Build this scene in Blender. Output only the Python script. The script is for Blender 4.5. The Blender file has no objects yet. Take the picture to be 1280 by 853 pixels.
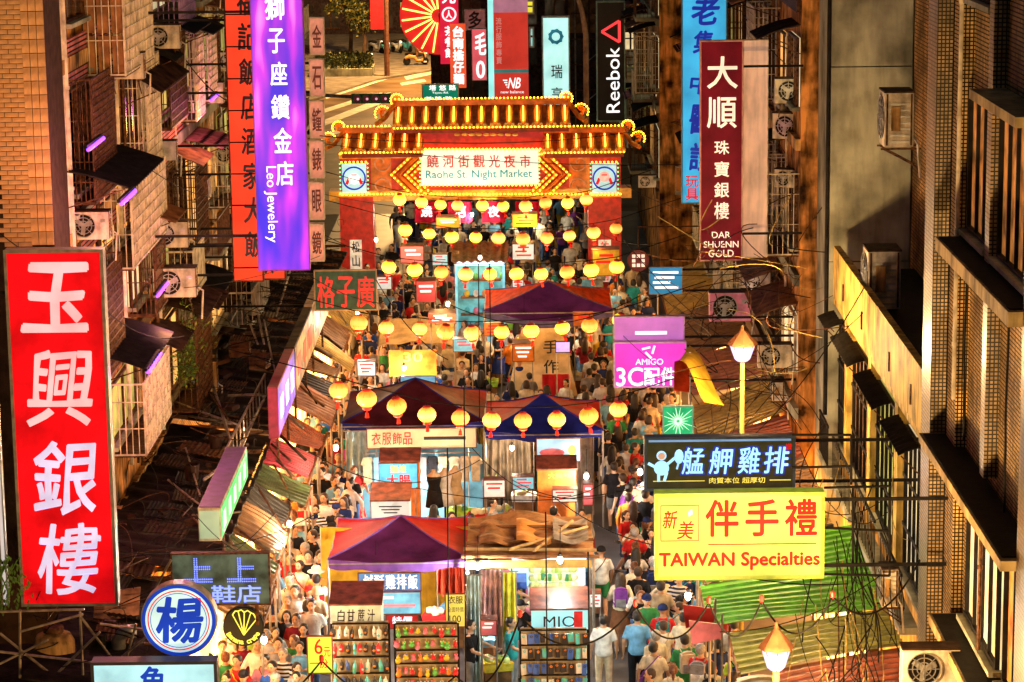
import bpy, bmesh, math, random
from mathutils import Vector, Matrix, Euler
R = random.Random(7)
PI = math.pi
rad = math.radians
S = bpy.context.scene
COL = S.collection

# ---------------------------------------------------------------- camera, sky, sun, exposure
FPX, CAMH = 3264.0, 17.0                       # focal length in photograph pixels, lens height in metres
cam_d = bpy.data.cameras.new('camera')
cam = bpy.data.objects.new('camera', cam_d)
COL.objects.link(cam)
cam_d.sensor_width = 36.0
cam_d.lens = FPX / 1280 * 36
cam_d.clip_start = 0.5
cam_d.clip_end = 3000
CM = (Matrix.Translation((0, 0, CAMH)) @ Matrix.Rotation(rad(0.40), 4, 'Z')
      @ Matrix.Rotation(rad(90 - 11.45), 4, 'X') @ Matrix.Rotation(rad(-0.74), 4, 'Z'))
cam.matrix_world = CM
S.camera = cam

world = bpy.data.worlds.new('World')
S.world = world
world.use_nodes = True
wn = world.node_tree
sky = wn.nodes.new('ShaderNodeTexSky')
sky.sky_type = 'NISHITA'
sky.sun_disc = False
sky.sun_elevation = rad(7)
sky.dust_density = 5
sky.sun_rotation = rad(158)
wn.links.new(sky.outputs[0], wn.nodes['Background'].inputs[0])
wn.nodes['Background'].inputs[1].default_value = 0.03
sun_d = bpy.data.lights.new('sun', 'SUN')
sun_d.energy = 1.1
sun_d.angle = rad(12)
sun_d.color = (1.0, 0.50, 0.16)
sun = bpy.data.objects.new('sun', sun_d)
COL.objects.link(sun)
sun.rotation_euler = (rad(83), 0, rad(22))
S.view_settings.view_transform = 'Standard'
S.view_settings.look = 'None'
S.view_settings.exposure = 0.27
S.view_settings.gamma = 1.0
S.cycles.use_denoising = True
S.cycles.max_bounces = 6
S.cycles.diffuse_bounces = 3
S.cycles.glossy_bounces = 2
S.cycles.transmission_bounces = 3
S.cycles.transparent_max_bounces = 6
S.cycles.sample_clamp_indirect = 4
S.cycles.use_light_tree = True
S.cycles.caustics_reflective = False
S.cycles.caustics_refractive = False

# ---------------------------------------------------------------- pixel of the photograph -> point of the street
def ray(px, py):
    return (CM.to_3x3() @ Vector((px - 640, 426.5 - py, -FPX))).normalized()
def at(px, py, Y):
    d = ray(px, py); k = Y / d.y
    return Vector((0, 0, CAMH)) + d * k
def atz(px, py, z):
    d = ray(px, py); k = (z - CAMH) / d.z
    return Vector((0, 0, CAMH)) + d * k
def atx(px, py, X):
    d = ray(px, py); k = X / d.x
    return Vector((0, 0, CAMH)) + d * k
def ppm(Y):                                      # photograph pixels per metre at distance Y
    return FPX / (Y * 1.045)

# ---------------------------------------------------------------- materials
MATS = {}
def M(key, col=(.5, .5, .5), rough=.6, metal=0.0, var=.3, scale=5.0, bump=.15, emit=0.0, streak=0.0, ecol=None, kind=None, alpha=None):
    if key in MATS: return MATS[key]
    m = bpy.data.materials.new(key)
    m.use_nodes = True
    nt = m.node_tree; N = nt.nodes; Lk = nt.links
    b = N['Principled BSDF']
    b.inputs['Roughness'].default_value = rough
    b.inputs['Metallic'].default_value = metal
    if rough >= .55: b.inputs['Specular IOR Level'].default_value = .06
    tc = N.new('ShaderNodeTexCoord')
    def noise(sc, det=4, vec=None, out='Fac'):
        n = N.new('ShaderNodeTexNoise'); n.inputs['Scale'].default_value = sc; n.inputs['Detail'].default_value = det
        Lk.new(vec or tc.outputs['Object'], n.inputs['Vector']); return n.outputs[out]
    c = None
    if kind == 'mosaic' or kind == 'tile' or kind == 'slats' or kind == 'plank':
        br = N.new('ShaderNodeTexBrick')
        mp = N.new('ShaderNodeMapping'); Lk.new(tc.outputs['Object'], mp.inputs['Vector'])
        geo = N.new('ShaderNodeNewGeometry'); sx = N.new('ShaderNodeSeparateXYZ'); Lk.new(geo.outputs['Normal'], sx.inputs[0])
        ab = N.new('ShaderNodeMath'); ab.operation = 'ABSOLUTE'; Lk.new(sx.outputs['X'], ab.inputs[0])
        gt = N.new('ShaderNodeMath'); gt.operation = 'GREATER_THAN'; gt.inputs[1].default_value = .6; Lk.new(ab.outputs[0], gt.inputs[0])
        po = N.new('ShaderNodeSeparateXYZ'); Lk.new(tc.outputs['Object'], po.inputs[0])
        mx = N.new('ShaderNodeMix'); mx.data_type = 'FLOAT'
        Lk.new(gt.outputs[0], mx.inputs[0]); Lk.new(po.outputs['X'], mx.inputs[2]); Lk.new(po.outputs['Y'], mx.inputs[3])
        cb = N.new('ShaderNodeCombineXYZ'); Lk.new(mx.outputs[0], cb.inputs[0]); Lk.new(po.outputs['Z'], cb.inputs[1])
        Lk.new(cb.outputs[0], br.inputs['Vector'])
        br.inputs['Color1'].default_value = (*col, 1)
        br.inputs['Color2'].default_value = (*[x * .42 for x in col], 1)
        br.inputs['Mortar'].default_value = (*[x * .03 for x in col], 1)
        br.inputs['Scale'].default_value = 1
        if kind == 'mosaic': bw, bh, ms, off = .062, .062, .011, 0
        elif kind == 'tile': bw, bh, ms, off = .23, .078, .011, .5
        elif kind == 'slats': bw, bh, ms, off = 40., .09, .016, 0
        else: bw, bh, ms, off = .9, .14, .008, .5
        br.inputs['Brick Width'].default_value = bw; br.inputs['Row Height'].default_value = bh
        br.inputs['Mortar Size'].default_value = ms; br.offset = off; br.inputs['Bias'].default_value = -.2
        c = br.outputs['Color']
        bsrc = br.outputs['Fac']
    nf = noise(scale, 6)
    rp = N.new('ShaderNodeMapRange'); Lk.new(nf, rp.inputs[0])
    rp.inputs[1].default_value = .3; rp.inputs[2].default_value = .7
    rp.inputs[1].default_value = .34; rp.inputs[2].default_value = .62
    rp.inputs[3].default_value = 1 - var * (1.0 if emit > 0 else 1.25); rp.inputs[4].default_value = 1 + var * .45
    fac = rp.outputs[0]
    if streak > 0:
        mp2 = N.new('ShaderNodeMapping'); mp2.inputs['Scale'].default_value = (5, 5, .8); Lk.new(tc.outputs['Object'], mp2.inputs['Vector'])
        sf = noise(1.3, 5, mp2.outputs[0])
        r2 = N.new('ShaderNodeMapRange'); Lk.new(sf, r2.inputs[0]); r2.inputs[1].default_value = .42; r2.inputs[2].default_value = .68
        r2.inputs[3].default_value = 1; r2.inputs[4].default_value = 1 - streak
        mm = N.new('ShaderNodeMath'); mm.operation = 'MULTIPLY'; Lk.new(fac, mm.inputs[0]); Lk.new(r2.outputs[0], mm.inputs[1]); fac = mm.outputs[0]
    vm = N.new('ShaderNodeVectorMath'); vm.operation = 'SCALE'
    if c is not None: Lk.new(c, vm.inputs[0])
    else: vm.inputs[0].default_value = col
    Lk.new(fac, vm.inputs['Scale'])
    Lk.new(vm.outputs[0], b.inputs['Base Color'])
    if emit > 0:
        if ecol is not None:
            b.inputs['Emission Color'].default_value = (*ecol, 1)
        else:
            Lk.new(vm.outputs[0], b.inputs['Emission Color'])
        b.inputs['Emission Strength'].default_value = emit
    if bump > 0 and emit == 0:
        bp = N.new('ShaderNodeBump'); bp.inputs['Strength'].default_value = bump; bp.inputs['Distance'].default_value = .03
        Lk.new(noise(scale * 5, 3), bp.inputs['Height'])
        if c is not None:
            b2 = N.new('ShaderNodeBump'); b2.inputs['Strength'].default_value = .6; b2.inputs['Distance'].default_value = -.008
            Lk.new(bsrc, b2.inputs['Height']); Lk.new(bp.outputs[0], b2.inputs['Normal']); bp = b2
        Lk.new(bp.outputs[0], b.inputs['Normal'])
    if alpha is not None:
        b.inputs['Transmission Weight'].default_value = alpha
        b.inputs['IOR'].default_value = 1.1
    MATS[key] = m
    return m
def glow(key, col, strength=1.0, var=.15, scale=1.5):
    m = M(key, tuple(c * .8 for c in col) if strength < 1.6 else col, .5, var=max(var, .2) if 0 < var else 0, scale=scale, bump=0, emit=strength)
    m.node_tree.nodes['Principled BSDF'].inputs['Specular IOR Level'].default_value = .08
    return m

# ---------------------------------------------------------------- mesh builder
class MB:
    def __init__(s): s.v = []; s.f = []; s.m = []
    def add(s, vs, fs, mi=0):
        n = len(s.v); s.v += [tuple(v) for v in vs]; s.f += [tuple(i + n for i in f) for f in fs]; s.m += [mi] * len(fs); return s
    def box(s, c, d, rot=None, mi=0, taper=1.0):
        x, y, z = d[0] / 2, d[1] / 2, d[2] / 2; t = taper
        vs = [Vector(p) for p in ((-x, -y, -z), (x, -y, -z), (x, y, -z), (-x, y, -z), (-x*t, -y*t, z), (x*t, -y*t, z), (x*t, y*t, z), (-x*t, y*t, z))]
        if rot: e = Euler(rot).to_matrix(); vs = [e @ v for v in vs]
        c = Vector(c)
        return s.add([v + c for v in vs], [(0, 3, 2, 1), (4, 5, 6, 7), (0, 1, 5, 4), (1, 2, 6, 5), (2, 3, 7, 6), (3, 0, 4, 7)], mi)
    def bbox(s, a, b, mi=0):
        return s.box([(a[i] + b[i]) / 2 for i in range(3)], [abs(b[i] - a[i]) for i in range(3)], None, mi)
    def tube(s, pts, r, n=6, mi=0, sx=None, cap=True):
        pts = [Vector(p) for p in pts]
        k = len(pts)
        rs = r if hasattr(r, '__len__') else [r] * k
        vs = []; prev = None
        for i, p in enumerate(pts):
            t = (pts[min(i + 1, k - 1)] - pts[max(i - 1, 0)])
            if t.length < 1e-9: t = Vector((0, 0, 1))
            t.normalize()
            if prev is None:
                a = Vector((1, 0, 0)) if abs(t.x) < .8 else Vector((0, 1, 0))
            else: a = prev
            u = (a - t * a.dot(t)); u.normalize(); w = t.cross(u); prev = u
            q = sx[i] if sx else 1.0
            for j in range(n):
                an = 2 * PI * j / n
                vs.append(p + u * (math.cos(an) * rs[i] * q) + w * (math.sin(an) * rs[i]))
        fs = []
        for i in range(k - 1):
            for j in range(n):
                fs.append((i * n + j, i * n + (j + 1) % n, (i + 1) * n + (j + 1) % n, (i + 1) * n + j))
        if cap:
            fs.append(tuple(range(n))[::-1]); fs.append(tuple((k - 1) * n + j for j in range(n)))
        return s.add(vs, fs, mi)
    def lathe(s, c, prof, n=16, mi=0, ex=1, ey=1, cap=True):
        c = Vector(c); k = len(prof); vs = []
        for r, z in prof:
            for j in range(n):
                a = 2 * PI * j / n
                vs.append(c + Vector((math.cos(a) * r * ex, math.sin(a) * r * ey, z)))
        fs = [(i * n + j, i * n + (j + 1) % n, (i + 1) * n + (j + 1) % n, (i + 1) * n + j) for i in range(k - 1) for j in range(n)]
        if cap:
            fs.append(tuple(range(n))[::-1]); fs.append(tuple((k - 1) * n + j for j in range(n)))
        return s.add(vs, fs, mi)
    def ball(s, c, r, n=10, m=7, mi=0):
        r = r if hasattr(r, '__len__') else (r, r, r)
        prof = []
        for i in range(m + 1):
            a = -PI / 2 + PI * i / m
            prof.append((max(math.cos(a), .02), math.sin(a)))
        c = Vector(c); vs = []
        for q, z in prof:
            for j in range(n):
                a = 2 * PI * j / n; vs.append(c + Vector((math.cos(a) * q * r[0], math.sin(a) * q * r[1], z * r[2])))
        k = len(prof)
        fs = [(i * n + j, i * n + (j + 1) % n, (i + 1) * n + (j + 1) % n, (i + 1) * n + j) for i in range(k - 1) for j in range(n)]
        fs.append(tuple(range(n))[::-1]); fs.append(tuple((k - 1) * n + j for j in range(n)))
        return s.add(vs, fs, mi)
    def disc(s, c, r, th, n=40, mi=0):            # a disc standing up, facing -Y
        c = Vector(c); vs = []
        for y in (-th / 2, th / 2):
            for j in range(n):
                a = 2 * PI * j / n; vs.append(c + Vector((math.cos(a) * r, y, math.sin(a) * r)))
        fs = [tuple(range(n)), tuple(range(n, 2 * n))[::-1]] + [(j + n, (j + 1) % n + n, (j + 1) % n, j) for j in range(n)]
        return s.add(vs, fs, mi)
    def ring(s, c, r0, r1, th, n=40, mi=0):       # a flat ring standing up, facing -Y
        c = Vector(c); vs = []
        for rr, y in ((r0, -th / 2), (r1, -th / 2), (r1, th / 2), (r0, th / 2)):
            for j in range(n):
                a = 2 * PI * j / n; vs.append(c + Vector((math.cos(a) * rr, y, math.sin(a) * rr)))
        fs = []
        for k in range(4):
            k2 = (k + 1) % 4
            fs += [(k * n + j, k * n + (j + 1) % n, k2 * n + (j + 1) % n, k2 * n + j) for j in range(n)]
        return s.add(vs, fs, mi)
    def poly(s, pts, th, axis=1, mi=0):           # an outline pushed th along an axis
        d = Vector((0, 0, 0)); d[axis] = th
        n = len(pts); vs = [Vector(p) for p in pts] + [Vector(p) + d for p in pts]
        return s.add(vs, [tuple(range(n)), tuple(range(n, 2 * n))[::-1]] + [(j + n, (j + 1) % n + n, (j + 1) % n, j) for j in range(n)], mi)
    def sheet(s, f, nu, nv, th=.01, mi=0):        # f(u, v) -> point; a thin closed sheet
        top = [Vector(f(i / nu, j / nv)) for j in range(nv + 1) for i in range(nu + 1)]
        w = nu + 1; K = len(top)
        vs = top + [p - Vector((0, 0, th)) for p in top]
        fs = []
        for j in range(nv):
            for i in range(nu):
                a = j * w + i
                fs.append((a, a + 1, a + w + 1, a + w)); fs.append((a + K, a + w + K, a + w + 1 + K, a + 1 + K))
        for i in range(nu):
            fs.append((i, i + K, i + 1 + K, i + 1)); a = nv * w + i; fs.append((a, a + 1, a + 1 + K, a + K))
        for j in range(nv):
            a = j * w; fs.append((a, a + w, a + w + K, a + K)); a = j * w + nu; fs.append((a, a + K, a + w + K, a + w))
        return s.add(vs, fs, mi)
    def mesh(s, name, mats, smooth=False):
        me = bpy.data.meshes.new(name)
        me.from_pydata(s.v, [], s.f)
        for m in (mats if isinstance(mats, (list, tuple)) else [mats]): me.materials.append(m)
        me.polygons.foreach_set('material_index', s.m)
        if smooth:
            me.polygons.foreach_set('use_smooth', [True] * len(s.f))
        me.update()
        return me
    def build(s, name, mats, parent=None, smooth=False, loc=None):
        return link(name, s.mesh(name, mats, smooth), parent, loc)

def link(name, data, parent=None, loc=None, rot=None, sc=None):
    o = bpy.data.objects.new(name, data); COL.objects.link(o)
    if parent: o.parent = parent
    if loc is not None: o.location = loc
    if rot is not None: o.rotation_euler = rot
    if sc is not None: o.scale = sc
    return o
LABELS = set()
def tag(o, label, cat, group=None, kind=None):
    if label:
        if label in LABELS: print('DUPLABEL', label)
        LABELS.add(label); o['label'] = label
    if cat: o['category'] = cat
    if group: o['group'] = group
    if kind: o['kind'] = kind
    return o
def thing(name, label, cat, loc=(0, 0, 0), rz=0, group=None):
    o = bpy.data.objects.new(name, None); COL.objects.link(o)
    o.empty_display_size = .2
    o.location = loc; o.rotation_euler = (0, 0, rz)
    return tag(o, label, cat, group)
def structure(name, mb, mats, smooth=False):
    o = mb.build(name, mats, None, smooth); o['kind'] = 'structure'; return o
def part(mb, name, mats, parent, smooth=False, label=None, kind=None):
    o = mb.build(name, mats, parent, smooth)
    if label: o['label'] = label
    if kind: o['kind'] = kind
    return o
def copy_tree(o, parent=None):
    c = o.copy(); COL.objects.link(c)
    if parent: c.parent = parent
    for ch in list(o.children): copy_tree(ch, c)
    return c
def lamp(parent, loc, watts, col, r=.05, kind='POINT'):
    d = bpy.data.lights.new('lamp_light', kind); d.energy = watts; d.color = col; d.shadow_soft_size = r
    return link('lamp_light', d, parent, loc)

# ---------------------------------------------------------------- lettering
TC = {}
def glyphs(s, bold=0.0, shear=0.0, wide=1.0):
    k = (s, bold, shear)
    if k in TC: return TC[k]
    c = bpy.data.curves.new('lettering', 'FONT'); c.body = s; c.offset = bold; c.shear = shear; c.resolution_u = 3
    c.fill_mode = 'FRONT'
    o = bpy.data.objects.new('lettering', c); COL.objects.link(o)
    dg = bpy.context.evaluated_depsgraph_get(); dg.update()
    me = bpy.data.meshes.new_from_object(o.evaluated_get(dg))
    vs = [v.co.copy() for v in me.vertices]; fs = [tuple(p.vertices) for p in me.polygons]
    bpy.data.objects.remove(o); bpy.data.meshes.remove(me); bpy.data.curves.remove(c)
    xs = [v.x for v in vs]; ys = [v.y for v in vs]
    x0, x1, y0, y1 = min(xs), max(xs), min(ys), max(ys)
    vs = [((v.x - x0) / max(x1 - x0, 1e-6), (v.y - y0) / max(y1 - y0, 1e-6)) for v in vs]
    TC[k] = (vs, fs, (x1 - x0) / max(y1 - y0, 1e-6))
    return TC[k]
def letters(parent, s, x0, z0, x1, z1, y, mat, bold=0.0, shear=0.0, name='lettering', rot=0, keep=False, wob=0.0):
    """flat lettering filling the rectangle x0..x1, z0..z1 of the parent's XZ plane at depth y (facing -Y); rot in quarter turns clockwise"""
    fat = 0
    if bold > .003: fat, bold = bold, (.003 if ord(s[0]) > 0x2E80 else 0)
    vs, fs, asp = glyphs(s, bold, shear)
    out = []
    if keep:
        w, h = x1 - x0, z1 - z0
        if w / h > asp: d = (w - h * asp) / 2; x0 += d; x1 -= d
        else: d = (h - w / asp) / 2; z0 += d; z1 -= d
    for u, v in vs:
        if rot == 1: u, v = v, 1 - u                # reads downward
        elif rot == -1: u, v = 1 - v, u             # reads upward
        if wob:
            u += wob * math.sin(v * 7 + u * 3) * .5; v += wob * math.sin(u * 8 + 1) * .4
        out.append((x0 + u * (x1 - x0), y, z0 + v * (z1 - z0)))
    mb = MB(); mb.add(out, fs)
    if fat:                                        # thicken the strokes with slightly shifted copies, each a hair behind the last
        e = fat * .9 * min(abs(z1 - z0), abs(x1 - x0) / max(len(s), 1) * 1.1)
        for k, (a, b) in enumerate(((1, 0), (-1, 0), (0, 1), (0, -1), (.7, .7), (-.7, -.7), (.7, -.7), (-.7, .7))[:8 if e > .012 else 4]):
            mb.add([(p[0] + a * e, p[1] + .0006 * (k + 1), p[2] + b * e) for p in out], fs)
    return part(mb, name, mat, parent)
# ---------------------------------------------------------------- people
SKIN = [M('skin_%d' % i, c, .5, var=.12, scale=9, bump=.03) for i, c in enumerate([(.62, .36, .22), (.70, .43, .28), (.52, .28, .16), (.74, .50, .34)])]
HAIRM = [M('hair_black', (.012, .010, .010), .4, var=.4, scale=30, bump=.3), M('hair_dark_brown', (.035, .018, .010), .4, var=.4, scale=30, bump=.3), M('hair_auburn', (.16, .055, .02), .4, var=.4, scale=30, bump=.3), M('hair_grey', (.30, .29, .28), .5, var=.3, scale=30, bump=.3)]
FACE_M = [M('eye_dark', (.02, .015, .012), .3, var=0, bump=0), M('lip', (.45, .13, .10), .5, var=0, bump=0)]
CLOTH = {'white': (.80, .80, .78), 'black': (.018, .018, .022), 'navy blue': (.02, .035, .14), 'sky blue': (.20, .48, .80), 'red': (.62, .03, .03), 'pink': (.80, .30, .42),
         'grey': (.28, .28, .30), 'yellow': (.85, .62, .06), 'green': (.05, .30, .10), 'teal': (.03, .32, .36), 'orange': (.80, .25, .04), 'beige': (.62, .50, .34),
         'purple': (.22, .06, .36), 'brown': (.17, .08, .04), 'royal blue': (.03, .12, .60), 'lime green': (.45, .80, .10), 'maroon': (.22, .02, .04), 'cream': (.82, .74, .55)}
def cloth(c): return M('fabric_' + c.replace(' ', '_'), CLOTH[c], .8, var=.25, scale=7, bump=.35)
STRIPE = M('fabric_striped', (.8, .8, .8), .8, var=.1)
def _stripe():
    nt = STRIPE.node_tree; N = nt.nodes; w = N.new('ShaderNodeTexWave'); w.bands_direction = 'Z'; w.inputs['Scale'].default_value = 4.2
    tc = N.new('ShaderNodeTexCoord'); nt.links.new(tc.outputs['Object'], w.inputs['Vector'])
    r = N.new('ShaderNodeValToRGB'); r.color_ramp.interpolation = 'CONSTANT'; r.color_ramp.elements[0].color = (.8, .78, .74, 1); r.color_ramp.elements[1].color = (.03, .03, .06, 1); r.color_ramp.elements[1].position = .5
    nt.links.new(w.outputs['Fac'], r.inputs[0]); nt.links.new(r.outputs[0], N['Principled BSDF'].inputs['Base Color'])
_stripe()
DENIM = M('fabric_denim', (.07, .15, .34), .8, var=.35, scale=9, bump=.3)
SHOE_M = [M('shoe_white', (.7, .7, .68), .5), M('shoe_black', (.03, .03, .03), .5)]

def remesh(mb, vox, name, mats, smooth_it=3):
    me = mb.mesh('t', [])
    me.update(); o = bpy.data.objects.new('t', me); COL.objects.link(o)
    r = o.modifiers.new('r', 'REMESH'); r.mode = 'VOXEL'; r.voxel_size = vox; r.use_smooth_shade = True
    if smooth_it:
        sm = o.modifiers.new('s', 'SMOOTH'); sm.factor = .5; sm.iterations = smooth_it
    dg = bpy.context.evaluated_depsgraph_get(); dg.update()
    out = bpy.data.meshes.new_from_object(o.evaluated_get(dg)); out.name = name
    bpy.data.objects.remove(o); bpy.data.meshes.remove(me)
    out.materials.clear()
    for m in mats: out.materials.append(m)
    return out

def lerp(a, b, t): return Vector(a) * (1 - t) + Vector(b) * t
POSES = {}
def pose(name, **k):
    p = dict(eL=(.25, .04, 1.10), wL=(.255, -.05, .86), eR=(-.25, .04, 1.10), wR=(-.255, -.05, .86),
             kL=(.10, -.01, .49), aL=(.105, .02, .08), kR=(-.10, -.01, .49), aR=(-.105, .02, .08), hip=.92, dz=0, lean=0)
    p.update(k); POSES[name] = p
pose('stand')
pose('stride', kL=(.09, -.19, .52), aL=(.09, -.24, .09), kR=(-.09, -.01, .50), aR=(-.09, .28, .15), eL=(.25, .14, 1.12), wL=(.24, .17, .88), eR=(-.25, -.06, 1.11), wR=(-.23, -.20, .90))
pose('step', kR=(-.09, -.15, .53), aR=(-.09, -.14, .10), kL=(.09, .0, .49), aL=(.09, .20, .12), eR=(-.25, .11, 1.12), wR=(-.24, .10, .88), eL=(.25, -.02, 1.10), wL=(.20, -.24, 1.02))
pose('phone', eL=(.24, -.02, 1.12), wL=(.09, -.27, 1.20), eR=(-.25, .0, 1.12), wR=(-.06, -.26, 1.17))
pose('eating', eR=(-.25, -.13, 1.17), wR=(-.09, -.24, 1.37), kL=(.10, -.12, .52), aL=(.10, -.10, .08))
pose('reaching', eL=(.24, -.18, 1.16), wL=(.18, -.42, 1.12), eR=(-.24, -.14, 1.14), wR=(-.16, -.38, 1.04))
pose('seated', hip=.48, dz=-.44, kL=(.13, -.43, .50), aL=(.13, -.44, .08), kR=(-.13, -.43, .50), aR=(-.13, -.44, .08), eL=(.24, -.12, .68), wL=(.12, -.34, .62), eR=(-.24, -.12, .68), wR=(-.10, -.34, .62))

def torso_rings(mb, dz, inf=0.0, z0=.84, z1=1.42, wid=1.0):
    prof = [(.84, .155, .105), (.92, .165, .115), (1.02, .148, .100), (1.12, .150, .100), (1.24, .170, .112), (1.31, .172, .106), (1.37, .140, .088), (1.42, .075, .062)]
    pr = [p for p in prof if z0 - .001 <= p[0] <= z1 + .02]
    vs = []; n = 14
    for z, rx, ry in pr:
        for j in range(n):
            a = 2 * PI * j / n
            vs.append(((rx * wid + inf) * math.cos(a), (ry + inf) * math.sin(a), z + dz))
    k = len(pr)
    fs = [(i * n + j, i * n + (j + 1) % n, (i + 1) * n + (j + 1) % n, (i + 1) * n + j) for i in range(k - 1) for j in range(n)]
    fs.append(tuple(range(n))[::-1]); fs.append(tuple((k - 1) * n + j for j in range(n)))
    mb.add(vs, fs)
def hand(mb, e, w, side):
    e, w = Vector(e), Vector(w)
    d = (w - e).normalized()
    sv = Vector((1, 0, 0)) if abs(d.x) < .6 else Vector((0, 0, 1))
    f = d.cross(sv).normalized(); sv = f.cross(d).normalized()       # sv across knuckles, f palm normal
    if abs(d.z) > .7: sv, f = f, sv
    p0 = w; p1 = w + d * .085
    for k in (-1.2, -.4, .4, 1.2):
        mb.tube([p0 + sv * k * .012, p1 + sv * k * .018], [.016, .014], 6)
    for q, (k, ln) in enumerate(((-1.4, .060), (-.46, .075), (.46, .080), (1.4, .070))):
        a = p1 + sv * k * .0185; b = a + d * ln * .55 + f * .008; c = b + d * ln * .40 + f * .022
        mb.tube([a - d * .01, b, c], [.0105, .0095, .0085], 6)
    a = w + d * .03 + sv * .022; b = a + sv * .030 + d * .03; c = b + d * .032 + f * .012
    mb.tube([a, b, c], [.013, .011, .0095], 6)
def body_mb(p, fem):
    mb = MB(); dz = p['dz']; wid = .9 if fem else 1.0
    torso_rings(mb, dz, 0, wid=wid)
    sh = .150 if fem else .168
    mb.tube([(0, .01, 1.38 + dz), (0, .0, 1.46 + dz), (0, -.008, 1.52 + dz)], [.06, .052, .052], 10)
    mb.ball((0, .004, 1.590 + dz), (.078, .096, .088), 14, 9)
    mb.ball((0, -.022, 1.545 + dz), (.066, .078, .085), 14, 9)
    mb.tube([(0, -.095, 1.572 + dz), (0, -.118, 1.540 + dz)], [.010, .016], 6)
    for s_ in (-1, 1): mb.ball((s_ * .080, .008, 1.56 + dz), (.012, .022, .033), 6, 5)
    for s_, e, w in ((1, 'eL', 'wL'), (-1, 'eR', 'wR')):
        shp = Vector((s_ * sh, 0, 1.345 + dz)); ee, ww = Vector(p[e]), Vector(p[w])
        mb.tube([(s_ * .08, 0, 1.38 + dz), shp, lerp(shp, ee, .4), ee, lerp(ee, ww, .35), ww], [.05, .056, .046, .038, .037, .024], 10)
        hand(mb, ee, ww, s_)
    for s_, k, a in ((1, 'kL', 'aL'), (-1, 'kR', 'aR')):
        h = Vector((s_ * .085, 0, p['hip'])); kk, aa = Vector(p[k]), Vector(p[a])
        mb.tube([h, lerp(h, kk, .35), kk, lerp(kk, aa, .35), aa], [.085, .078, .052, .054, .034], 10)
        mb.tube([aa + Vector((0, .03, -.04)), aa + Vector((0, -.13, -.05))], [.032, .026], 8)
    return mb
def clothes(p, fem):
    dz = p['dz']; wid = .9 if fem else 1.0; sh = .150 if fem else .168
    out = {}
    def sleeves(mb, t):
        for s_, e, w in ((1, 'eL', 'wL'), (-1, 'eR', 'wR')):
            shp = Vector((s_ * sh, 0, 1.345 + dz)); ee, ww = Vector(p[e]), Vector(p[w])
            pts = [(s_ * .07, 0, 1.375 + dz), shp, lerp(shp, ee, .45)]; rr = [.052, .062, .060]
            if t < 1: pts.append(lerp(shp, ee, .78)); rr.append(.062)
            else: pts += [ee, lerp(ee, ww, .4), lerp(ee, ww, .93)]; rr += [.054, .05, .038]
            mb.tube(pts, rr, 10)
    for nm, t in (('tshirt', 0), ('jacket', 1)):
        mb = MB(); torso_rings(mb, dz, .018 if t == 0 else .026, wid=wid); sleeves(mb, t)
        out[nm] = remesh(mb, .019, nm, [cloth('white')])
    for nm, cut in (('trousers', .96), ('shorts', .45)):
        mb = MB(); torso_rings(mb, dz, .012, .84, 1.02, wid)
        for s_, k, a in ((1, 'kL', 'aL'), (-1, 'kR', 'aR')):
            h = Vector((s_ * .085, 0, p['hip'] - .02)); kk, aa = Vector(p[k]), Vector(p[a])
            if nm == 'shorts': mb.tube([h, lerp(h, kk, .4), lerp(h, kk, .88)], [.10, .096, .088], 10)
            else: mb.tube([h, lerp(h, kk, .4), kk, lerp(kk, aa, .4), lerp(kk, aa, .95)], [.098, .090, .070, .066, .056], 10)
        out[nm] = remesh(mb, .019, nm, [cloth('white')])
    mb = MB(); n = 18; vs = []
    if p['dz'] == 0:
        rows = [(1.00, .150, .105), (.90, .180, .13), (.75, .20, .18), (.55, .235, .25), (.42, .26, .31)]
        for z, rx, ry in rows:
            for j in range(n):
                a = 2 * PI * j / n; q = 1 + .05 * math.sin(a * 6) * (1 - z) * 2
                vs.append((rx * q * math.cos(a), ry * q * math.sin(a), z))
        k = len(rows)
        fs = [(i * n + j, (i + 1) * n + j, (i + 1) * n + (j + 1) % n, i * n + (j + 1) % n) for i in range(k - 1) for j in range(n)] + [tuple(range(n))]
        mb.add(vs, fs); out['skirt'] = mb.mesh('skirt', [cloth('white')], True)
    return out
def hair_mb(kind, dz=0):
    mb = MB()
    mb.ball((0, .022, 1.605 + dz), (.094, .100, .088), 14, 9)
    mb.ball((0, .040, 1.565 + dz), (.090, .082, .085), 12, 8)
    if kind == 'bob':
        mb.tube([(0, .045, 1.60 + dz), (0, .05, 1.52 + dz), (0, .045, 1.45 + dz)], [.085, .088, .070], 12, sx=[1.15, 1.2, 1.25])
    elif kind == 'long':
        mb.tube([(0, .045, 1.60 + dz), (0, .07, 1.48 + dz), (0, .115, 1.34 + dz), (0, .13, 1.20 + dz)], [.080, .072, .060, .035], 12, sx=[1.2, 1.5, 1.9, 1.9])
        for s_ in (-1, 1): mb.tube([(s_ * .08, .0, 1.60 + dz), (s_ * .095, .0, 1.48 + dz), (s_ * .10, -.03, 1.36 + dz)], [.02, .026, .014], 8)
    elif kind == 'tail':
        mb.tube([(0, .11, 1.62 + dz), (0, .16, 1.60 + dz), (0, .165, 1.48 + dz), (0, .15, 1.36 + dz)], [.022, .032, .034, .012], 8)
    elif kind == 'bun':
        mb.ball((0, .10, 1.68 + dz), .045, 10, 7)
    return mb
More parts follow.
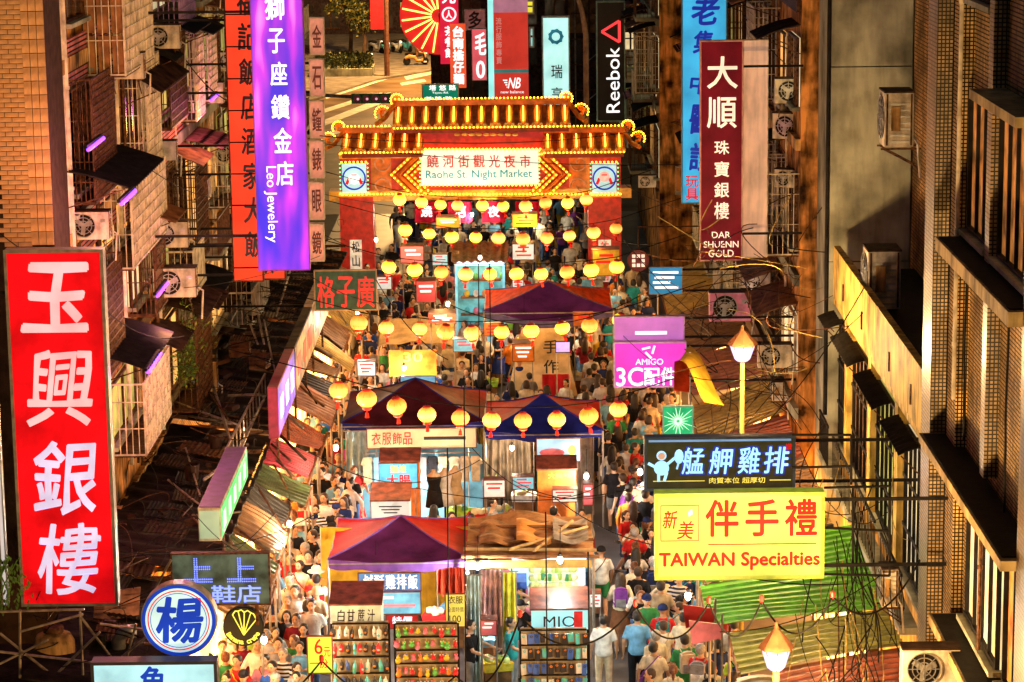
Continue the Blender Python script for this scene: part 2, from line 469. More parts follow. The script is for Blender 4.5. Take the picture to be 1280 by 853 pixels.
def face_mb(dz=0):
    mb = MB()
    for s_ in (-1, 1):
        mb.ball((s_ * .030, -.0885, 1.572 + dz), (.0135, .010, .0065), 8, 5)
        mb.tube([(s_ * .014, -.096, 1.592 + dz), (s_ * .030, -.094, 1.597 + dz), (s_ * .046, -.083, 1.592 + dz)], .005, 5)
    mb.ball((0, -.097, 1.505 + dz), (.024, .007, .0075), 8, 5, mi=1)
    return mb
def shoe_mesh(): 
    mb = MB(); mb.tube([(0, .05, .03), (0, -.03, .032), (0, -.12, .026), (0, -.165, .02)], [.036, .042, .040, .022], 8, sx=[1, 1, 1.05, 1])
    mb.box((0, -.05, -.008), (.085, .24, .02)); return mb.mesh('shoe', SHOE_M[0], True)

GEO = {}
def build_geo():
    for pn, p in POSES.items():
        for fem in (0, 1):
            g = clothes(p, fem)
            g['body'] = remesh(body_mb(p, fem), .0125, 'body', [SKIN[0]], 2)
            GEO[pn, fem] = g
    for dz, nm in ((0, 'up'), (-.44, 'down')):
        for k in ('short', 'bob', 'long', 'tail', 'bun'):
            GEO['hair', k, nm] = remesh(hair_mb(k, dz), .014, 'hair', [HAIRM[0]], 2)
        GEO['face', nm] = face_mb(dz).mesh('face', FACE_M, True)
        mb = MB(); mb.lathe((0, .015, 1.585 + dz), [(.100, 0), (.102, .035), (.085, .080), (.045, .108), (.01, .113)], 16); mb.ball((0, -.10, 1.60 + dz), (.072, .078, .010), 12, 5)
        GEO['cap', nm] = mb.mesh('cap', cloth('black'), True)
        mb = MB(); mb.lathe((0, .01, 1.60 + dz), [(.19, -.03), (.185, -.02), (.105, .0), (.10, .06), (.075, .09), (.01, .095)], 18)
        GEO['sunhat', nm] = mb.mesh('sun_hat', cloth('white'), True)
    GEO['shoe'] = shoe_mesh()
build_geo()
def slotmat(o, i, m):
    o.material_slots[i].link = 'OBJECT'; o.material_slots[i].material = m
FAR = {}
def far_mesh(pn, fem, top, bot, hair, hat):
    k = (pn, fem, top, bot, hair, hat)
    if k in FAR: return FAR[k]
    nm = 'down' if POSES[pn]['dz'] else 'up'; g = GEO[pn, fem]
    bm = bmesh.new()
    for i, me in enumerate((g['body'], g[top], g[bot], GEO['hair', hair, nm] if hat is None else GEO[hat, nm], GEO['face', nm])):
        n0 = len(bm.faces); bm.from_mesh(me); bm.faces.ensure_lookup_table()
        for f in bm.faces[n0:]: f.material_index = i; f.smooth = True
    for a in ('aL', 'aR'):
        q = POSES[pn][a]; n0 = len(bm.faces); v0 = len(bm.verts); bm.from_mesh(GEO['shoe']); bm.faces.ensure_lookup_table(); bm.verts.ensure_lookup_table()
        for v in bm.verts[v0:]: v.co += Vector((q[0], q[1], q[2] - .055))
        for f in bm.faces[n0:]: f.material_index = 4
    me = bpy.data.meshes.new('person'); bm.to_mesh(me); bm.free()
    for m in (SKIN[0], cloth('white'), cloth('black'), HAIRM[0], FACE_M[0]): me.materials.append(m)
    FAR[k] = me; return me

HAIRNAME = {'short': 'short {} hair', 'bob': '{} bobbed hair', 'long': 'long {} hair', 'tail': '{} ponytail', 'bun': '{} hair in a bun'}
HAIRCOL = ['black', 'dark brown', 'auburn', 'grey']
TOPN = {'tshirt': 'T-shirt', 'jacket': 'long-sleeved top'}
POSEN = {'stand': 'standing', 'stride': 'striding', 'step': 'walking', 'phone': 'holding a phone', 'eating': 'eating', 'reaching': 'reaching forward', 'seated': 'seated'}
COLS = list(CLOTH)
def clothm(c): return DENIM if c == 'denim' else STRIPE if c == 'striped' else cloth(c)
def person(x, y, rz, pn, fem, top, tc, bot, bc, hair, hc, where, near=True, hat=None, hatc='black', group='people in the market crowd', z=0, scale=None, label=None):
    nm = 'down' if POSES[pn]['dz'] else 'up'; g = GEO[pn, fem]
    if bot == 'skirt' and 'skirt' not in g: bot = 'trousers'
    if label is None:
        hd = ('with ' + HAIRNAME[hair].format(HAIRCOL[hc])) if not hat else 'in a %s %s' % (hatc, 'cap' if hat == 'cap' else 'sun hat')
        fs = ['person %s in %s %s and %s %s {}' % (hd, tc, TOPN[top], bc, bot), 'person in %s %s and %s %s {}' % (tc, TOPN[top], bc, bot), 'person %s in %s %s {}' % (hd, tc, TOPN[top]),
              'person in %s %s, %s {}' % (tc, TOPN[top], POSEN[pn]), 'person in %s %s, %s, {}' % (bc, bot, POSEN[pn]), 'person %s {}' % hd]
        cands = [f.format(where) for f in fs]
        label = next((c for c in cands if c not in LABELS and len(c.split()) <= 16), None)
        if label is None: return None
    sc = scale or ((.95 if fem else 1.02) * R.uniform(.96, 1.04))
    if near:
        t = thing('person', label, 'person', (x, y, z), rz, group); t.scale = (sc,) * 3
        o = link('body', g['body'], t); slotmat(o, 0, SKIN[R.randrange(4)])
        o = link('shirt', g[top], t); slotmat(o, 0, clothm(tc))
        o = link(bot, g[bot], t); slotmat(o, 0, clothm(bc))
        if hat: o = link('cap' if hat == 'cap' else 'sun_hat', GEO[hat, nm], t); slotmat(o, 0, cloth(hatc))
        if hat is None or hair != 'short':
            o = link('hair', GEO['hair', hair, nm], t); slotmat(o, 0, HAIRM[hc])
            if hat: o.scale = (.96, .96, .985)
        link('facial_features', GEO['face', nm], t)['kind'] = 'stuff'
        p = POSES[pn]
        sm = SHOE_M[R.randrange(2)]
        for a in ('aL', 'aR'):
            q = p[a]; o = link('shoe', GEO['shoe'], t, (q[0], q[1], q[2] - .055)); slotmat(o, 0, sm)
    else:
        o = link('person', far_mesh(pn, fem, top, bot, hair, hat), None, (x, y, z), (0, 0, rz), (sc,) * 3)
        for i, m in ((0, SKIN[R.randrange(4)]), (1, clothm(tc)), (2, clothm(bc)), (3, cloth(hatc) if hat else HAIRM[hc])): slotmat(o, i, m)
        tag(o, label, 'person', group); t = o
    return t
# bags carried by people are things of their own
def backpack_proto():
    a = MB(); a.box((0, .185, 1.17), (.27, .13, .36)); a.tube([(0, .20, 1.35), (0, .15, 1.36)], .05, 8, sx=[2.3, 2.3])
    b = MB(); b.box((0, .265, 1.09), (.21, .05, .16))
    c = MB()
    for s_ in (-1, 1): c.tube([(s_ * .10, .13, 1.38), (s_ * .105, .0, 1.425), (s_ * .115, -.115, 1.33), (s_ * .14, -.11, 1.18), (s_ * .17, .0, 1.05), (s_ * .12, .12, 1.0)], .014, 6, sx=None)
    return a.mesh('pack_body', cloth('black')), b.mesh('front_pocket', cloth('black')), c.mesh('strap', cloth('black'))
BP = backpack_proto()
BAGC = set()
def backpack(x, y, rz, c, c2, sc, where):
    for f in ('{} backpack on a walker {}', 'bulging {} backpack {}', '{} and %s backpack {}' % c2, 'small {} rucksack {}', '{} school backpack {}'):
        lb = f.format(c, where)
        if lb not in LABELS and len(lb.split()) <= 16: break
    else: return
    t = thing('backpack', lb, 'backpack', (x, y, 0), rz, 'backpacks worn in the crowd'); t.scale = (sc,) * 3
    for nm, me, cc in (('pack_body', BP[0], c), ('front_pocket', BP[1], c2), ('strap', BP[2], c)):
        o = link(nm, me, t); slotmat(o, 0, cloth(cc))
def sling(x, y, rz, c, sc, where):
    lb = '%s shoulder bag on a walker %s' % (c, where)
    if lb in LABELS: return
    t = thing('shoulder_bag', lb, 'bag', (x, y, 0), rz, 'shoulder bags in the crowd'); t.scale = (sc,) * 3
    b = MB(); b.box((.24, .05, .90), (.09, .26, .20), taper=.9); o = part(b, 'bag_body', cloth(c), t)
    b = MB(); b.tube([(.23, .05, 1.0), (.16, .135, 1.12), (-.02, .135, 1.32), (-.10, .06, 1.43), (-.10, -.06, 1.42), (0, -.14, 1.28), (.17, -.12, 1.1), (.23, .0, 1.0)], .011, 5); part(b, 'strap', cloth(c), t)
# ---------------------------------------------------------------- landmarks, for wording where a thing stands
LAND = [(75, 530, 'the big red jewelry banner'), (223, 775, 'the round blue-ringed sign'), (304, 783, 'the round black crepe sign'), (275, 723, 'the dotted blue light board'),
 (272, 630, 'the green lit box sign'), (350, 170, 'the tall purple banner'), (432, 362, 'the dark green board sign'), (495, 670, 'the front red canopy'), (530, 505, 'the long dark canopy'),
 (680, 515, 'the red and blue canopy'), (687, 368, 'the far purple canopy'), (445, 765, 'the sugarcane juice sign'), (532, 815, 'the toy rack'), (690, 715, 'the lit fruit case'),
 (692, 815, 'the phone case rack'), (923, 670, 'the yellow gift shop sign'), (900, 580, 'the chicken cutlet sign'), (812, 440, 'the pink accessories sign'), (928, 440, 'the lit street lamp'),
 (970, 815, 'the near street lamp'), (600, 205, 'the gate sign'), (445, 290, 'the left gate column'), (755, 290, 'the right gate column'), (665, 420, 'the beige tent'), (702, 465, 'the arched booth'),
 (528, 585, 'the clothes stall'), (697, 590, 'the orange box lid'), (655, 650, 'the brown tarp roof'), (832, 350, 'the small blue board'), (798, 326, 'the round maroon sign'),
 (600, 345, 'the cyan snack booth'), (848, 525, 'the green starburst box'), (370, 450, 'the long slanted billboard'), (430, 600, 'the left pavement edge'), (500, 440, 'the orange counter stall'),
 (760, 600, 'the orange box stall side'), (950, 740, 'the green metal awning'), (1070, 820, 'the rusty red awning'), (900, 190, 'the maroon gold shop sign'), (1113, 155, 'the upper right air conditioner'),
 (1103, 375, 'the parapet air conditioner'), (763, 100, 'the black vertical shop sign'), (1077, 130, 'the bare grey concrete wall'), (50, 110, 'the tiled corner pillar'), (230, 410, 'the green creeper'),
 (170, 425, 'the black window awning'), (465, 123, 'the traffic signal'), (640, 60, 'the tall red billboard'), (1220, 500, 'the pale mosaic wall'), (1230, 280, 'the upper right window')]
def px_of(p):
    q = CM.inverted() @ Vector(p); return 640 + FPX * q.x / -q.z, 426.5 - FPX * q.y / -q.z
def where_list(p, k=5):
    x, y = px_of(p)
    ls = sorted(LAND, key=lambda l: (l[0] - x) ** 2 + (l[1] - y) ** 2)[:k]
    out = []
    for lx, ly, nm in ls:
        dx, dy = x - lx, y - ly
        if abs(dx) > abs(dy): out.append(('right of ' if dx > 0 else 'left of ') + nm)
        else: out.append(('below ' if dy > 0 else 'above ') + nm)
    return out
def where(p, k=0): return where_list(p)[k]
def uniq(fmt, p, adj=('',)):
    """a label not used yet, from the form, the place and spare adjectives"""
    for w in where_list(p, 7):
        for a in adj:
            lb = fmt.format(w=w, a=(a + ' ') if a else '').strip()
            if lb not in LABELS and len(lb.split()) <= 16: return lb
    print('NOLABEL', fmt, p); return None
# ================================================================ ground, roads
ASPH = M('asphalt', (.075, .075, .08), .45, var=.45, scale=.9, bump=.2)
PAVE = M('paving_slabs', (.22, .19, .16), .6, var=.3, scale=1.5)
structure('ground', MB().add([(-900, -100, -.02), (900, -100, -.02), (900, 2200, -.02), (-900, 2200, -.02)], [(0, 1, 2, 3)]), M('earth', (.10, .085, .07), .8, var=.4, scale=.2))
structure('market_street', MB().add([(-8.2, 10, 0), (6.3, 10, 0), (6.3, 112, 0), (-8.2, 112, 0)], [(0, 1, 2, 3)]), ASPH)
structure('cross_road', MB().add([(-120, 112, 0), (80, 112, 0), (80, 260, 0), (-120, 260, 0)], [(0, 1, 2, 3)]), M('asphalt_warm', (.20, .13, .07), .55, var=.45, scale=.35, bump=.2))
def gpoly(pts, z): return [tuple(atz(x, y, z)[:2]) + (z,) for x, y in pts]
mk = MB()
for q in ([(400, 152), (478, 122), (486, 126), (404, 158)], [(400, 138), (470, 116), (474, 119), (400, 143)], [(505, 96), (540, 89), (545, 92), (508, 100)], [(545, 94), (585, 87), (590, 90), (550, 98)],
          [(400, 168), (430, 161), (436, 164), (402, 172)], [(440, 172), (500, 156), (505, 159), (446, 177)], [(500, 104), (530, 99), (533, 102), (502, 107)], [(405, 120), (520, 84), (524, 86), (408, 124)]):
    v = gpoly(q, .006); mk.add(v, [(0, 1, 2, 3)][::-1])
structure('road_markings', mk, M('road_paint', (.78, .72, .55), .5, var=.3, scale=2, bump=0))
pv = gpoly([(380, 128), (470, 99), (560, 84), (640, 78), (640, -20), (300, -20)], .13)
structure('pavement', MB().poly([(x, y, .13) for x, y, z in pv], -.15, 2), PAVE)

# ================================================================ materials of the buildings
W_OR = M('plaster_ochre', (.62, .27, .07), .7, var=.75, scale=1.9, bump=.3, streak=.8)
W_PK = M('cladding_pink', (.62, .20, .20), .55, var=.35, scale=2, streak=.4, kind='slats')
W_CR = M('plaster_cream', (.60, .34, .12), .7, var=.7, scale=1.6, bump=.3, streak=.75)
W_TL = M('wall_tile_buff', (.46, .26, .10), .6, var=.6, scale=1, streak=.5, kind='tile')
W_MO = M('mosaic_buff', (.60, .42, .20), .35, var=.3, scale=1.2, streak=.35, kind='mosaic')
W_MD = M('mosaic_brown', (.30, .17, .09), .35, var=.3, scale=1.2, streak=.4, kind='mosaic')
W_PL = M('mosaic_pale', (.85, .56, .22), .6, var=.45, scale=.8, streak=.5, kind='mosaic')
CONC = M('bare_concrete', (.36, .36, .27), .8, var=.5, scale=.9, bump=.4, streak=.25)
BLACK = M('black_and_shade', (.015, .013, .012), .6, var=.4)  # for black things, and for shade painted onto ledge and awning tops
DARK = M('dark_interior', (.02, .015, .012), .6, var=.4)
IRON = M('rusty_iron', (.11, .05, .025), .6, metal=.5, var=.6, scale=12)
WHT = M('white_painted_metal', (.72, .62, .46), .55, var=.35, scale=5, streak=.4)
ALU = M('aluminium', (.45, .44, .42), .35, metal=.8, var=.3)
BRN = M('brown_board', (.24, .11, .045), .55, var=.45, scale=4)
LITW = [glow('lit_window_amber', (.95, .48, .12), 1.1, .5, 1.2), glow('lit_window_olive', (.55, .55, .14), .55, .5, 1.2), glow('lit_window_pale', (.9, .75, .42), .8, .5, 1.0)]
DKW = M('dark_window_glass', (.05, .04, .04), .12, var=.5, scale=1.5, bump=0)
BLIND = M('brown_blind', (.30, .14, .05), .6, var=.4, scale=3)
ROOFK = M('black_roof_felt', (.018, .012, .010), .75, var=.6, scale=3, bump=.5)
SOIL = M('grimy_sheet', (.05, .025, .015), .6, var=.6, scale=3, streak=.5)

# ================================================================ building kit (street walls run along Y; s = +1 right side, -1 left side of the street)
def window(bld, s, X, y0, y1, z0, z1, lit=None, n=2, fr=None, deep=.12, slide=True):
    """window set in the street wall at X; its frame, sill and panes are sub-parts"""
    w = MB(); w.bbox((X - s * .02, y0, z0), (X + s * .06, y1, z1))
    wo = part(w, 'window', lit or DKW, bld)
    f = MB(); t = .05; fx0, fx1 = X - s * .09, X - s * .022
    f.bbox((fx0, y0, z0), (fx1, y0 + t, z1)); f.bbox((fx0, y1 - t, z0), (fx1, y1, z1))
    f.bbox((fx0, y0 + t, z1 - t), (fx1, y1 - t, z1)); f.bbox((fx0, y0 + t, z0), (fx1, y1 - t, z0 + t))
    part(f, 'window_frame', fr or IRON, wo)
    dy = (y1 - y0 - 2 * t) / n
    g = MB()
    for i in range(1, n): g.bbox((fx0 + s * .01, y0 + t + dy * i - .02, z0 + t), (fx1 - s * .003, y0 + t + dy * i + .02, z1 - t))
    if n > 1: part(g, 'mullion', fr or IRON, wo)
    sl = MB(); sl.bbox((X - s * .20, y0 - .08, z0 - .09), (X - s * .0, y1 + .08, z0 - .012)); part(sl, 'sill', CONC, wo)
    return wo
def bars(mb, a, b, axis, n, r=.012):
    """n bars spread between faces a..b of a box along axis"""
    pass
def cage(bld, s, X, y0, y1, z0, z1, depth=.75, mat=None, step=.13, panel=None, end=None):
    """protruding window cage: grid on the street face, bars on the near end, tray below; backed by a window"""
    mat = mat or WHT; xo = X - s * depth
    c = MB(); r = .011
    ny = max(2, int((y1 - y0) / step)); nz = max(2, int((z1 - z0) / (step * 1.3)))
    for i in range(ny + 1):
        y = y0 + (y1 - y0) * i / ny; c.box((xo, y, (z0 + z1) / 2), (r * 1.6, r * 1.6, z1 - z0))
    for i in range(nz + 1):
        z = z0 + (z1 - z0) * i / nz; c.box((xo - s * .012, (y0 + y1) / 2, z), (r * 1.4, y1 - y0, r * 1.4))
    nx = 6
    for i in range(1, nx):
        x = X - s * depth * i / nx
        for y in (y0, y1): c.box((x, y, (z0 + z1) / 2), (r * 1.6, r * 1.6, z1 - z0))
    for i in range(0, nz + 1, 3):
        z = z0 + (z1 - z0) * i / nz
        for y in (y0, y1): c.box(((X + xo) / 2, y - .012, z), (depth, r * 1.4, r * 1.6))
    g = part(c, 'window_cage', mat, bld)
    f = MB(); t = .035
    for y in (y0, y1):
        f.box((xo, y, (z0 + z1) / 2), (t, t, z1 - z0 + .06))
    for z in (z0, z1): f.box((xo, (y0 + y1) / 2, z), (t * 1.1, y1 - y0, t)); 
    for y in (y0, y1):
        for z in (z0, z1): f.box(((xo + X) / 2, y, z), (depth, t * 1.1, t * .9))
    part(f, 'cage_frame', mat, g)
    tr = MB(); tr.bbox((X, y0, z0 - .05), (xo, y1, z0 - .022)); part(tr, 'cage_tray', IRON, g)
    if end:
        e = MB(); nn = 3; w = depth / nn
        for i in range(nn):
            for j in range(2):
                zz0 = z0 + (z1 - z0) * j / 2 + .03; zz1 = z0 + (z1 - z0) * (j + 1) / 2 - .03
                q = MB(); q.bbox((X - s * (w * i + .03), y0 + .05, zz0), (X - s * (w * (i + 1) - .03), y0 + .08, zz1)); part(q, 'blind_panel', end, g)
    window(bld, s, X, y0 + .1, y1 - .1, z0 + .15, z1 - .1, panel, 2)
    return g
def hood(bld, s, X, y0, y1, z, depth=.9, drop=.35, mat=None, corr=True):
    """sloping sheet awning over a window, ribbed"""
    n = max(4, int((y1 - y0) / .12))
    def f(u, v):
        y = y0 + (y1 - y0) * u
        return (X - s * (.01 + depth * v), y, z - drop * v ** 1.4 + (.018 * math.cos(u * n * PI) if corr else 0))
    m = MB().sheet(f, n, 3, .015); h = part(m, 'window_awning', mat or BLACK, bld)  # default black paints in the unlit look of awning tops
    for y in (y0 + .05, y1 - .05): part(MB().tube([(X - s * .0, y, z - drop - .35), (X - s * depth * .9, y, z - drop * .9 - .03)], .014, 5), 'awning_stay', IRON, h)
    return h
def pipe(bld, pts, r=.04, mat=None, name='drain_pipe'):
    m = MB().tube(pts, r, 7)
    for i in range(len(pts) - 1):
        a, b = Vector(pts[i]), Vector(pts[i + 1]); L_ = (b - a).length; k = int(L_ / 1.6)
        for j in range(k):
            p = a.lerp(b, (j + .5) / k); d = (b - a).normalized() * .03; m.tube([p - d, p + d], r * 1.35, 7)
    return part(m, name, mat or WHT, bld)
FAN = {}
def ac_unit(pos, rz=0, sc=1.0, col=None, label=None, w=.85, h=.6, dp=.32, base=True, name='air_conditioner', group='air conditioning units on the walls'):
    """outdoor unit facing -Y when rz = 0"""
    t = thing(name, label, 'air conditioner', pos, rz, group); t.scale = (sc,) * 3
    col = col or WHT
    m = MB(); m.box((0, 0, h / 2 + .03), (w, dp, h)); part(m, 'casing', col, t)
    m = MB(); m.disc((-.13 * w, -dp / 2 - .004, h / 2 + .03), h * .40, .008, 24); part(m, 'fan_opening', DARK, t)
    m = MB()
    for k in (.40, .28, .16): m.ring((-.13 * w, -dp / 2 - .020, h / 2 + .03), h * k, h * k + .014, .012, 24)
    for k in range(4): 
        a = k * PI / 4; m.box((-.13 * w, -dp / 2 - .022, h / 2 + .03), (h * .8, .008, .012), (0, a, 0))
    g = part(m, 'fan_grille', ALU, t)
    m = MB(); m.disc((-.13 * w, -dp / 2 - .012, h / 2 + .03), h * .09, .01, 12)
    for k in range(3):
        a = k * 2 * PI / 3 + .4; m.box((-.13 * w + math.cos(a) * h * .19, -dp / 2 - .010, h / 2 + .03 + math.sin(a) * h * .19), (h * .28, .006, .09), (0, -a, 0))
    part(m, 'fan_blade', ALU, t)
    m = MB()
    for i in range(7): m.box((w / 2 + .003, 0, .12 + i * h * .115), (.02, dp * .7, .03))
    part(m, 'side_louvre', ALU, t)
    m = MB(); m.box((w * .36, -dp / 2 - .006, h * .72), (w * .14, .01, .08)); part(m, 'service_cover', ALU, t)
    part(MB().box((w / 2 + .012, -dp * .12, h * .55), (.022, dp * .32, h * .45)), 'valve_cover', W_CR, t); part(MB().box((0, 0, h + .034), (w + .03, dp + .03, .03)), 'top_plate', SOIL, t)
    for q in (-.42, .42): part(MB().box((w / 2 + .006, dp * q, h / 2 + .03), (.014, .03, h * .94)), 'edge_trim', IRON, t)
    if base:
        m = MB()
        for x in (-w * .35, w * .35):
            m.box((x, .05, -.015), (.04, dp + .2, .03)); m.tube([(x, -dp / 2, -.02), (x, dp / 2 + .12, -.35)], .014, 5)
        part(m, 'bracket', IRON, t)
        m = MB(); m.tube([(w / 2 - .05, dp / 2, .2), (w / 2 + .1, dp / 2 + .06, .1), (w / 2 + .05, dp / 2 + .12, -.5)], .022, 6); part(m, 'refrigerant_hose', WHT, t)
    return t
ADJ = ('', 'grimy', 'rust-stained', 'pale', 'dented', 'dusty', 'old', 'boxy', 'worn')

def row_building(s, X, y0, y1, label, wall, z1=19, floors=(3.4, 6.5, 9.6, 12.7, 15.8), rnd=None, skip=None, cagemats=None, back=9):
    """a street building with a cluttered front; windows, cages, awnings, pipes are its parts, air conditioners things of their own"""
    r = rnd or R
    t = thing('apartment_building', label, 'building', (0, 0, 0), 0, 'buildings lining the market street')
    m = MB(); m.bbox((X, y0 + .01, 0), (X + s * back, y1 - .01, z1)); part(m, 'wall', wall, t)
    for z in floors:
        b = MB(); b.bbox((X - s * .12, y0 + .02, z - .16), (X - s * .002, y1 - .02, z + .10)); part(b, 'floor_band', r.choice([CONC, W_CR, IRON]), t)
    for fi, z in enumerate(floors[:-1]):
        y = y0 + .3
        while y < y1 - 1.6:
            w = r.uniform(1.6, 3.0); w = min(w, y1 - y - .25)
            if skip and skip(y, z, w): y += w + .3; continue
            k = r.random(); za, zb = z + r.uniform(.5, .95), z + r.uniform(2.2, 2.7)
            lit = r.choice([None, None, LITW[0], LITW[2], LITW[1]])
            if k < .45:
                cage(t, s, X, y, y + w, za - .2, zb, r.uniform(.45, .85), r.choice(cagemats or [WHT, WHT, IRON]), r.uniform(.11, .17), lit)
                if r.random() < .6: hood(t, s, X, y - .1, y + w + .1, zb + .42, r.uniform(.8, 1.2), .3, r.choice([BLACK, SOIL, W_PK, BRN]))
            elif k < .72:
                window(t, s, X, y, y + w, za, zb, lit, r.choice([2, 3]), r.choice([IRON, WHT]))
                if r.random() < .7: hood(t, s, X, y - .1, y + w + .1, zb + .3, r.uniform(.7, 1.1), .3, r.choice([BLACK, SOIL, BRN]))
                if r.random() < .5:
                    lb = uniq('{a}air conditioner bracketed to the wall {w}', (X, y, z), ADJ)
                    if lb: ac_unit((X - s * .42, y + .4, z + .15), -s * PI / 2 if r.random() < .5 else 0, r.uniform(.75, 1), r.choice([WHT, W_CR, M('rusty_cream_casing', (.42, .30, .16), .5, var=.7, scale=7, streak=.7), ALU]), label=lb, w=r.uniform(.62, 1), h=r.uniform(.5, .85))
            else:
                b = MB(); b.bbox((X - s * .85, y, z + .0), (X, y + w, z + .12)); bo = part(b, 'balcony_slab', CONC, t)
                b = MB(); n = int(w / .11)
                for i in range(n + 1): b.box((X - s * .82, y + w * i / n, z + .55), (.014, .014, .86))
                b.box((X - s * .82, y + w / 2, z + 1.0), (.04, w, .04))
                for i in range(6): b.box((X - s * (.82 * i / 6), y, z + .55), (.014, .014, .86))
                b.box((X - s * .41, y, z + 1.0), (.82, .04, .04)); part(b, 'railing', r.choice([WHT, IRON]), bo)
                window(t, s, X, y + .15, y + w - .15, z + .2, zb, lit or DKW, 2, IRON)
                if r.random() < .6: hood(t, s, X, y, y + w, zb + .4, 1.0, .25, r.choice([SOIL, W_PK, BLACK]))
            y += w + r.uniform(.12, .4)
    for k in range(int((y1 - y0) / 2.4)):
        yy = y0 + r.uniform(.1, y1 - y0 - .1); zz = r.uniform(3.5, 6)
        pipe(t, [(X - s * .08, yy, zz), (X - s * .08, yy, zz + r.uniform(4, 10))], r.uniform(.025, .05), r.choice([WHT, IRON, ALU]))
    return t

# ---------------------------------------------------------------- left side: tiled corner pillar, then the cluttered fronts
XL = -8.3
def LY(px, py, X): p = atx(px, py, X); return p.y, p.z
corner = thing('apartment_building', 'buff tiled corner pillar of the building at the top left', 'building', (0, 0, 0))
PZ0 = 3.0
m = MB(); m.bbox((-14, 44.45, 0), (XL + .12, 46.0, 19)); part(m, 'wall', M('tile_mortar', (.05, .03, .02), .8), corner)
TILE1 = M('buff_tile', (.56, .32, .15), .35, var=.5, scale=2.5, bump=.2)
b1 = MB().box((0, 0, 0), (.232, .03, .074)).mesh('brick', TILE1); b2 = MB().box((0, 0, 0), (.122, .03, .225)).mesh('tile', TILE1)
xr = XL + .12
zt = at(30, -6, 44.4).z; zb_ = at(30, 306, 44.4).z
rows = int((zt - zb_) / .083)
b3 = MB().box((0, 0, 0), (.112, .03, .074)).mesh('brick', TILE1)
for i in range(rows):
    if i % 2: link('brick', b3, corner, (xr - .444, 44.435, zb_ + i * .083))
    for j in range(2):
        link('brick', b1, corner, (xr - .50 - (.5 * (i % 2)) * .24 - j * .24, 44.435 + R.uniform(-.006, .004), zb_ + i * .083))
for i in range(int((zt - zb_) / .236)):
    for j in range(3): link('tile', b2, corner, (xr - .066 - j * .131, 44.435 + R.uniform(-.006, .004), zb_ + i * .236 + .1))

rl = random.Random(11)
def left_skip(y, z, w): return y < 51.8
bl1 = row_building(-1, XL, 46, 57, 'ochre apartment front with white cages between tiled pillar and purple banner', W_OR, rnd=rl, skip=left_skip)
for i_, (px_, py_, ln_, lb_) in enumerate(((148, 243, 1.6, 'violet fluorescent tube on the edge of the upper black awning at the left'), (150, 482, 1.7, 'violet fluorescent tube on the edge of the lower black awning at the left'), (268, 122, 1.3, 'violet tube on the far awning left of the red character sign'), (203, 362, 1.5, 'violet tube over the white air conditioner with crossed straps'), (120, 180, 1.6, 'violet tube under the pink cladding at the left'))):
    p_ = {0: Vector((-7.02, 45.4, 10.46)), 1: Vector((-7.05, 47.9, 6.96))}.get(i_) or atx(px_, py_, -7.3); t_ = thing('fluorescent_tube', lb_, 'lamp', p_, 0, 'violet tubes on the left awnings'); part(MB().tube([(0, -ln_ / 2, 0), (0, ln_ / 2, 0)], .035, 8), 'tube', glow('lit_violet_tube_light', (.22, .05, 1.0), 3.2, 0), t_); part(MB().box((-.04, 0, .05), (.06, ln_ + .1, .05)), 'batten', BLACK, t_); lamp(t_, (.35, 0, -.25), 75, (.85, .12, .65), .25); lamp(t_, (.3, -.6, -.5), 130, (1.0, .42, .10), .25)  # second lamp on each tube is an added orange fill for the facade
bl2 = row_building(-1, XL, 57, 66, 'buff tiled apartment front just left of the red character sign', W_TL, rnd=rl)
bl3 = row_building(-1, XL, 66, 76, 'pink clad apartment front behind the purple banner', W_CR, rnd=rl)
bl4 = row_building(-1, XL, 76, 92, 'far left ochre apartment front beside the gate', W_OR, rnd=rl)
def bay(bld, X, pxn, pyt, pyb, pxf, depth, **k):
    xo = X + depth
    p = atx(pxn, pyt, xo); q = atx(pxn, pyb, xo); f = atx(pxf, (pyt + pyb) / 2 - 25, xo)
    y0 = (p.y + q.y) / 2
    return cage(bld, -1, X, y0, max(f.y, y0 + 1.2), q.z, p.z, depth, **k), y0, max(f.y, y0 + 1.2), q.z, p.z
bay(bl1, XL, 155, -8, 95, 190, .8, mat=WHT, end=BLIND, step=.15)
_, y0, y1, z0, z1 = bay(bl1, XL, 165, 235, 338, 208, .75, mat=WHT, step=.15, panel=LITW[0])
hood(bl1, -1, XL, 46.05, 50.2, 10.85, 1.25, .35, BLACK)
_, y0b, y1b, z0b, z1b = bay(bl1, XL, 181, 478, 572, 213, .75, mat=WHT, step=.13, panel=LITW[1])
hood(bl1, -1, XL, 47.0, 50.6, 7.35, 1.25, .35, BLACK)
bay(bl2, XL, 224, -10, 35, 243, .7, mat=M('violet_painted_bars', (.35, .2, .5), .4), panel=LITW[2])
# clad bands and small windows between the cages
for (a, b, z, hh, mt) in ((47.2, 51.5, 9.1, 1.2, W_PK), (52.2, 56.6, 8.9, 1.4, W_PK), (46.6, 56.6, 12.3, .8, W_PK), (57.4, 62, 9.3, 1.1, W_PK)):
    m = MB(); m.bbox((XL + .03, a, z), (XL + .09, b, z + hh)); part(m, 'cladding_band', mt, bl1 if a < 57 else bl2)
for (a, b, z0, z1, li) in ((46.5, 48.6, 10.0, 12.2, None), (49.3, 50.4, 7.0, 8.6, LITW[0]), (46.7, 48.4, 7.0, 8.8, None), (46.8, 48.8, 13.4, 15.6, None)):
    window(bl1, -1, XL, a, b, z0, z1, li, 2, IRON)
cage(bl1, -1, XL, 46.6, 49.2, 10.2, 12.4, .5, IRON, .09)
cage(bl1, -1, XL, 46.7, 48.9, 6.9, 8.9, .55, IRON, .11)
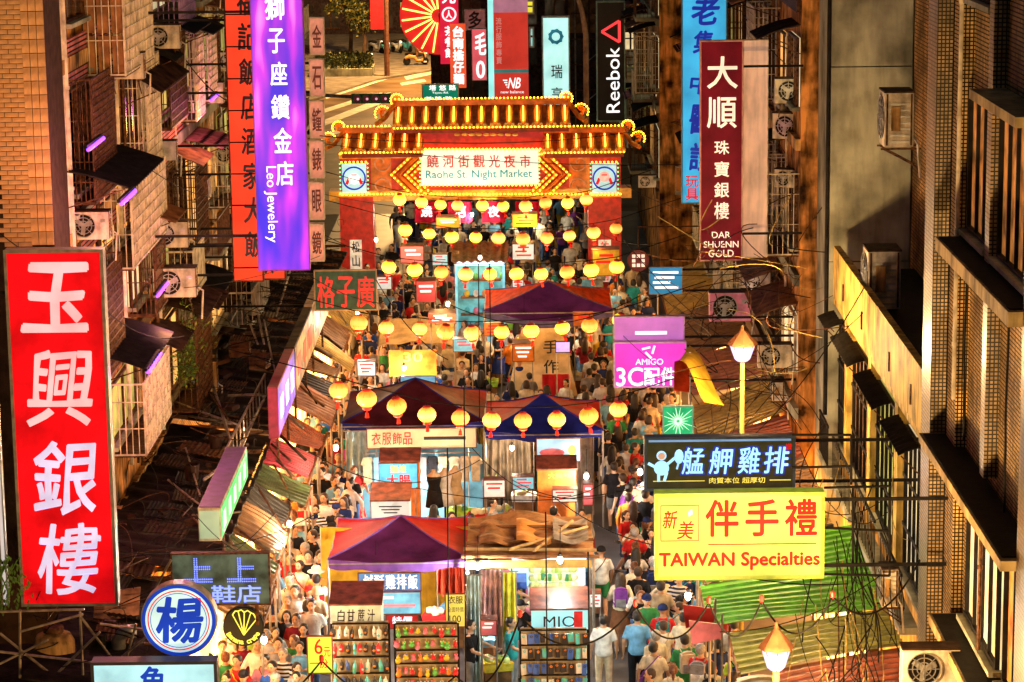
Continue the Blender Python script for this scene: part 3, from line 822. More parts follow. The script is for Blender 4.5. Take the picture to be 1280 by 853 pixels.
for (yy, zz, h) in ((46.3, 6, 9), (51.9, 4, 11), (56.8, 4, 12), (56.3, 5, 6), (49.1, 9, 6)): pipe(bl1, [(XL + .12, yy, zz), (XL + .12, yy, zz + h)], .045, rl.choice([WHT, IRON]))
hood(bl1, -1, XL, 52.0, 56.5, 12.1, 1.0, .5, SOIL)
p = atx(110, 300, -8.0); ac_unit((-7.95, p.y, p.z), 0, .85, label='pale air conditioner under the upper black awning at the left')
p = atx(213, 310, -7.8); ac_unit((-7.8, p.y, p.z), 0, .95, label='cream air conditioner beside the white window grid, left wall')
p = atx(220, 372, -7.5); ac_unit((-7.5, p.y, p.z), 0, 1.05, label='white air conditioner with crossed straps under a sloping sheet at the left')
for (px, py) in ((158, 100), (205, 62), (262, 130), (285, 205), (255, 250), (290, 90)):
    p = atx(px, py, -7.8); ac_unit((-7.8, p.y, p.z), rl.choice([0, PI / 2]), .85, label=uniq('{a}air conditioner hung on the left facade {w}', p, ADJ))

# ---------------------------------------------------------------- left low roofs with their clutter
YR = [40, 46.5, 52, 58, 64, 71, 78, 84]
for i in range(7):
    a, b = YR[i], YR[i + 1]; n = 26
    def f(u, v, a=a, b=b, i=i):
        return (-8.25 + 2.35 * v, a + .06 + (b - a - .12) * u, 3.45 + .12 * (i % 2) - .35 * v + .03 * math.sin(u * 42) + .05 * math.sin(u * 5 + i))
    t = thing('shed_roof', uniq('{a}low shed roof over shops {w}', (-7, (a + b) / 2, 3.4), ('sooty black', 'dark patched', 'grimy', 'dark rusty')), 'roof', (0, 0, 0), 0, 'dark shed roofs over the left shops')
    part(MB().sheet(f, 60, 4, .03), 'roof_sheet', ROOFK, t)
    m = MB()
    for k in range(4):
        y = a + .3 + (b - a - .6) * k / 3; m.box((-7.1, y, 3.26), (2.3, .06, .08))
    part(m, 'purlin', IRON, t)
    if i < 6: m = MB(); m.bbox((-6.1, a + .1, 0), (-6.04, b - .1, 2.7)); part(m, 'shop_front', M('shop_front_lit', (1.0, .44, .11), .5, var=.6, scale=1.2, bump=0, emit=7.5), t)
rc = random.Random(5)
GP = M('galvanised_pipe', (.30, .24, .19), .4, metal=.5, var=.4, scale=8)
def add_pipe(a, b, r, mat, fmt, group='loose pipes on the low roofs', cat='pipe', name='metal_pipe'):
    mid = (Vector(a) + Vector(b)) / 2
    lb = uniq(fmt, mid, ('', 'thin', 'rusty', 'pale', 'bent', 'long', 'dull', 'slanting', 'short'))
    if not lb: return
    tag(MB().tube([a, (mid + Vector((0, 0, rc.uniform(-.05, .05)))), b], r, 6).build(name, mat, None, True), lb, cat, group)
for px0, py0, px1, py1 in ((238, 458, 286, 525), (285, 495, 333, 494), (212, 500, 300, 532), (215, 515, 290, 530), (300, 640, 240, 644), (242, 648, 300, 690), (305, 700, 225, 705), (300, 565, 330, 500),
                           (255, 600, 300, 560), (330, 400, 345, 470), (365, 330, 345, 395), (320, 380, 330, 430), (262, 470, 300, 590), (285, 330, 322, 430), (232, 560, 250, 620), (210, 600, 262, 640)):
    a, b = atz(px0, py0, 3.6 + rc.uniform(0, .4)), atz(px1, py1, 3.6 + rc.uniform(0, .3))
    add_pipe(a, b, rc.uniform(.018, .035), rc.choice([GP, GP, IRON]), '{a}metal pipe lying across the dark roofs {w}')
rl_ = thing('roof_railing', 'white ladder-like railing slanting along the dark roofs, left of the awnings', 'railing', (0, 0, 0))
a, b = atz(283, 592, 3.6), atz(332, 494, 3.7)
for dz in (0, .5): part(MB().tube([a + Vector((0, 0, dz)), b + Vector((0, 0, dz))], .03, 6), 'rail', GP, rl_)
for k in range(13):
    p = a.lerp(b, k / 12); part(MB().tube([p, p + Vector((0, 0, .5))], .018, 5), 'baluster', GP, rl_)
# tangled wires, twigs and scraps nobody could count
m = MB()
for k in range(190):
    y = rc.uniform(41, 82); x = rc.uniform(-8.2, -6.0); z = 3.55 + rc.random() ** 2 * .7; L_ = rc.uniform(.3, 1.6); a = rc.uniform(0, 2 * PI)
    c0, c1, c2 = Vector((x, y, z)), Vector((x + rc.uniform(-.9, .9), y + rc.uniform(-1.2, 1.2), z + rc.uniform(-.1, .6))), Vector((x + math.cos(a) * L_ * 1.5, y + math.sin(a) * L_ * 1.9, z + rc.uniform(-.1, .25)))
    pts = [c0 * (1 - q) ** 2 + c1 * 2 * q * (1 - q) + c2 * q * q for q in [i / 9 for i in range(10)]]
    pts = [(max(-8.25, min(-5.9, p[0])), p[1], p[2]) for p in pts]
    m.tube(pts, rc.uniform(.006, .013), 4, mi=rc.choice([0, 0, 0, 1]))
tag(m.build('roof_debris', [BLACK, IRON, GP], None), 'tangled wires, twigs and scraps heaped over the dark low roofs at the left', 'debris', kind='stuff')
m = MB()
for k in range(50):
    y = rc.uniform(41, 82); x = rc.uniform(-8.1, -6.1); a = rc.uniform(0, PI)
    m.box((x, y, 3.56 + rc.random() * .15), (rc.uniform(.08, .5), rc.uniform(.05, .35), rc.uniform(.02, .12)), (rc.uniform(-.3, .3), rc.uniform(-.3, .3), a), mi=rc.choice([0, 0, 0, 0, 3]))
tag(m.build('roof_scraps', [SOIL, IRON, BRN, M('dull_scrap', (.06, .03, .02), .6)], None), 'flat scraps of board and sheet strewn on the dark low roofs', 'debris', kind='stuff')
for i, (px, py) in enumerate(((300, 445), (255, 520), (325, 460), (240, 600), (345, 350), (270, 560))):
    p = atz(px, py, 3.55); t = thing('plastic_bucket' if i % 2 else 'wooden_crate', uniq('{a}' + ('dark bucket' if i % 2 else 'broken wooden crate') + ' left on the low roof {w}', p, ADJ), 'bucket' if i % 2 else 'crate', p, i * .7)
    if i % 2:
        part(MB().lathe((0, 0, 0), [(.13, 0), (.17, .32), (.18, .34), (.155, .33), (.12, .03)], 14), 'bucket_wall', SOIL, t); part(MB().tube([(-.17, 0, .33), (-.1, -.1, .2), (.1, -.1, .2), (.17, 0, .33)], .008, 5), 'handle', GP, t)
    else:
        for z in (.05, .17, .29):
            for (c, d) in (((0, -.2, z), (.5, .02, .09)), ((0, .2, z), (.5, .02, .09)), ((-.25, 0, z), (.02, .4, .09)), ((.25, 0, z), (.02, .4, .09))): part(MB().box(c, d), 'slat', BRN, t)
        part(MB().box((0, 0, .0), (.48, .38, .015)), 'crate_bottom', BRN, t)
for k in range(30):
    y = 42.5 + k * 1.3; x = rc.uniform(-7.7, -6.9); w_, l_ = rc.uniform(.6, 1.0), rc.uniform(.8, 1.25); lb = uniq('{a}sheet of corrugated iron laid on the dark roofs {w}', (x, y, 3.6), ('rusty', 'bent', 'blackened', 'loose', 'brown', 'dull'))
    if lb:
        t = thing('corrugated_sheet', lb, 'metal sheet', (x, y, 3.50 - (x + 8.25) * .149 + .09), rc.uniform(-.07, .07), 'loose iron sheets on the dark roofs'); part(MB().sheet(lambda u, v: ((u - .5) * w_, (v - .5) * l_, .012 * math.cos(u * 18 * PI) - .149 * (u - .5) * w_), 18, 3, .01), 'sheet_metal', rc.choice([SOIL, IRON, M('dark_rust_sheet', (.13, .05, .02), .55, var=.6, streak=.5), BLACK]), t)
# creeper
cr = thing('creeper_plant', 'bright green creeper hanging off the left wall beside the cages', 'plant', atx(225, 480, -7.9))
base = cr.location
LEAF = [M('leaf_yellow_green', (.22, .30, .03), .5, var=.3), M('leaf_green', (.06, .15, .02), .5, var=.3)]
st = MB(); lf = MB()
for k in range(26):
    p = atx(rc.uniform(232, 268), rc.uniform(372, 470), -7.7 + rc.uniform(-.2, .3)) - base
    q = Vector((rc.uniform(-.1, .2), rc.uniform(-1, 1), rc.uniform(.0, .4)))
    st.tube([q * .3, q.lerp(p, .5) + Vector((0, 0, .2)), p], .010, 4)
    for j in range(40):
        c = q.lerp(p, rc.uniform(.25, 1.1)) + Vector((rc.gauss(0, .12), rc.gauss(0, .2), rc.gauss(0, .12)))
        a = Vector((rc.uniform(-1, 1), rc.uniform(-1, 1), rc.uniform(-1, 1))).normalized() * .06; b_ = a.cross(Vector((rc.random(), rc.random(), 1))).normalized() * .025
        lf.add([c - a, c + b_, c + a, c - b_], [(0, 1, 2, 3)], rc.randrange(2))
part(st, 'stem', M('plant_stem', (.12, .10, .03), .7), cr); part(lf, 'foliage', LEAF, cr, kind='stuff')

# ---------------------------------------------------------------- right side: near building with pilasters, annex with parapet, concrete end wall, far row
XR = 6.5
nb = thing('apartment_building', 'near right building of pale mosaic walls, brown pilasters and tall windows', 'building', (0, 0, 0))
m = MB(); m.bbox((XR + .28, 28, 0), (XR + 9, 41.2, 21)); part(m, 'wall', W_PL, nb)
def pil(y0, y1, x0, x1, mt, z0=0, z1=21): m = MB(); m.bbox((x0, y0, z0), (x1, y1, z1)); part(m, 'pilaster', mt, nb)
pil(40.7, 41.6, XR - .12, XR + .6, W_MO)
pil(39.6, 40.4, XR + .10, XR + .35, W_PL)
pil(32.4, 33.3, XR - .10, XR + .6, W_MD)
pil(36.9, 37.25, XR + .08, XR + .35, W_MO, 7.4, 21)
def slab(y0, y1, z, x0, x1, th=.14, mt=None, name='ledge'): m = MB(); m.bbox((x0, y0, z), (x1, y1, z + th)); return part(m, name, mt or M('ledge_paint', (.50, .36, .16), .6, var=.4, scale=2, streak=.4), nb)
slab(33.35, 40.65, 7.05, XR - .30, XR + .27); slab(33.35, 39.5, 10.35, XR - .28, XR + .27, .2); slab(33.35, 36.9, 12.95, XR - .25, XR + .27)
slab(33.35, 39.3, 4.45, XR - .30, XR + .27, .16)
m = MB(); m.bbox((XR - .26, 33.5, 7.195), (XR + .25, 40.5, 7.215)); part(m, 'ledge_top_shade', BLACK, nb)  # black strips paint in the shade on ledge tops lit from below
m = MB(); m.bbox((XR - .24, 33.5, 10.553), (XR + .25, 39.4, 10.57)); part(m, 'ledge_top_shade', BLACK, nb)
m = MB(); m.bbox((XR - .26, 33.5, 4.613), (XR + .25, 39.2, 4.63)); part(m, 'ledge_top_shade', BLACK, nb)
CUR = glow('curtained_window_amber', (.55, .20, .04), .55, .7, 2.5)
window(nb, 1, XR + .26, 34.2, 36.8, 10.7, 12.8, CUR, 4, BLACK)
window(nb, 1, XR + .26, 36.1, 38.8, 4.75, 6.85, LITW[2], 4, BLACK)
window(nb, 1, XR + .26, 33.5, 35.6, 4.75, 6.85, CUR, 3, BLACK)
window(nb, 1, XR + .26, 37.4, 39.4, 10.7, 12.8, CUR, 3, BLACK)
window(nb, 1, XR + .26, 37.4, 39.4, 14.2, 16.2, CUR, 3, BLACK)
pipe(nb, [(XR + .05, 39.5, 8), (XR + .05, 39.5, 15)], .035, WHT); pipe(nb, [(XR + .1, 37.1, 3), (XR + .1, 37.1, 7)], .03, IRON)

for y_, z_, h_ in ((38.9, 7.5, 3), (35.4, 7.3, 3), (40.5, 4, 12), (36.0, 2, 2.5)): pipe(nb, [(XR + .12, y_, z_), (XR + .12, y_ + .1, z_ + h_ * .5), (XR + .12, y_, z_ + h_)], .018, BLACK, 'wall_cable')
an = thing('annex_building', 'low yellow annex with a long pale parapet under the concrete end wall', 'building', (0, 0, 0))
PAR = M('parapet_paint', (.78, .52, .12), .6, var=.5, scale=1.5, bump=.3, streak=.6)
m = MB(); m.bbox((XR + .22, 41.65, 0), (XR + 1.7, 55, 6.7)); part(m, 'wall', M('plaster_mustard', (.45, .33, .10), .65, var=.5, scale=1.5, streak=.5), an)
m = MB(); m.bbox((XR, 41.65, 6.75), (XR + .14, 55, 7.85)); part(m, 'parapet', PAR, an)
m = MB(); m.bbox((XR + .15, 41.65, 7.2), (XR + 1.75, 54.98, 7.34)); part(m, 'roof', BLACK, an)
m = MB(); m.bbox((XR + .02, 41.65, 6.6), (XR + .21, 55, 6.74)); part(m, 'soffit', PAR, an)
m = MB(); m.bbox((XR + 1.72, 41.66, 0), (XR + 8, 55.5, 21)); part(m, 'upper_wall', W_TL, an)
for y in (41.8, 45.2, 48.9, 52.6): m = MB(); m.bbox((XR + .02, y, 3.2), (XR + .21, y + .42, 6.59)); part(m, 'column', PAR, an)
for k, (a, b, li) in enumerate(((42.4, 45.0, LITW[2]), (45.8, 48.7, LITW[1]), (49.5, 52.4, M('brown_shutter', (.28, .14, .06), .5, var=.5)), (53.2, 54.8, DKW))):
    window(an, 1, XR + .20, a, b, 3.7, 6.3, li, 5, BLACK)
    for q_ in range(2): part(MB().bbox((XR + .08, a + .06, 4.5 + q_ * .9), (XR + .10, b - .06, 4.56 + q_ * .9)), 'transom', BLACK, an)
    m = MB(); m.bbox((XR - .32, a - .15, 3.3), (XR + .0, b + .15, 3.42)); part(m, 'balcony_slab', CONC, an)
    m = MB(); n = 14
    for i in range(n + 1): m.box((XR - .28, a + (b - a) * i / n, 3.85), (.015, .015, .85))
    m.box((XR - .28, (a + b) / 2, 4.3), (.04, b - a, .05)); part(m, 'railing', BLACK, an)
    hood(an, 1, XR + .0, a, b, 6.5, .35, .12, BLACK)
for i, y in enumerate((43.5, 46.2, 50.1, 53.1)):
    m = MB(); m.bbox((XR - .03, y, 7.0), (XR - .003, y + .06, 7.35)); part(m, 'wall_anchor', IRON, an)
hood(an, 1, XR + 1.7, 42.5, 46, 11.9, .6, .3, BLACK)
window(an, 1, XR + 1.7, 42.7, 45.8, 9.5, 11.6, DKW, 3, BLACK); window(an, 1, XR + 1.7, 48, 50.2, 9.0, 11.2, DKW, 2, BLACK)

cw = thing('apartment_building', 'bare grey concrete end wall right of the maroon gold shop sign', 'building', (0, 0, 0))
zz = [0, 7.4, 11.6, 13.65, 21]
for i in range(4):
    m = MB(); m.bbox((XR - .02, 55.6, zz[i] + .012), (XR + 1.70, 56.2, zz[i + 1] - .012)); part(m, 'concrete_panel', CONC, cw)
m = MB(); m.bbox((XR + .02, 56.21, 0), (XR + 8, 58.4, 21)); part(m, 'wall', CONC, cw)
m = MB(); m.tube([(XR - .06, 55.7, 4), (XR - .06, 55.7, 18)], .05, 8); part(m, 'drain_pipe', BLACK, cw)
rr_ = random.Random(23)
row_building(1, 4.75, 93.5, 112, 'cage-hung building right behind the gate, beside the black vertical sign', W_OR, rnd=rr_)
XQ = 6.15
row_building(1, XQ, 58.5, 66, 'right apartment front with dark cages beside the concrete end wall', W_OR, rnd=rr_)
row_building(1, XQ, 66, 76, 'brown tiled apartment front behind the maroon gold shop sign', W_MD, rnd=rr_)
row_building(1, XQ, 76, 88, 'ochre apartment front behind the tall blue lit sign', W_OR, rnd=rr_)
row_building(1, XQ, 88, 103, 'far right apartment front with clinic balconies beside the gate', W_CR, rnd=rr_)
p = at(1120, 183, 50); ac_unit(p, -PI / 2, 1.1, label='large air conditioner jutting from the wall above the dark recess', h=.95, w=.7, dp=.5)
p = atx(1103, 404, XR + .45); ac_unit((XR + .42, p.y, 7.36), -PI / 2, 1.15, label='large air conditioner standing behind the pale parapet', h=1.0, w=.7, dp=.55, base=False)
p = at(1108, 752, 40.9); ac_unit((p.x, p.y - .2, p.z), -PI / 2, .8, label='air conditioner among tangled cables right of the green metal awning', h=.8, w=.5)
p = at(1170, 850, 37.5); ac_unit((p.x - .1, p.y, p.z - .1), 0, 1.0, label='air conditioner cut off by the bottom edge near the right wall')
for px, py, D, s_ in ((990, 130, 60, .95), (990, 175, 60.5, 1.0), (948, 365, 64, .9), (985, 235, 60, .7), (968, 460, 58, .9)):
    p = at(px, py, D); ac_unit(p, rr_.choice([0, -.5]), s_, label=uniq('{a}air conditioner mounted on the right facade {w}', p, ADJ))
p = at(912, 402, 62); pk = ac_unit(p, 0, 1.15, M('pink_casing', (.75, .25, .40), .4), label='pink-lit air conditioner with a big black fan left of the parapet', w=.86, h=.62)  # casing itself coloured pink

# far backdrop past the gate
def far_block(x0, x1, y0, y1, z1, label, wall, nx, nz, litp=.3, name='office_building'):
    t = thing(name, label, 'building', (0, 0, 0)); m = MB(); m.bbox((x0, y0, 0), (x1, y1, z1)); part(m, 'wall', wall, t)
    for i in range(nx):
        for j in range(nz):
            a = x0 + (x1 - x0) * (i + .15) / nx; b = x0 + (x1 - x0) * (i + .85) / nx; c = z1 * (j + .2) / nz; d = z1 * (j + .85) / nz
            w = MB(); w.bbox((a, y0 - .05, c), (b, y0 + .05, d)); wo = part(w, 'window', rr_.choice(LITW) if rr_.random() < litp else DKW, t)
            f = MB(); f.box(((a + b) / 2, y0 - .09, (c + d) / 2), (.08, .06, d - c)); f.box(((a + b) / 2, y0 - .09, c), (b - a, .1, .1)); part(f, 'window_frame', IRON, wo)
    return t
far_block(-60, -38, 262, 275, 20, 'far dark building left of the purple banner top', W_OR, 9, 6)
far_block(-37.5, -23, 240, 255, 16, 'far building with bright shop windows above the parked scooters', M('dark_cladding', (.06, .05, .05), .6, var=.5), 7, 5, .5)
far_block(-22.5, -6, 205, 225, 18, 'dark building behind the red and white vertical signs', M('dark_cladding_2', (.05, .03, .03), .6, var=.5), 8, 6, .25)
far_block(-5.5, 4, 150, 170, 16, 'dark building behind the tall red billboard', M('dark_cladding_3', (.07, .04, .035), .6, var=.5), 6, 7, .3)
far_block(4.3, 30, 135, 160, 20, 'dark cage-covered building behind the black vertical sign', W_MD, 12, 9, .3)
# lattice of pipes and cages behind the gate's right half
lt = thing('scaffold', 'dark lattice of rusty scaffold pipes behind the gate on the right', 'scaffold', (0, 0, 0))
for i in range(9):
    x = 2.2 + i * .62; part(MB().tube([(x, 118, 0), (x, 118, 16)], .035, 5), 'upright', IRON if i % 3 else GP, lt)
for j in range(12):
    part(MB().tube([(2.0, 117.9, 1.2 + j * 1.15), (7.4, 117.9, 1.2 + j * 1.15)], .03, 5), 'ledger', IRON, lt)
for j in range(6): part(MB().tube([(2.2 + j * .3, 117.8, 2 + j * 2), (5 + j * .3, 117.8, 4.2 + j * 2)], .025, 5), 'brace', GP, lt)
for k in range(6):
    m = MB(); x = 2.5 + (k % 3) * 1.6; z = 8 + (k // 3) * 3.0; m.box((x, 118.2, z), (1.2, .04, 1.6)); part(m, 'board', [BRN, DARK, W_PK][k % 3], lt)
# ================================================================ signs
IVORY = M('ivory_lettering', (.82, .72, .66), .5, var=.1, bump=0, emit=.55)
def rect(px0, py0, px1, py1, D):
    a, b = at(px0, py0, D), at(px1, py1, D); return a.x, b.x, b.z, a.z     # x0, x1, z0, z1
class Sign:
    """a box sign facing the camera side of the street; u, v in 0..1 run over its face from the top left"""
    def __init__(s, name, label, px, D, face, edge=None, th=.22, frame=.04, cat='sign', group=None, yaw=0, wall=None, post=None):
        x0, x1, z0, z1 = rect(*px, D); s.w, s.h = x1 - x0, z1 - z0; s.D = D
        s.t = thing(name, label, cat, ((x0 + x1) / 2, D, z0), yaw, group)
        s.th = th; edge = edge or ALU
        m = MB(); m.box((0, th / 2, s.h / 2), (s.w - .01, th - .02, s.h - .01)); part(m, 'casing', edge, s.t)
        m = MB(); m.box((0, -.002, s.h / 2), (s.w - frame * 2, .012, s.h - frame * 2)); part(m, 'face_panel', face, s.t)
        if frame:
            m = MB(); f = frame
            for x in (-s.w / 2 + f / 2, s.w / 2 - f / 2): m.box((x, -.006, s.h / 2), (f, .03, s.h))
            for z in (f / 2, s.h - f / 2): m.box((0, -.006, z), (s.w - 2 * f, .03, f))
            part(m, 'frame', edge, s.t)
        if wall is not None:                     # arms back to the wall at X = wall
            dx = wall - (x0 + x1) / 2; sg = 1 if dx > 0 else -1
            for z in (s.h * .12, s.h * .88): part(MB().box(((dx + sg * s.w / 2) / 2, th / 2, z), (abs(dx - sg * s.w / 2), .05, .05)), 'bracket_arm', BLACK, s.t)
        if post:                                # posts down to the ground or a roof at z = post
            m = MB()
            for x in (-s.w * .35, s.w * .35): m.tube([(x, th / 2, 0), (x, th / 2, post - z0)], .03, 6)
            part(m, 'post', IRON, s.t)
    def stripes(s, i, mat):                 # print too small to read in the photograph
        for k in range(2 + i % 2): s.panel(.14 + .06 * ((i + k) % 3), .18 + k * .24, .86 - .10 * ((i * 2 + k) % 3), .28 + k * .24, mat, 'print_line')
    def xz(s, u, v): return (u - .5) * s.w, (1 - v) * s.h
    def text(s, st, u0, v0, u1, v1, mat, bold=.0, name='lettering', y=-.012, **k):
        x0, z1 = s.xz(u0, v0); x1, z0 = s.xz(u1, v1); return letters(s.t, st, x0, z0, x1, z1, y, mat, bold, name=name, **k)
    def column(s, st, u0, v0, u1, v1, mat, bold=0, gap=.12, **k):
        n = len(st); h = (v1 - v0) / n
        for i, c in enumerate(st):
            s.text(c, u0, v0 + h * i + h * gap / 2, u1, v0 + h * (i + 1) - h * gap / 2, mat, bold, name='character', **k)
    def row(s, st, u0, v0, u1, v1, mat, bold=0, gap=.12, **k):
        n = len(st); w = (u1 - u0) / n
        for i, c in enumerate(st):
            s.text(c, u0 + w * i + w * gap / 2, v0, u0 + w * (i + 1) - w * gap / 2, v1, mat, bold, name='character', **k)
    def panel(s, u0, v0, u1, v1, mat, name='colour_panel', y=-.011):
        x0, z1 = s.xz(u0, v0); x1, z0 = s.xz(u1, v1); m = MB(); m.bbox((x0, y, z0), (x1, y + .003, z1)); return part(m, name, mat, s.t)
RED = glow('lit_red_acrylic', (.85, .004, .010), .58, .45, .9)
# big red jewelry banner
s = Sign('banner_sign', 'big red vertical jewelry banner with four large pinkish white characters at lower left', (4, 313, 148, 757), 42, RED, edge=M('steel_frame', (.30, .28, .27), .4, metal=.6), th=.3, frame=.05, wall=-8.9)
BW = glow('lit_pinkish_white', (.85, .52, .62), .75, .15)
BT = glow('lit_pale_blue_white', (.58, .58, .92), .85, .15)
for i, (c, v0, v1, mt) in enumerate((('玉', .04, .225, BW), ('興', .275, .49, BW), ('銀', .53, .735, BT), ('樓', .765, .965, BT))):
    s.text(c, .15 + .03 * (i > 1), v0, .84, v1, mt, (.028, .012, .014, .010)[i], name='character', shear=.12, wob=.035)
# white side board left of it
s2 = Sign('side_board', 'plain white board edging the big red jewelry banner at the far left', (-14, 313, 5, 757), 42.15, glow('lit_white_side', (.62, .66, .72), .6, .15, .8), edge=ALU, th=.2, frame=.02)
# purple banner
PURP = M('lit_purple_acrylic', (.42, .05, .85), .35, var=0, bump=0, emit=.8)
def _pp():
    nt = PURP.node_tree; N = nt.nodes; L = nt.links; b = N['Principled BSDF']
    tc = N.new('ShaderNodeTexCoord'); mp = N.new('ShaderNodeMapping'); mp.inputs['Scale'].default_value = (1.6, 1, .33); L.new(tc.outputs['Object'], mp.inputs[0])
    n = N.new('ShaderNodeTexNoise'); n.inputs['Scale'].default_value = 1.25; n.inputs['Detail'].default_value = 2; L.new(mp.outputs[0], n.inputs[0])
    r = N.new('ShaderNodeValToRGB'); e = r.color_ramp.elements; e[0].position = .38; e[0].color = (.02, .015, .60, 1); e[1].position = .68; e[1].color = (.80, .25, .85, 1)
    k = e.new(.48); k.color = (.12, .02, .62, 1); k = e.new(.58); k.color = (.38, .03, .72, 1); L.new(n.outputs['Fac'], r.inputs[0])
    L.new(r.outputs[0], b.inputs['Base Color']); L.new(r.outputs[0], b.inputs['Emission Color'])
_pp()
s = Sign('banner_sign', 'tall purple jewelry banner with white characters and English words turned sideways', (311, -30, 388, 338), 52, PURP, edge=M('violet_edge', (.20, .04, .40), .4), th=.2, frame=.02, wall=-8.3)
WH = glow('lit_white_lettering', (.95, .93, .90), 1.3, .05)
for c, y0, y1, x0, x1 in (('獅', -8, 24, 333, 361), ('子', 35, 65, 336, 360), ('座', 76, 105, 338, 362), ('鑽', 117, 147, 338, 364), ('金', 158, 189, 340, 366), ('店', 200, 230, 342, 367)):
    s.text(c, (x0 - 311) / 77, (y0 + 30) / 368, (x1 - 311) / 77, (y1 + 30) / 368, WH, .014, name='character')
s.text('Leo Jewelery', (323 - 311) / 77, (206 + 30) / 368, (342 - 311) / 77, (302 + 30) / 368, WH, .006, rot=1)
# red sign with black characters, behind the purple banner (white grid of squares)
REDO = glow('lit_orange_red', (.88, .06, .02), .9, .25, 1)
s = Sign('vertical_sign', 'tall orange-red sign with black brush characters half hidden behind the purple banner', (279, -20, 330, 352), 56, REDO, edge=IRON, th=.25, frame=.03, wall=-8.3)
BK = M('black_lettering', (.012, .01, .012), .5, var=.1, bump=0)
for i in range(9):
    x, z = s.xz(0, (i + .95) / 9.4); m = MB(); m.box((0, -.012, z), (s.w - .06, .012, .03)); part(m, 'joint_strip', BLACK, s.t)
for i, c in enumerate('福記飯店酒家大飯'):
    s.text(c, .42, (i + .12) / 8.6, 1.0, (i + .88) / 8.6, BK, .03, name='character', shear=.1, wob=.03)
s = Sign('lower_sign', 'orange-red box sign low behind the foot of the purple banner', (318, 300, 358, 350), 56.6, REDO, edge=IRON, th=.2, wall=-8.3)
s.text('飲', .1, .15, .6, .85, BK, .02, name='character')
# stack of pinkish boxes right of the purple banner
for i in range(7):
    y = 22 + i * 52 - (i > 2) * 2
    if y > 290: break
    s = Sign('box_sign', 'pinkish square character sign, number %s down the stack right of the purple banner' % ['one', 'two', 'three', 'four', 'five', 'six'][i], (386, y, 406, y + 47), 60 + .02 * i, M('salmon_panel', (.70, .32, .24), .5, var=.4, scale=3, emit=.25, bump=0), edge=WHT, th=.25, frame=.025, group='stacked square character signs', wall=-8.3 if i % 2 else None)
    s.text('金石鐘錶眼鏡'[i], .2, .2, .8, .8, M('dark_red_lettering', (.15, .02, .015), .5, bump=0), .02, name='character')
# gold shop sign
MAR = glow('lit_maroon_panel', (.13, .004, .010), .7, .35, 1.5)
s = Sign('vertical_sign', 'maroon vertical gold shop sign with cream characters and three English words below', (875, 51, 928, 326), 58, MAR, edge=M('pink_edge', (.6, .3, .28), .5), th=.25, frame=.03, wall=6.15)
CRM = glow('lit_cream_lettering', (.92, .74, .58), 1.0, .05)
for c, y0, y1, x0, x1 in (('大', 71, 110, 884, 921), ('順', 121, 159, 884, 920), ('珠', 175, 192, 893, 911), ('寶', 201, 220, 893, 911), ('銀', 227, 246, 893, 911), ('樓', 252, 273, 893, 911)):
    s.text(c, (x0 - 875) / 53, (y0 - 51) / 275, (x1 - 875) / 53, (y1 - 51) / 275, CRM, .012, name='character')
for w_, y0, y1, x0, x1 in (('DAR', 289, 297, 890, 913), ('SHUENN', 301, 309, 880, 923), ('GOLD', 312, 321, 886, 917)):
    s.text(w_, (x0 - 875) / 53, (y0 - 51) / 275, (x1 - 875) / 53, (y1 - 51) / 275, CRM, .016)
s = Sign('signboard', 'blank pale pink board just right of the maroon gold shop sign', (929, 50, 959, 322), 58.6, M('pale_pink_board', (.78, .50, .36), .5, var=.35, scale=.8, emit=.25, bump=0, streak=.3), edge=WHT, th=.15, frame=.02)
# blue lit vertical sign
BLU = glow('lit_sky_blue', (.06, .50, .88), .85, .3, 1)
BL2 = M('blue_lettering', (.01, .03, .42), .4, var=.1, bump=0, emit=.5)
s = Sign('vertical_sign', 'tall bright blue lit clinic sign with dark blue brush characters and two red ones', (852, -30, 908, 254), 66, BLU, edge=M('blue_edge', (.1, .4, .6), .4), th=.25, frame=.03, wall=6.15)
for c, y0, y1, x0, x1 in (('老', -4, 30, 864, 898), ('集', 38, 66, 866, 890), ('中', 92, 116, 862, 888), ('醫', 130, 166, 862, 890), ('診', 178, 212, 862, 890)):
    s.text(c, (x0 - 852) / 56, (y0 + 30) / 284, (x1 - 852) / 56, (y1 + 30) / 284, BL2, .03, name='character', shear=.15, wob=.03)
RL = M('red_lettering', (.75, .01, .01), .5, var=.1, bump=0, emit=.6)
for c, y0, y1 in (('玩', 219, 233), ('具', 235, 250)): s.text(c, (857 - 852) / 56, (y0 + 30) / 284, (873 - 852) / 56, (y1 + 30) / 284, RL, .015, name='character')
# chicken sign
s = Sign('shop_sign', 'wide dark sign with glowing blue brush characters, fried chicken stall, right side', (805, 547, 994, 612), 43.5, M('dark_olive_face', (.035, .028, .012), .3, var=.3, emit=.6), edge=M('blue_grey_frame', (.10, .16, .28), .4), th=.25, frame=.045, wall=6.74)
CY = glow('lit_ice_blue', (.38, .72, 1.0), 1.4, .1)
DB = M('deep_blue_outline', (.01, .04, .45), .4, bump=0, emit=.6)
for i, (x0, x1) in enumerate(((852, 880), (886, 916), (922, 950), (955, 986))):
    c = '艋舺雞排'[i]
    s.text(c, (x0 - 1 - 805) / 189, .17, (x1 + 1 - 805) / 189, .72, DB, .06, name='character_outline', shear=.12, y=-.0095)
    s.text(c, (x0 - 805) / 189, .20, (x1 - 805) / 189, .69, CY, .012, name='character', shear=.12, y=-.013)
YE = glow('lit_yellow_lettering', (.95, .78, .12), 1.1, .05)
s.text('肉質本位 超厚切', .43, .76, .80, .87, YE, .01)
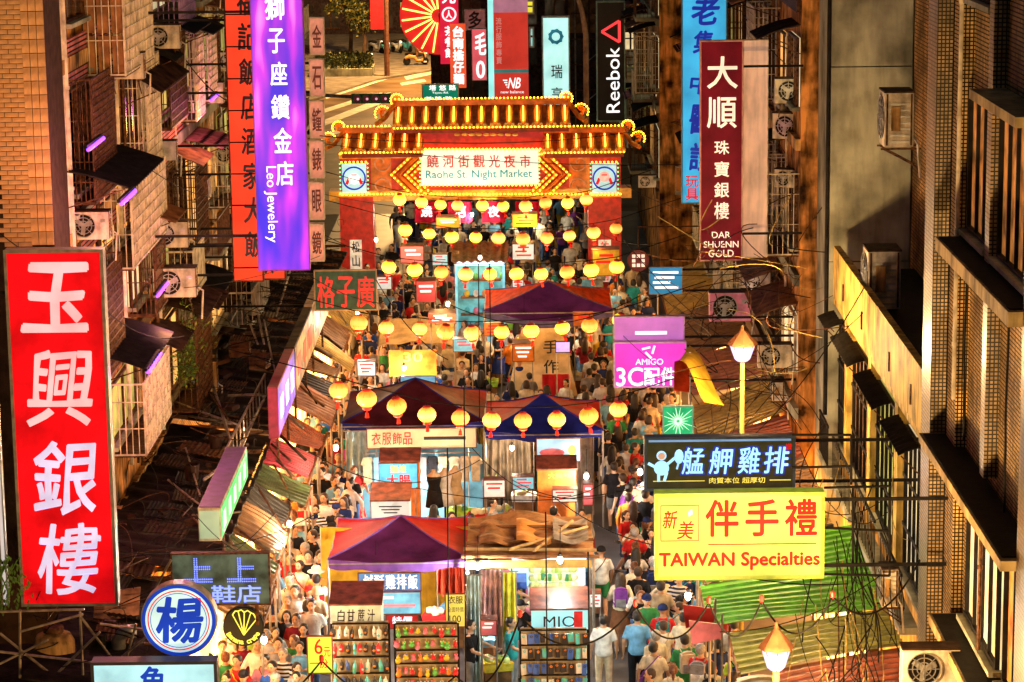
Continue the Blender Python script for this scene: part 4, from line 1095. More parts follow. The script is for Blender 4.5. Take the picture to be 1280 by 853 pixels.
s.panel(.06, .81, .40, .825, YE, 'rule_line'); s.panel(.83, .81, .97, .825, YE, 'rule_line')
s.panel(.03, .03, .97, .09, glow('lit_blue_strip', (.25, .45, .75), .7), 'light_strip')
s.text('讚', .935, .14, .975, .26, RL, .01)
m = MB(); x, z = s.xz(.115, .34); m.disc((x, -.016, z), .085, .006, 20); m.disc((x, -.014, z - .22), .13, .006, 18)
m.box((x - .16, -.015, z - .17), (.16, .005, .05), (0, .5, 0)); m.box((x + .16, -.015, z - .10), (.18, .005, .05), (0, -.7, 0)); m.box((x - .05, -.013, z - .38), (.05, .005, .16)); m.box((x + .07, -.013, z - .37), (.05, .005, .16), (0, .3, 0)); part(m, 'printed_cook_figure', CY, s.t)
m = MB(); m.ball((x + .30, -.013, z - .02), (.08, .004, .13), 12, 6); m.tube([(x + .30, -.013, z - .1), (x + .26, -.013, z - .24)], .018, 5); part(m, 'printed_drumstick', CY, s.t)
m = MB(); m.disc((x, -.021, z - .005), .062, .004, 16); part(m, 'printed_face', M('peach_print', (.9, .5, .3), .5, bump=0, emit=.5), s.t)
# yellow gift sign
YS = glow('lit_lemon_panel', (.95, .74, .14), .85, .35, .7)
s = Sign('shop_sign', 'wide lit yellow gift shop sign with red characters and English words, lower right', (818, 617, 1030, 723), 40, YS, edge=M('lime_frame', (.35, .45, .03), .4, emit=.4, bump=0), th=.3, frame=.06, wall=6.62)
RR = glow('lit_red_lettering', (.80, .015, .01), .9, .05)
for i, (x0, x1) in enumerate(((882, 922), (932, 972), (981, 1020))):
    s.text('伴手禮'[i], (x0 - 818) / 212, (626 - 617) / 106, (x1 - 818) / 212, (670 - 617) / 106, RR, .022, name='character')
s.text('TAIWAN Specialties', (824 - 818) / 212, (690 - 617) / 106, (1024 - 818) / 212, (711 - 617) / 106, RR, .07)
s.panel((885 - 818) / 212, .588, (1020 - 818) / 212, .60, RR, 'rule_line')
x0, z1 = s.xz((826 - 818) / 212, (632 - 617) / 106); x1, z0 = s.xz((873 - 818) / 212, (675 - 617) / 106); m = MB(); c = ((x0 + x1) / 2, (z0 + z1) / 2)
for (a, b, w_, h_) in ((c[0], z0, x1 - x0, .012), (c[0], z1, x1 - x0, .012), (x0, c[1], .012, z1 - z0), (x1, c[1], .012, z1 - z0)): m.box((a, -.013, b), (w_, .008, h_))
part(m, 'logo_frame', M('brown_lettering', (.25, .03, .01), .5, emit=.4, bump=0), s.t)
s.text('新', (828 - 818) / 212, (638 - 617) / 106, (847 - 818) / 212, (660 - 617) / 106, RR, .01, name='character', shear=.2); s.text('美', (846 - 818) / 212, (651 - 617) / 106, (867 - 818) / 212, (673 - 617) / 106, RR, .01, name='character', shear=.2)
m = MB(); x, z = s.xz((863 - 818) / 212, (641 - 617) / 106); m.poly([(x - .03, -.014, z - .06), (x - .035, -.014, z + .02), (x + .02, -.014, z + .06), (x + .03, -.014, z - .02)], .004); part(m, 'leaf_emblem', CY, s.t)
# pink accessories sign
MG = glow('lit_magenta_panel', (.70, .05, .60), .8, .25, 1)
s = Sign('shop_sign', 'magenta phone accessories sign with white triangle logo and large 3C lettering', (767, 428, 858, 484), 59, MG, edge=M('pale_violet_frame', (.6, .4, .7), .4), th=.2, frame=.03, wall=6.15)
PW = glow('lit_lilac_white', (.88, .86, 1.0), 1.2, .05)
s.text('3C', .04, .56, .40, .96, PW, .03, name='lettering'); s.text('配件', .42, .56, .86, .95, PW, .02); s.text('AMIGO', .30, .37, .68, .50, PW, .01)
x, z = s.xz(.49, .2); m = MB()
for k in range(3):
    a = k * 2 * PI / 3 + .3; m.box((x + math.cos(a) * .10, -.014, z + math.sin(a) * .10), (.20, .005, .05), (0, -a - PI / 3.2, 0))
part(m, 'triangle_logo', PW, s.t)
s = Sign('shop_sign', 'paler pink sign board stacked on top of the magenta accessories sign', (767, 396, 856, 426), 59.3, glow('lit_lilac_panel', (.60, .20, .65), .7, .25, 1), edge=M('pale_violet_frame2', (.6, .4, .7), .4), th=.2, frame=.03, wall=6.15)
s.panel(.3, .60, .75, .74, PW, 'print_line')
# green dark board, left by the gate
s = Sign('board_sign', 'dark green board sign with red outlined characters left of the crowd', (392, 338, 472, 388), 66, M('dark_green_board', (.02, .06, .025), .5, var=.5, emit=.35), edge=M('tan_frame', (.5, .35, .2), .5), th=.12, frame=.03, wall=-8.3)
RO = M('red_outline', (.65, .03, .02), .5, bump=0, emit=.6)
s.row('格子廣', .03, .16, .97, .92, RO, .015, .12)
# dotted blue LED board
s = Sign('light_board', 'grey-green board with characters dotted in small blue lights, lower left', (213, 692, 339, 756), 42.5, M('grey_green_board', (.05, .085, .07), .35, var=.7, scale=3, emit=.5), edge=IRON, th=.15, frame=.025, post=3.5)
BD = glow('lit_blue_dot', (.12, .18, 1.0), 2.2, 0)
dots = MB()
def dotline(pts, st=.03):
    for i in range(len(pts) - 1):
        a, b = Vector((*s.xz(*pts[i]), 0)), Vector((*s.xz(*pts[i + 1]), 0)); n = max(1, int((b - a).length / st))
        for k in range(n + 1):
            q = a.lerp(b, k / n); dots.box((q.x, -.02, q.y), (.017, .012, .017))
for ox in (.14, .58):
    for e in (-.012, .012):
        dotline([(ox + .11 + e, .1), (ox + .11 + e, .52)]); dotline([(ox - .01, .52 + e * 2), (ox + .27, .52 + e * 2)]); dotline([(ox + .11, .28 + e * 2), (ox + .25, .28 + e * 2)])
rd = random.Random(3)
part(dots, 'light_dots', BD, s.t, kind='stuff')
s.text('鞋店', .40, .62, .90, .95, BD, .01)
# round blue-ringed sign
def round_sign(name, label, px, py, rpx, D, face, rim, th=.25):
    c = at(px, py, D); r = rpx / ppm(D)
    t = thing(name, label, 'sign', (c.x, D, c.z))
    m = MB(); m.disc((0, th / 2, 0), r, th, 48); part(m, 'casing', rim, t)
    m = MB(); m.disc((0, -.004, 0), r * .96, .012, 48); part(m, 'face_panel', face, t)
    return t, r
t, r = round_sign('round_sign', 'round white sign with a blue surname character inside blue and red rings', 223.5, 775.5, 47.5, 39.5, glow('lit_ice_white', (.50, .82, .92), .8, .15), ALU)
DBL = glow('lit_deep_blue', (.01, .05, .55), .7, .05)
for a, b, mt in ((.88, .97, DBL), (.79, .82, RR), (.73, .745, DBL)): part(MB().ring((0, -.014, 0), r * a, r * b, .008, 48), 'printed_ring', mt, t)
letters(t, '楊', -r * .60, -r * .60, r * .62, r * .62, -.015, DBL, .03, shear=.1, name='character', wob=.03)
part(MB().box((.0, .12, -r - .25), (.06, .06, .5)), 'post', IRON, t)
# lightbox at the bottom left edge
s = Sign('light_box', 'white and blue light box sign cut off at the bottom edge, left', (113, 828, 273, 880), 38.5, glow('lit_white_blue_box', (.35, .75, .95), .9, .3, 1.5), edge=M('black_frame', (.03, .03, .04), .4), th=.3, frame=.05, post=3.2)
s.text('魚', .38, .12, .58, .8, DBL, .03, name='character', shear=.1)
# round crepe sign
t, r = round_sign('round_sign', 'round black crepe sign with a yellow outlined crepe fan, lower left', 304, 783.5, 25.5, 43, M('black_disc', (.012, .014, .010), .4, bump=0, var=.2, emit=.3), BLACK, .12)
YG = glow('lit_yellow_green', (.75, .80, .10), 1.1, 0)
m = MB()
P_ = [(-.50, .62), (-.22, .80), (.08, .74), (.40, .72), (.66, .38)]; tip = (.02, -.42)
for q in P_: m.tube([(q[0] * r, -.014, q[1] * r), (tip[0] * r, -.014, tip[1] * r)], .010, 4)
for i in range(4):
    a, b = P_[i], P_[i + 1]; m.tube([(a[0] * r, -.014, a[1] * r), ((a[0] + b[0]) / 2 * r, -.014, ((a[1] + b[1]) / 2 + .10) * r), (b[0] * r, -.014, b[1] * r)], .012, 4)
part(m, 'crepe_outline', YG, t)
wd = 'Banana crepe'
for i, ch in enumerate(wd):
    if ch == ' ': continue
    a = rad(-152 + i * 124 / 11); cx, cz = math.cos(a) * r * .80, math.sin(a) * r * .80
    vs, fs, asp = glyphs(ch, .03); hh = .085 * (1 if ch in 'Bp' else .8); ww = hh * min(asp, 1.1); rot_ = a + PI / 2; mb = MB()
    mb.add([(cx + (u - .5) * ww * math.cos(rot_) - (v - .5) * hh * math.sin(rot_), -.015, cz + (u - .5) * ww * math.sin(rot_) + (v - .5) * hh * math.cos(rot_)) for u, v in vs], fs)
    part(mb, 'lettering', YG, t)
# green lit box sign (its street face glows green, its top violet)
c = at(262, 660, 45.5); t = thing('box_sign', 'slanting box sign with green lit side and violet top over the left roofs', 'sign', (c.x, c.y, c.z - .25))
W_ = 4.6
part(MB().bbox((-.20, 0, 0), (.20, W_, .62)), 'casing', WHT, t)
part(MB().bbox((.203, .04, .04), (.215, W_ - .04, .58)), 'green_face', glow('lit_green_face', (.03, .55, .14), .8, .3, 2), t)
part(MB().bbox((-.19, .03, .622), (.19, W_ - .03, .635)), 'violet_top', M('violet_sheet', (.08, .03, .16), .5, var=.4), t)
for i in range(5): part(MB().box((.222, .5 + i * .85, .31), (.008, .35, .3)), 'printed_character', glow('lit_mint', (.6, 1, .7), 1.0, 0), t)
part(MB().bbox((-.18, -.012, .05), (.18, -.002, .57)), 'end_panel', glow('lit_end_mint', (.45, .62, .42), .5), t)
part(MB().tube([(0, 2, 0), (0, 2, -.8)], .03, 6), 'post', IRON, t)
# long slanted billboard row over the left roofs
xs = [(345, 520, 55.8), (361, 470, 60.2), (378, 430, 65.5), (392, 400, 71)]
for i in range(3):
    px, py, D = xs[i];     y0, y1 = D + .1, xs[i + 1][2] - .1
    lab = ['violet lit billboard panel nearest the camera over the left roofs', 'multicoloured lit billboard panel, middle of the slanting row at left', 'pale billboard panel farthest up the slanting row at left'][i]
    t = thing('billboard', lab, 'billboard', (-5.65, y0, 3.55), 0, 'slanting billboards above the left pavement'); L_ = y1 - y0; hh = 1.15
    part(MB().bbox((-.12, 0, 0), (.10, L_, hh)), 'casing', [M('magenta_box', (.35, .02, .08), .5), SOIL, WHT][i], t)
    part(MB().bbox((.103, .05, .05), (.113, L_ - .05, hh - .05)), 'face_panel', [glow('lit_violet_face', (.25, .14, .85), .8, .5, 1.5), glow('lit_warm_poster', (.60, .30, .12), .35, .8, 1.6), glow('lit_cream_poster', (.50, .33, .20), .15, .5, 1.5)][i], t)
    part(MB().bbox((-.10, -.012, .04), (.08, -.002, hh - .04)), 'end_panel', M('magenta_end', (.40, .03, .10), .5), t)
    for k in range(3): part(MB().box((.118, L_ * (k + .6) / 3.2, hh / 2), (.008, L_ * .16, hh * .42)), 'printed_character', [PW, REDO, RO][i], t)
    for k in (.2, .8): part(MB().tube([(-.01, L_ * k, 0), (-.01, L_ * k, -.85)], .03, 6), 'post', IRON, t)
# small ones at right
s = Sign('board_sign', 'small blue street board with white lines of writing above the right lane', (811, 334, 853, 368), 66, glow('lit_steel_blue', (.05, .30, .55), .7, .2), th=.1, frame=.02, wall=6.15)
[s.panel(.12 + .05 * (k % 2), .16 + k * .18, .88 - .12 * (k % 3), .25 + k * .18, WH, 'print_line') for k in range(4)]
t, r = round_sign('round_sign', 'small round maroon sign with a cream emblem of squares above the right lane', 798, 326, 13.5, 68, M('maroon_disc', (.14, .015, .012), .4, emit=.3, bump=0), BLACK, .1)
for i in range(3):
    for j in range(3):
        if (i, j) != (1, 1): part(MB().box(((i - 1) * r * .42, -.012, (j - 1) * r * .42), (r * .30, .006, r * .30)), 'printed_square', CRM, t)
part(MB().tube([(0, .05, r), (0, .05, r + .6), (2.4, .05, r + .6)], .02, 5), 'bracket_arm', IRON, t)
s = Sign('light_box', 'small green box sign with a pale starburst above the right awnings', (828, 508, 867, 545), 50, glow('lit_emerald', (.02, .42, .16), .9, .3, 3), edge=M('teal_frame', (.2, .5, .4), .4), th=.12, frame=.03, post=2.9)
m = MB(); 
for k in range(18):
    a = k * 2 * PI / 18; l = .20 + .09 * (k % 3); m.tube([(math.cos(a) * .03, -.014, s.h / 2 + math.sin(a) * .03), (math.cos(a) * l, -.014, s.h / 2 + math.sin(a) * l)], [.014, .003], 4)
part(m, 'starburst', glow('lit_mint_burst', (.55, .95, .65), 1.0, 0), s.t)
# signs beyond the gate
s = Sign('billboard', 'tall red and white billboard with turquoise edges rising behind the gate', (609, -20, 661, 123), 104, glow('lit_billboard_red', (.72, .05, .03), .75, .2, 1), edge=glow('lit_turquoise_edge', (.30, .85, .80), 1.0, .1), th=.6, frame=.0, post=0)
s.panel(.14, .0, 1, .25, glow('lit_mauve', (.62, .25, .35), .6), 'mauve_panel', -.012); s.panel(0, 0, .14, 1, glow('lit_turquoise', (.35, .90, .85), 1.1), 'turquoise_stripe', -.012)
s.panel(.14, .745, 1, .775, glow('lit_dark_teal', (.05, .25, .22), .7), 'divider', -.014)
s.column('流行服飾專賣', .20, .29, .34, .70, glow('lit_faint_pink', (.85, .35, .30), .6, 0), .01)
s.text('NB', .48, .82, .80, .91, WH, .02, shear=.3); s.text('new balance', .30, .93, .88, .955, WH, .0)
for k in range(4): s.panel(.36 + k * .03, .835 + k * .02, .47, .845 + k * .02, WH, 'stripe', -.016)
s = Sign('vertical_sign', 'pale turquoise vertical sign with round emblem and two dark characters behind the gate', (677, 21, 713, 134), 108, glow('lit_pale_turquoise', (.50, .86, .80), 1.1, .25, 1), edge=ALU, th=.5, frame=.06, post=0)
s.text('瑞', .33, .53, .72, .68, BK, .01, name='character'); s.text('亨', .33, .78, .72, .92, BK, .01, name='character')
x, z = s.xz(.5, .22); m = MB(); m.ring((x, -.05, z), .17, .30, .01, 16)
for k in range(9): a = k * 2 * PI / 9; m.disc((x + math.cos(a) * .26, -.055, z + math.sin(a) * .26), .07, .01, 10)
part(m, 'round_emblem', M('teal_emblem', (.02, .22, .32), .4, bump=0, emit=.4), s.t)
s = Sign('vertical_sign', 'black vertical sports shop sign with white English lettering reading upward and red triangle', (745, 2, 782, 152), 104, M('black_sign_face', (.012, .008, .009), .4, bump=0, var=.2), edge=M('greenish_edge', (.3, .45, .35), .4), th=.5, frame=.05, post=0)
GL = glow('lit_blue_halo', (.25, .45, .85), .8, 0)
s.text('Reebok', .34, .38, .80, .925, WH, .03, rot=-1)
x, z = s.xz(.5, .25); TR = glow('lit_red_triangle', (.95, .05, .05), 1.4, 0); m = MB()
A = [(-.36, 0), (.34, .42), (.34, -.42)]
for i in range(3):
    a, b = A[i], A[(i + 1) % 3]; m.tube([(x + a[0], -.04, z + a[1]), (x + b[0], -.04, z + b[1])], .055, 6)
part(m, 'triangle_logo', TR, s.t)
s = Sign('vertical_sign', 'red vertical sign with white round badge at top, behind the gate on the left', (549, -20, 574, 80), 128, glow('lit_crimson', (.85, .02, .06), .9, .2), edge=RED, th=.4, frame=.0, post=0)
s.text('光', .15, .06, .85, .24, WH, .03, name='character'); s.column('茶餐館', .25, .52, .85, .93, WH, .03)
x, z = s.xz(.5, .38); part(MB().ring((x, -.02, z), .28, .36, .01, 20), 'badge_ring', WH, s.t); s.text('人', .32, .33, .66, .43, WH, .03, name='character')
s = Sign('vertical_sign', 'orange-red vertical sign with flower-like white characters behind the gate', (562, 30, 583, 110), 126, glow('lit_vermilion', (.90, .10, .03), 1.0, .2), edge=RED, th=.4, frame=.0, post=0)
s.column('台南擔仔麵', .2, .03, .85, .95, WH, .05)
s = Sign('vertical_sign', 'pink-red sign with bold white numerals left of the tall red billboard', (589, 36, 609, 101), 115, glow('lit_rose_red', (.85, .12, .14), .9, .2), edge=WHT, th=.4, frame=.03, post=0)
s.text('毛', .25, .08, .95, .50, WH, .04, name='character'); s.text('0', .30, .62, .85, .95, WH, .05, name='character')
s = Sign('board_sign', 'dusky pink board with a dark brush character high behind the gate', (580, 12, 607, 38), 140, M('dusky_pink_board', (.40, .14, .12), .5, emit=.3, bump=0), th=.3, frame=.04, post=0)
s.text('多', .2, .1, .8, .9, BK, .03, name='character')
# red fan of light chains
c = at(548, 20, 132); t = thing('light_fan', 'big red half-round fan of yellow light chains at the top behind the gate', 'sign', (c.x, c.y, c.z))
m = MB(); Rf = 1.95; n = 28; pts = [(0, 0, 0)] + [(-math.sin(rad(-8 + 196 * i / n)) * Rf, 0, math.cos(rad(-8 + 196 * i / n)) * Rf) for i in range(n + 1)]
m.poly(pts, .15, 1); part(m, 'fan_panel', glow('lit_fan_red', (.85, .03, .02), .8, .2), t)
YB = glow('lit_bulb_yellow', (1.0, .66, .12), 2.4, 0)
for k in range(10):
    a = rad(4 + k * 18.5); part(MB().tube([(-math.sin(a) * .35, -.03, math.cos(a) * .35), (-math.sin(a) * Rf * .95, -.03, math.cos(a) * Rf * .95)], .045, 5), 'light_chain', YB, t)
part(MB().tube([(0, .1, 0), (0, .1, -c.z)], .06, 6), 'post', IRON, t)
# green street name sign, traffic signal, curved lamp pole
s = Sign('street_sign', 'green street name sign with white lettering standing just above the gate roof', (527, 105, 574, 128), 101, glow('lit_traffic_green', (.01, .30, .17), .6, .15), edge=WHT, th=.08, frame=.05, post=0)
s.row('塔悠路', .16, .08, .96, .36, WH, .03, .3); s.text('Tayou Rd.', .28, .43, .72, .56, WH, .01); s.row('基隆路', .05, .68, .85, .95, WH, .03, .3)
c = at(464, 123, 101); t = thing('traffic_signal', 'green horizontal traffic signal with four red-tinted lenses left of the gate roof', 'traffic light', (c.x, c.y, c.z)); w_ = 47 / ppm(101)
part(MB().box((0, 0, 0), (w_, .3, .38)), 'housing', M('signal_green', (.02, .22, .08), .4), t)
for i in range(4):
    x = (i - 1.5) * w_ * .235
    le = part(MB().disc((x, -.16, 0), .145, .02, 20), 'lens', M('signal_lens', (.10, .015, .02), .2, bump=0, emit=.4), t)
    part(MB().ring((x, -.22, 0), .15, .175, .16, 20), 'visor', M('signal_green', (.02, .22, .08)), le)
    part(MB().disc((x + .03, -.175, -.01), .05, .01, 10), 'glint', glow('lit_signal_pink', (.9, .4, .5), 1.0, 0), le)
part(MB().tube([(0, .2, 0), (-2.6, .25, .15), (-3.0, .25, -.3), (-3.0, .25, -c.z)], .07, 8), 'pole', GP, t)
t = thing('lamp_pole', 'tall orange-lit curved lamp pole rising between the turquoise and black vertical signs', 'street lamp', (at(733, 150, 98).x, 98, 0)); q = at(733, 30, 98).z; q0 = at(716, -10, 98)
part(MB().tube([(0, 0, 0), (0, 0, q - .4), (-.12, 0, q + .4), (q0.x - t.location.x, 0, q0.z + .4)], [.11, .10, .09, .07], 10), 'pole', M('lamp_pole_paint', (.45, .25, .14), .4, var=.3), t)
part(MB().lathe((0, 0, 0), [(.2, 0), (.2, .3), (.12, .4)], 12), 'base', M('lamp_pole_paint', (.45, .25, .14)), t)
# ================================================================ the market gate
GD = 91.0
g0 = at(603, 345, GD)
gate = thing('market_gate', 'orange-red tiled ceremonial gate outlined in yellow bulbs with a white name board', 'gate', (g0.x, GD, 0))
def gx(px, py, dy=0): p = at(px, py, GD + dy); return p.x - g0.x, p.z
G_RED = M('gate_red', (.62, .02, .015), .45, var=.3)
G_ORG = M('gate_orange', (.85, .24, .03), .4, var=.4, scale=3)
G_YEL = M('gate_gold', (.80, .42, .06), .35, var=.3)
BULB = glow('bulb_warm_yellow', (1.0, .46, .02), 8, 0)
BULBG = glow('bulb_green', (.15, .75, .25), 2, 0)
def gbox(px0, py0, px1, py1, d0, d1, name, mat):
    (x0, z1), (x1, z0) = gx(px0, py0), gx(px1, py1); return part(MB().bbox((x0, d0, z0), (x1, d1, z1)), name, mat, gate)
for a, b in ((425, 467), (735, 776)):
    x0, z1 = gx(a, 245); x1, _ = gx(b, 245)
    part(MB().bbox((x0, -.35, .45), (x1, .55, z1)), 'column', G_RED, gate)
    part(MB().bbox((x0 - .1, -.45, 0), (x1 + .1, .65, .45)), 'column_base', M('grey_granite', (.25, .24, .23), .5), gate)
    q0, zt_ = gx((a + b) / 2 - 8, 298); q1, zb = gx((a + b) / 2 + 8, 350)
    pn = part(MB().bbox((q0, -.40, zb), (q1, -.36, zt_)), 'couplet_panel', M('pale_couplet', (.70, .62, .50), .5, emit=.5, bump=0), gate)
    for i, c in enumerate('松山慈' if a < 500 else '祐宮前'): letters(gate, c, q0 + .08, zb + (zt_ - zb) * (2 - i) / 3 + .05, q1 - .08, zb + (zt_ - zb) * (3 - i) / 3 - .05, -.405, RL if a > 500 else BK, .02, name='character')
gbox(425, 190, 776, 244, -.25, .45, 'beam', G_RED)
gbox(412, 238, 789, 246, -.32, .5, 'lower_rail', G_YEL)
gbox(424, 188, 776, 193, -.32, .5, 'upper_rail', G_YEL)
# name board
x0, z1 = gx(527, 186); x1, z0 = gx(673, 228)
nbd = part(MB().bbox((x0, -.52, z0), (x1, -.34, z1)), 'name_board', glow('lit_name_board', (.80, .92, .86), .72, .05), gate)
CH = M('gate_lettering_red', (.60, .03, .01), .5, bump=0, emit=.15)
xs_ = [(534, 549), (554, 568), (573, 587), (592, 606), (611, 625), (630, 644), (650, 663)]
for c, (a, b) in zip('饒河街觀光夜市', xs_):
    p0, q1 = gx(a, 191.5); p1, q0 = gx(b, 207); letters(nbd, c, p0, q0, p1, q1, -.53, CH, .012, name='character')
p0, q1 = gx(533, 211); p1, q0 = gx(665, 222); letters(nbd, 'Raohe St. Night Market', p0, q0, p1, q1, -.53, M('cyan_lettering', (.01, .35, .50), .5, bump=0, emit=.2), .022, name='lettering')
bm_ = MB()
def bulbs(a, b, d, st=.13, r=.030, mb=None, mi=0):
    a, b = Vector((a[0], d, a[1])), Vector((b[0], d, b[1])); n = max(1, int((b - a).length / st))
    for k in range(n + 1): (mb or bm_).ball(a.lerp(b, k / n), r, 6, 4, mi)
for (a, b) in (((526, 185), (674, 185)), ((526, 229), (674, 229))): bulbs(gx(*a), gx(*b), -.56)
for x in (526, 674): bulbs(gx(x, 186), gx(x, 228), -.56, mi=1)
for y in (191, 241): bulbs(gx(426, y), gx(775, y), -.36)
# side square emblem signs
for a, b in ((425, 462), (737, 773)):
    x0, z1 = gx(a + 3, 203); x1, z0 = gx(b - 3, 242 - 3)
    e = part(MB().bbox((x0, -.42, z0), (x1, -.33, z1)), 'emblem_board', glow('lit_emblem_board', (.50, .84, .90), .75, .05), gate)
    cx, cz = (x0 + x1) / 2, (z0 + z1) / 2
    part(MB().ring((cx, -.435, cz), .36, .42, .01, 28), 'emblem_ring', DBL, e)
    part(MB().disc((cx, -.44, cz + (.06 if a > 500 else -.02)), .19, .008, 18), 'emblem_head', WH if a < 500 else M('emblem_peach', (.9, .5, .45), .5, bump=0, emit=.6), e)
    mm = MB(); mm.box((cx - .22, -.438, cz - .1), (.1, .008, .24), (0, .4, 0)); mm.box((cx + .22, -.438, cz - .1), (.1, .008, .24), (0, -.4, 0)); mm.box((cx, -.445, cz + .12), (.2, .008, .04)); part(mm, 'emblem_mark', RR, e)
    for x in (x0 - .06, x1 + .06): bulbs((x, z0), (x, z1), -.44, mi=1)
    for z in (z0 - .06, z1 + .06): bulbs((x0, z), (x1, z), -.44)
# chevrons and scroll work
for s_, cx in ((1, 490), (-1, 712)):
    for k in range(4):
        o_ = k * 8.5 * s_
        p = [gx(cx + o_ + 24 * s_, 194), gx(cx + o_, 217), gx(cx + o_ + 24 * s_, 240)]
        part(MB().tube([(p[0][0], -.33, p[0][1]), (p[1][0], -.33, p[1][1]), (p[2][0], -.33, p[2][1])], .075, 5), 'chevron', [G_YEL, G_ORG][k % 2], gate)
        if k % 2 == 0 or k == 3: bulbs(p[0], p[1], -.42, .14, .03); bulbs(p[1], p[2], -.42, .14, .03)
    cx2 = 477 if s_ > 0 else 724
    sc_ = MB()
    for t_ in (1, -1):
        pts = []
        for i in range(14):
            a = i * .5; rr2 = .34 - i * .02; pts.append((gx(cx2, 217)[0] + math.cos(a) * rr2 * s_, -.30, gx(cx2, 217)[1] + t_ * (.42 - math.sin(a) * rr2)))
        sc_.tube(pts, .03, 5)
    part(sc_, 'scrollwork', M('scroll_pink', (.75, .40, .28), .4), gate)
    x0, z1 = gx(cx2 - 13, 196); x1, z0 = gx(cx2 + 13, 238); part(MB().bbox((x0, -.28, z0), (x1, -.255, z1)), 'side_panel', G_ORG, gate)
x0, z1 = gx(513, 228); x1, z0 = gx(690, 238)
# pediment between the two roofs
gbox(528, 162, 680, 170, -.5, .3, 'pediment', M('pediment_crimson', (.55, .02, .06), .5)); gbox(520, 171, 684, 184, -.45, .4, 'pediment_beam', G_RED)
dm = MB()
for i in range(9):
    x, z = gx(572 + i * 9, 166); dm.ball((x, -.53, z), (.11, .03, .06), 8, 5)
part(dm, 'gilt_ornament', G_YEL, gate); bulbs(gx(528, 184), gx(680, 184), -.5)
# roofs: front and back slopes of ribbed tiles
tile_me = MB(); 
def roof(px0, px1, pyr, pye, name, dep=1.25, inset=0):
    (xa, zr), (xb, _) = gx(px0, pyr), gx(px1, pyr); _, ze = gx(px0, pye)
    zr -= .12                                            # ridge stands dep behind the eave line
    for sg in (-1, 1):
        m = MB().sheet(lambda u, v: (xa + (xb - xa) * u, sg * dep * v * 1.0, zr + .0 - (zr - ze) * (v * 1.25 - .25 * v * v) + .0), 2, 5, .08)
        part(m, name, G_ORG, gate)
    n = int((xb - xa) / .235); L_ = math.hypot(dep, zr - ze)
    tm = MB().tube([(0, 0, 0), (0, -dep * .5, -(zr - ze) * .56), (0, -dep * 1.02, -(zr - ze) * 1.0)], .052, 7).mesh('roof_tile', M('glazed_tile', (.88, .30, .04), .25, var=.3), True)
    lm = MB().tube([(0, -dep * .18, -(zr - ze) * .15 + .03), (0, -dep * .5, -(zr - ze) * .53 + .03), (0, -dep * .84, -(zr - ze) * .85 + .03)], .030, 5).mesh('light_strip', glow('lit_roof_strip', (1.0, .46, .04), 6, .25, 3), True)
    for i in range(n + 1):
        x = xa + (xb - xa) * i / n
        link('roof_tile', tm, gate, (x, 0, zr + .04))
        if i % 2 == 0 and i < n: link('light_strip', lm, gate, (x + .117, 0, zr + .04))
        part(MB().disc((x, -dep * 1.04, ze + .04), .075, .05, 10), 'eave_tile', G_YEL, gate)
    part(MB().bbox((xa - .1, -.12, zr + .02), (xb + .1, .12, zr + .22)), 'ridge', G_ORG, gate)
    bulbs((xa, zr + .26), (xb, zr + .26), -.05)
    bulbs((xa, ze - .03), (xb, ze - .03), -dep * 1.06)
    part(MB().bbox((xa, -dep, ze - .22), (xb, dep, ze - .10)), 'eave_board', M('eave_dark_red', (.20, .02, .015), .5), gate)
    return xa, xb, zr, ze
def dragon(x, z, s_, sc=1.0):
    m = MB(); pts = [(x, 0, z), (x + s_ * .30 * sc, 0, z + .10 * sc), (x + s_ * .42 * sc, 0, z + .42 * sc), (x + s_ * .18 * sc, 0, z + .62 * sc), (x - s_ * .05 * sc, 0, z + .50 * sc)]
    m.tube(pts, [.13 * sc, .12 * sc, .10 * sc, .08 * sc, .05 * sc], 8)
    for k in range(5): a = k * .6; m.tube([(x + s_ * .2 * sc, 0, z + .3 * sc), (x + s_ * (.2 + .5 * math.cos(a)) * sc, 0, z + (.3 + .5 * math.sin(a)) * sc)], [.06 * sc, .015], 5)
    part(m, 'dragon_ornament', G_ORG, gate)
    for i in range(9):
        a = -.5 + i * .4; bm_.ball((x + s_ * (.2 + .52 * math.cos(a)) * sc, -.1, z + (.3 + .52 * math.sin(a)) * sc), .034, 6, 4)
xa, xb, zr, ze = roof(494, 710, 129, 154, 'upper_roof')
dragon(xa + .15, zr + .1, -1, .42); dragon(xb - .15, zr + .1, 1, .42); dragon(xa - .35, ze + .2, -1, .5); dragon(xb + .35, ze + .2, 1, .5)
for sx_, x_ in ((-1, xa), (1, xb)): part(MB().tube([(x_, -.05, zr + .1), (x_ + sx_ * .35, -.5, zr - .35), (x_ + sx_ * .6, -1.1, ze + .1)], .09, 7), 'hip_ridge', G_ORG, gate)
x2, x3, zr2, ze2 = roof(430, 529, 163, 184, 'lower_roof', 1.3)
dragon(x2 - .1, zr2 + .1, -1, .42); dragon(x2 - .45, ze2 + .15, -1, .46); part(MB().tube([(x2, -.05, zr2 + .1), (x2 - .3, -.5, zr2 - .3), (x2 - .55, -1.1, ze2 + .1)], .08, 7), 'hip_ridge', G_ORG, gate)
x2, x3, zr2, ze2 = roof(680, 778, 163, 184, 'lower_roof', 1.3)
dragon(x3 + .1, zr2 + .1, 1, .42); dragon(x3 + .45, ze2 + .15, 1, .46); part(MB().tube([(x3, -.05, zr2 + .1), (x3 + .3, -.5, zr2 - .3), (x3 + .55, -1.1, ze2 + .1)], .08, 7), 'hip_ridge', G_ORG, gate)
part(bm_, 'bulb_chain', [BULB, BULBG], gate, kind='stuff')
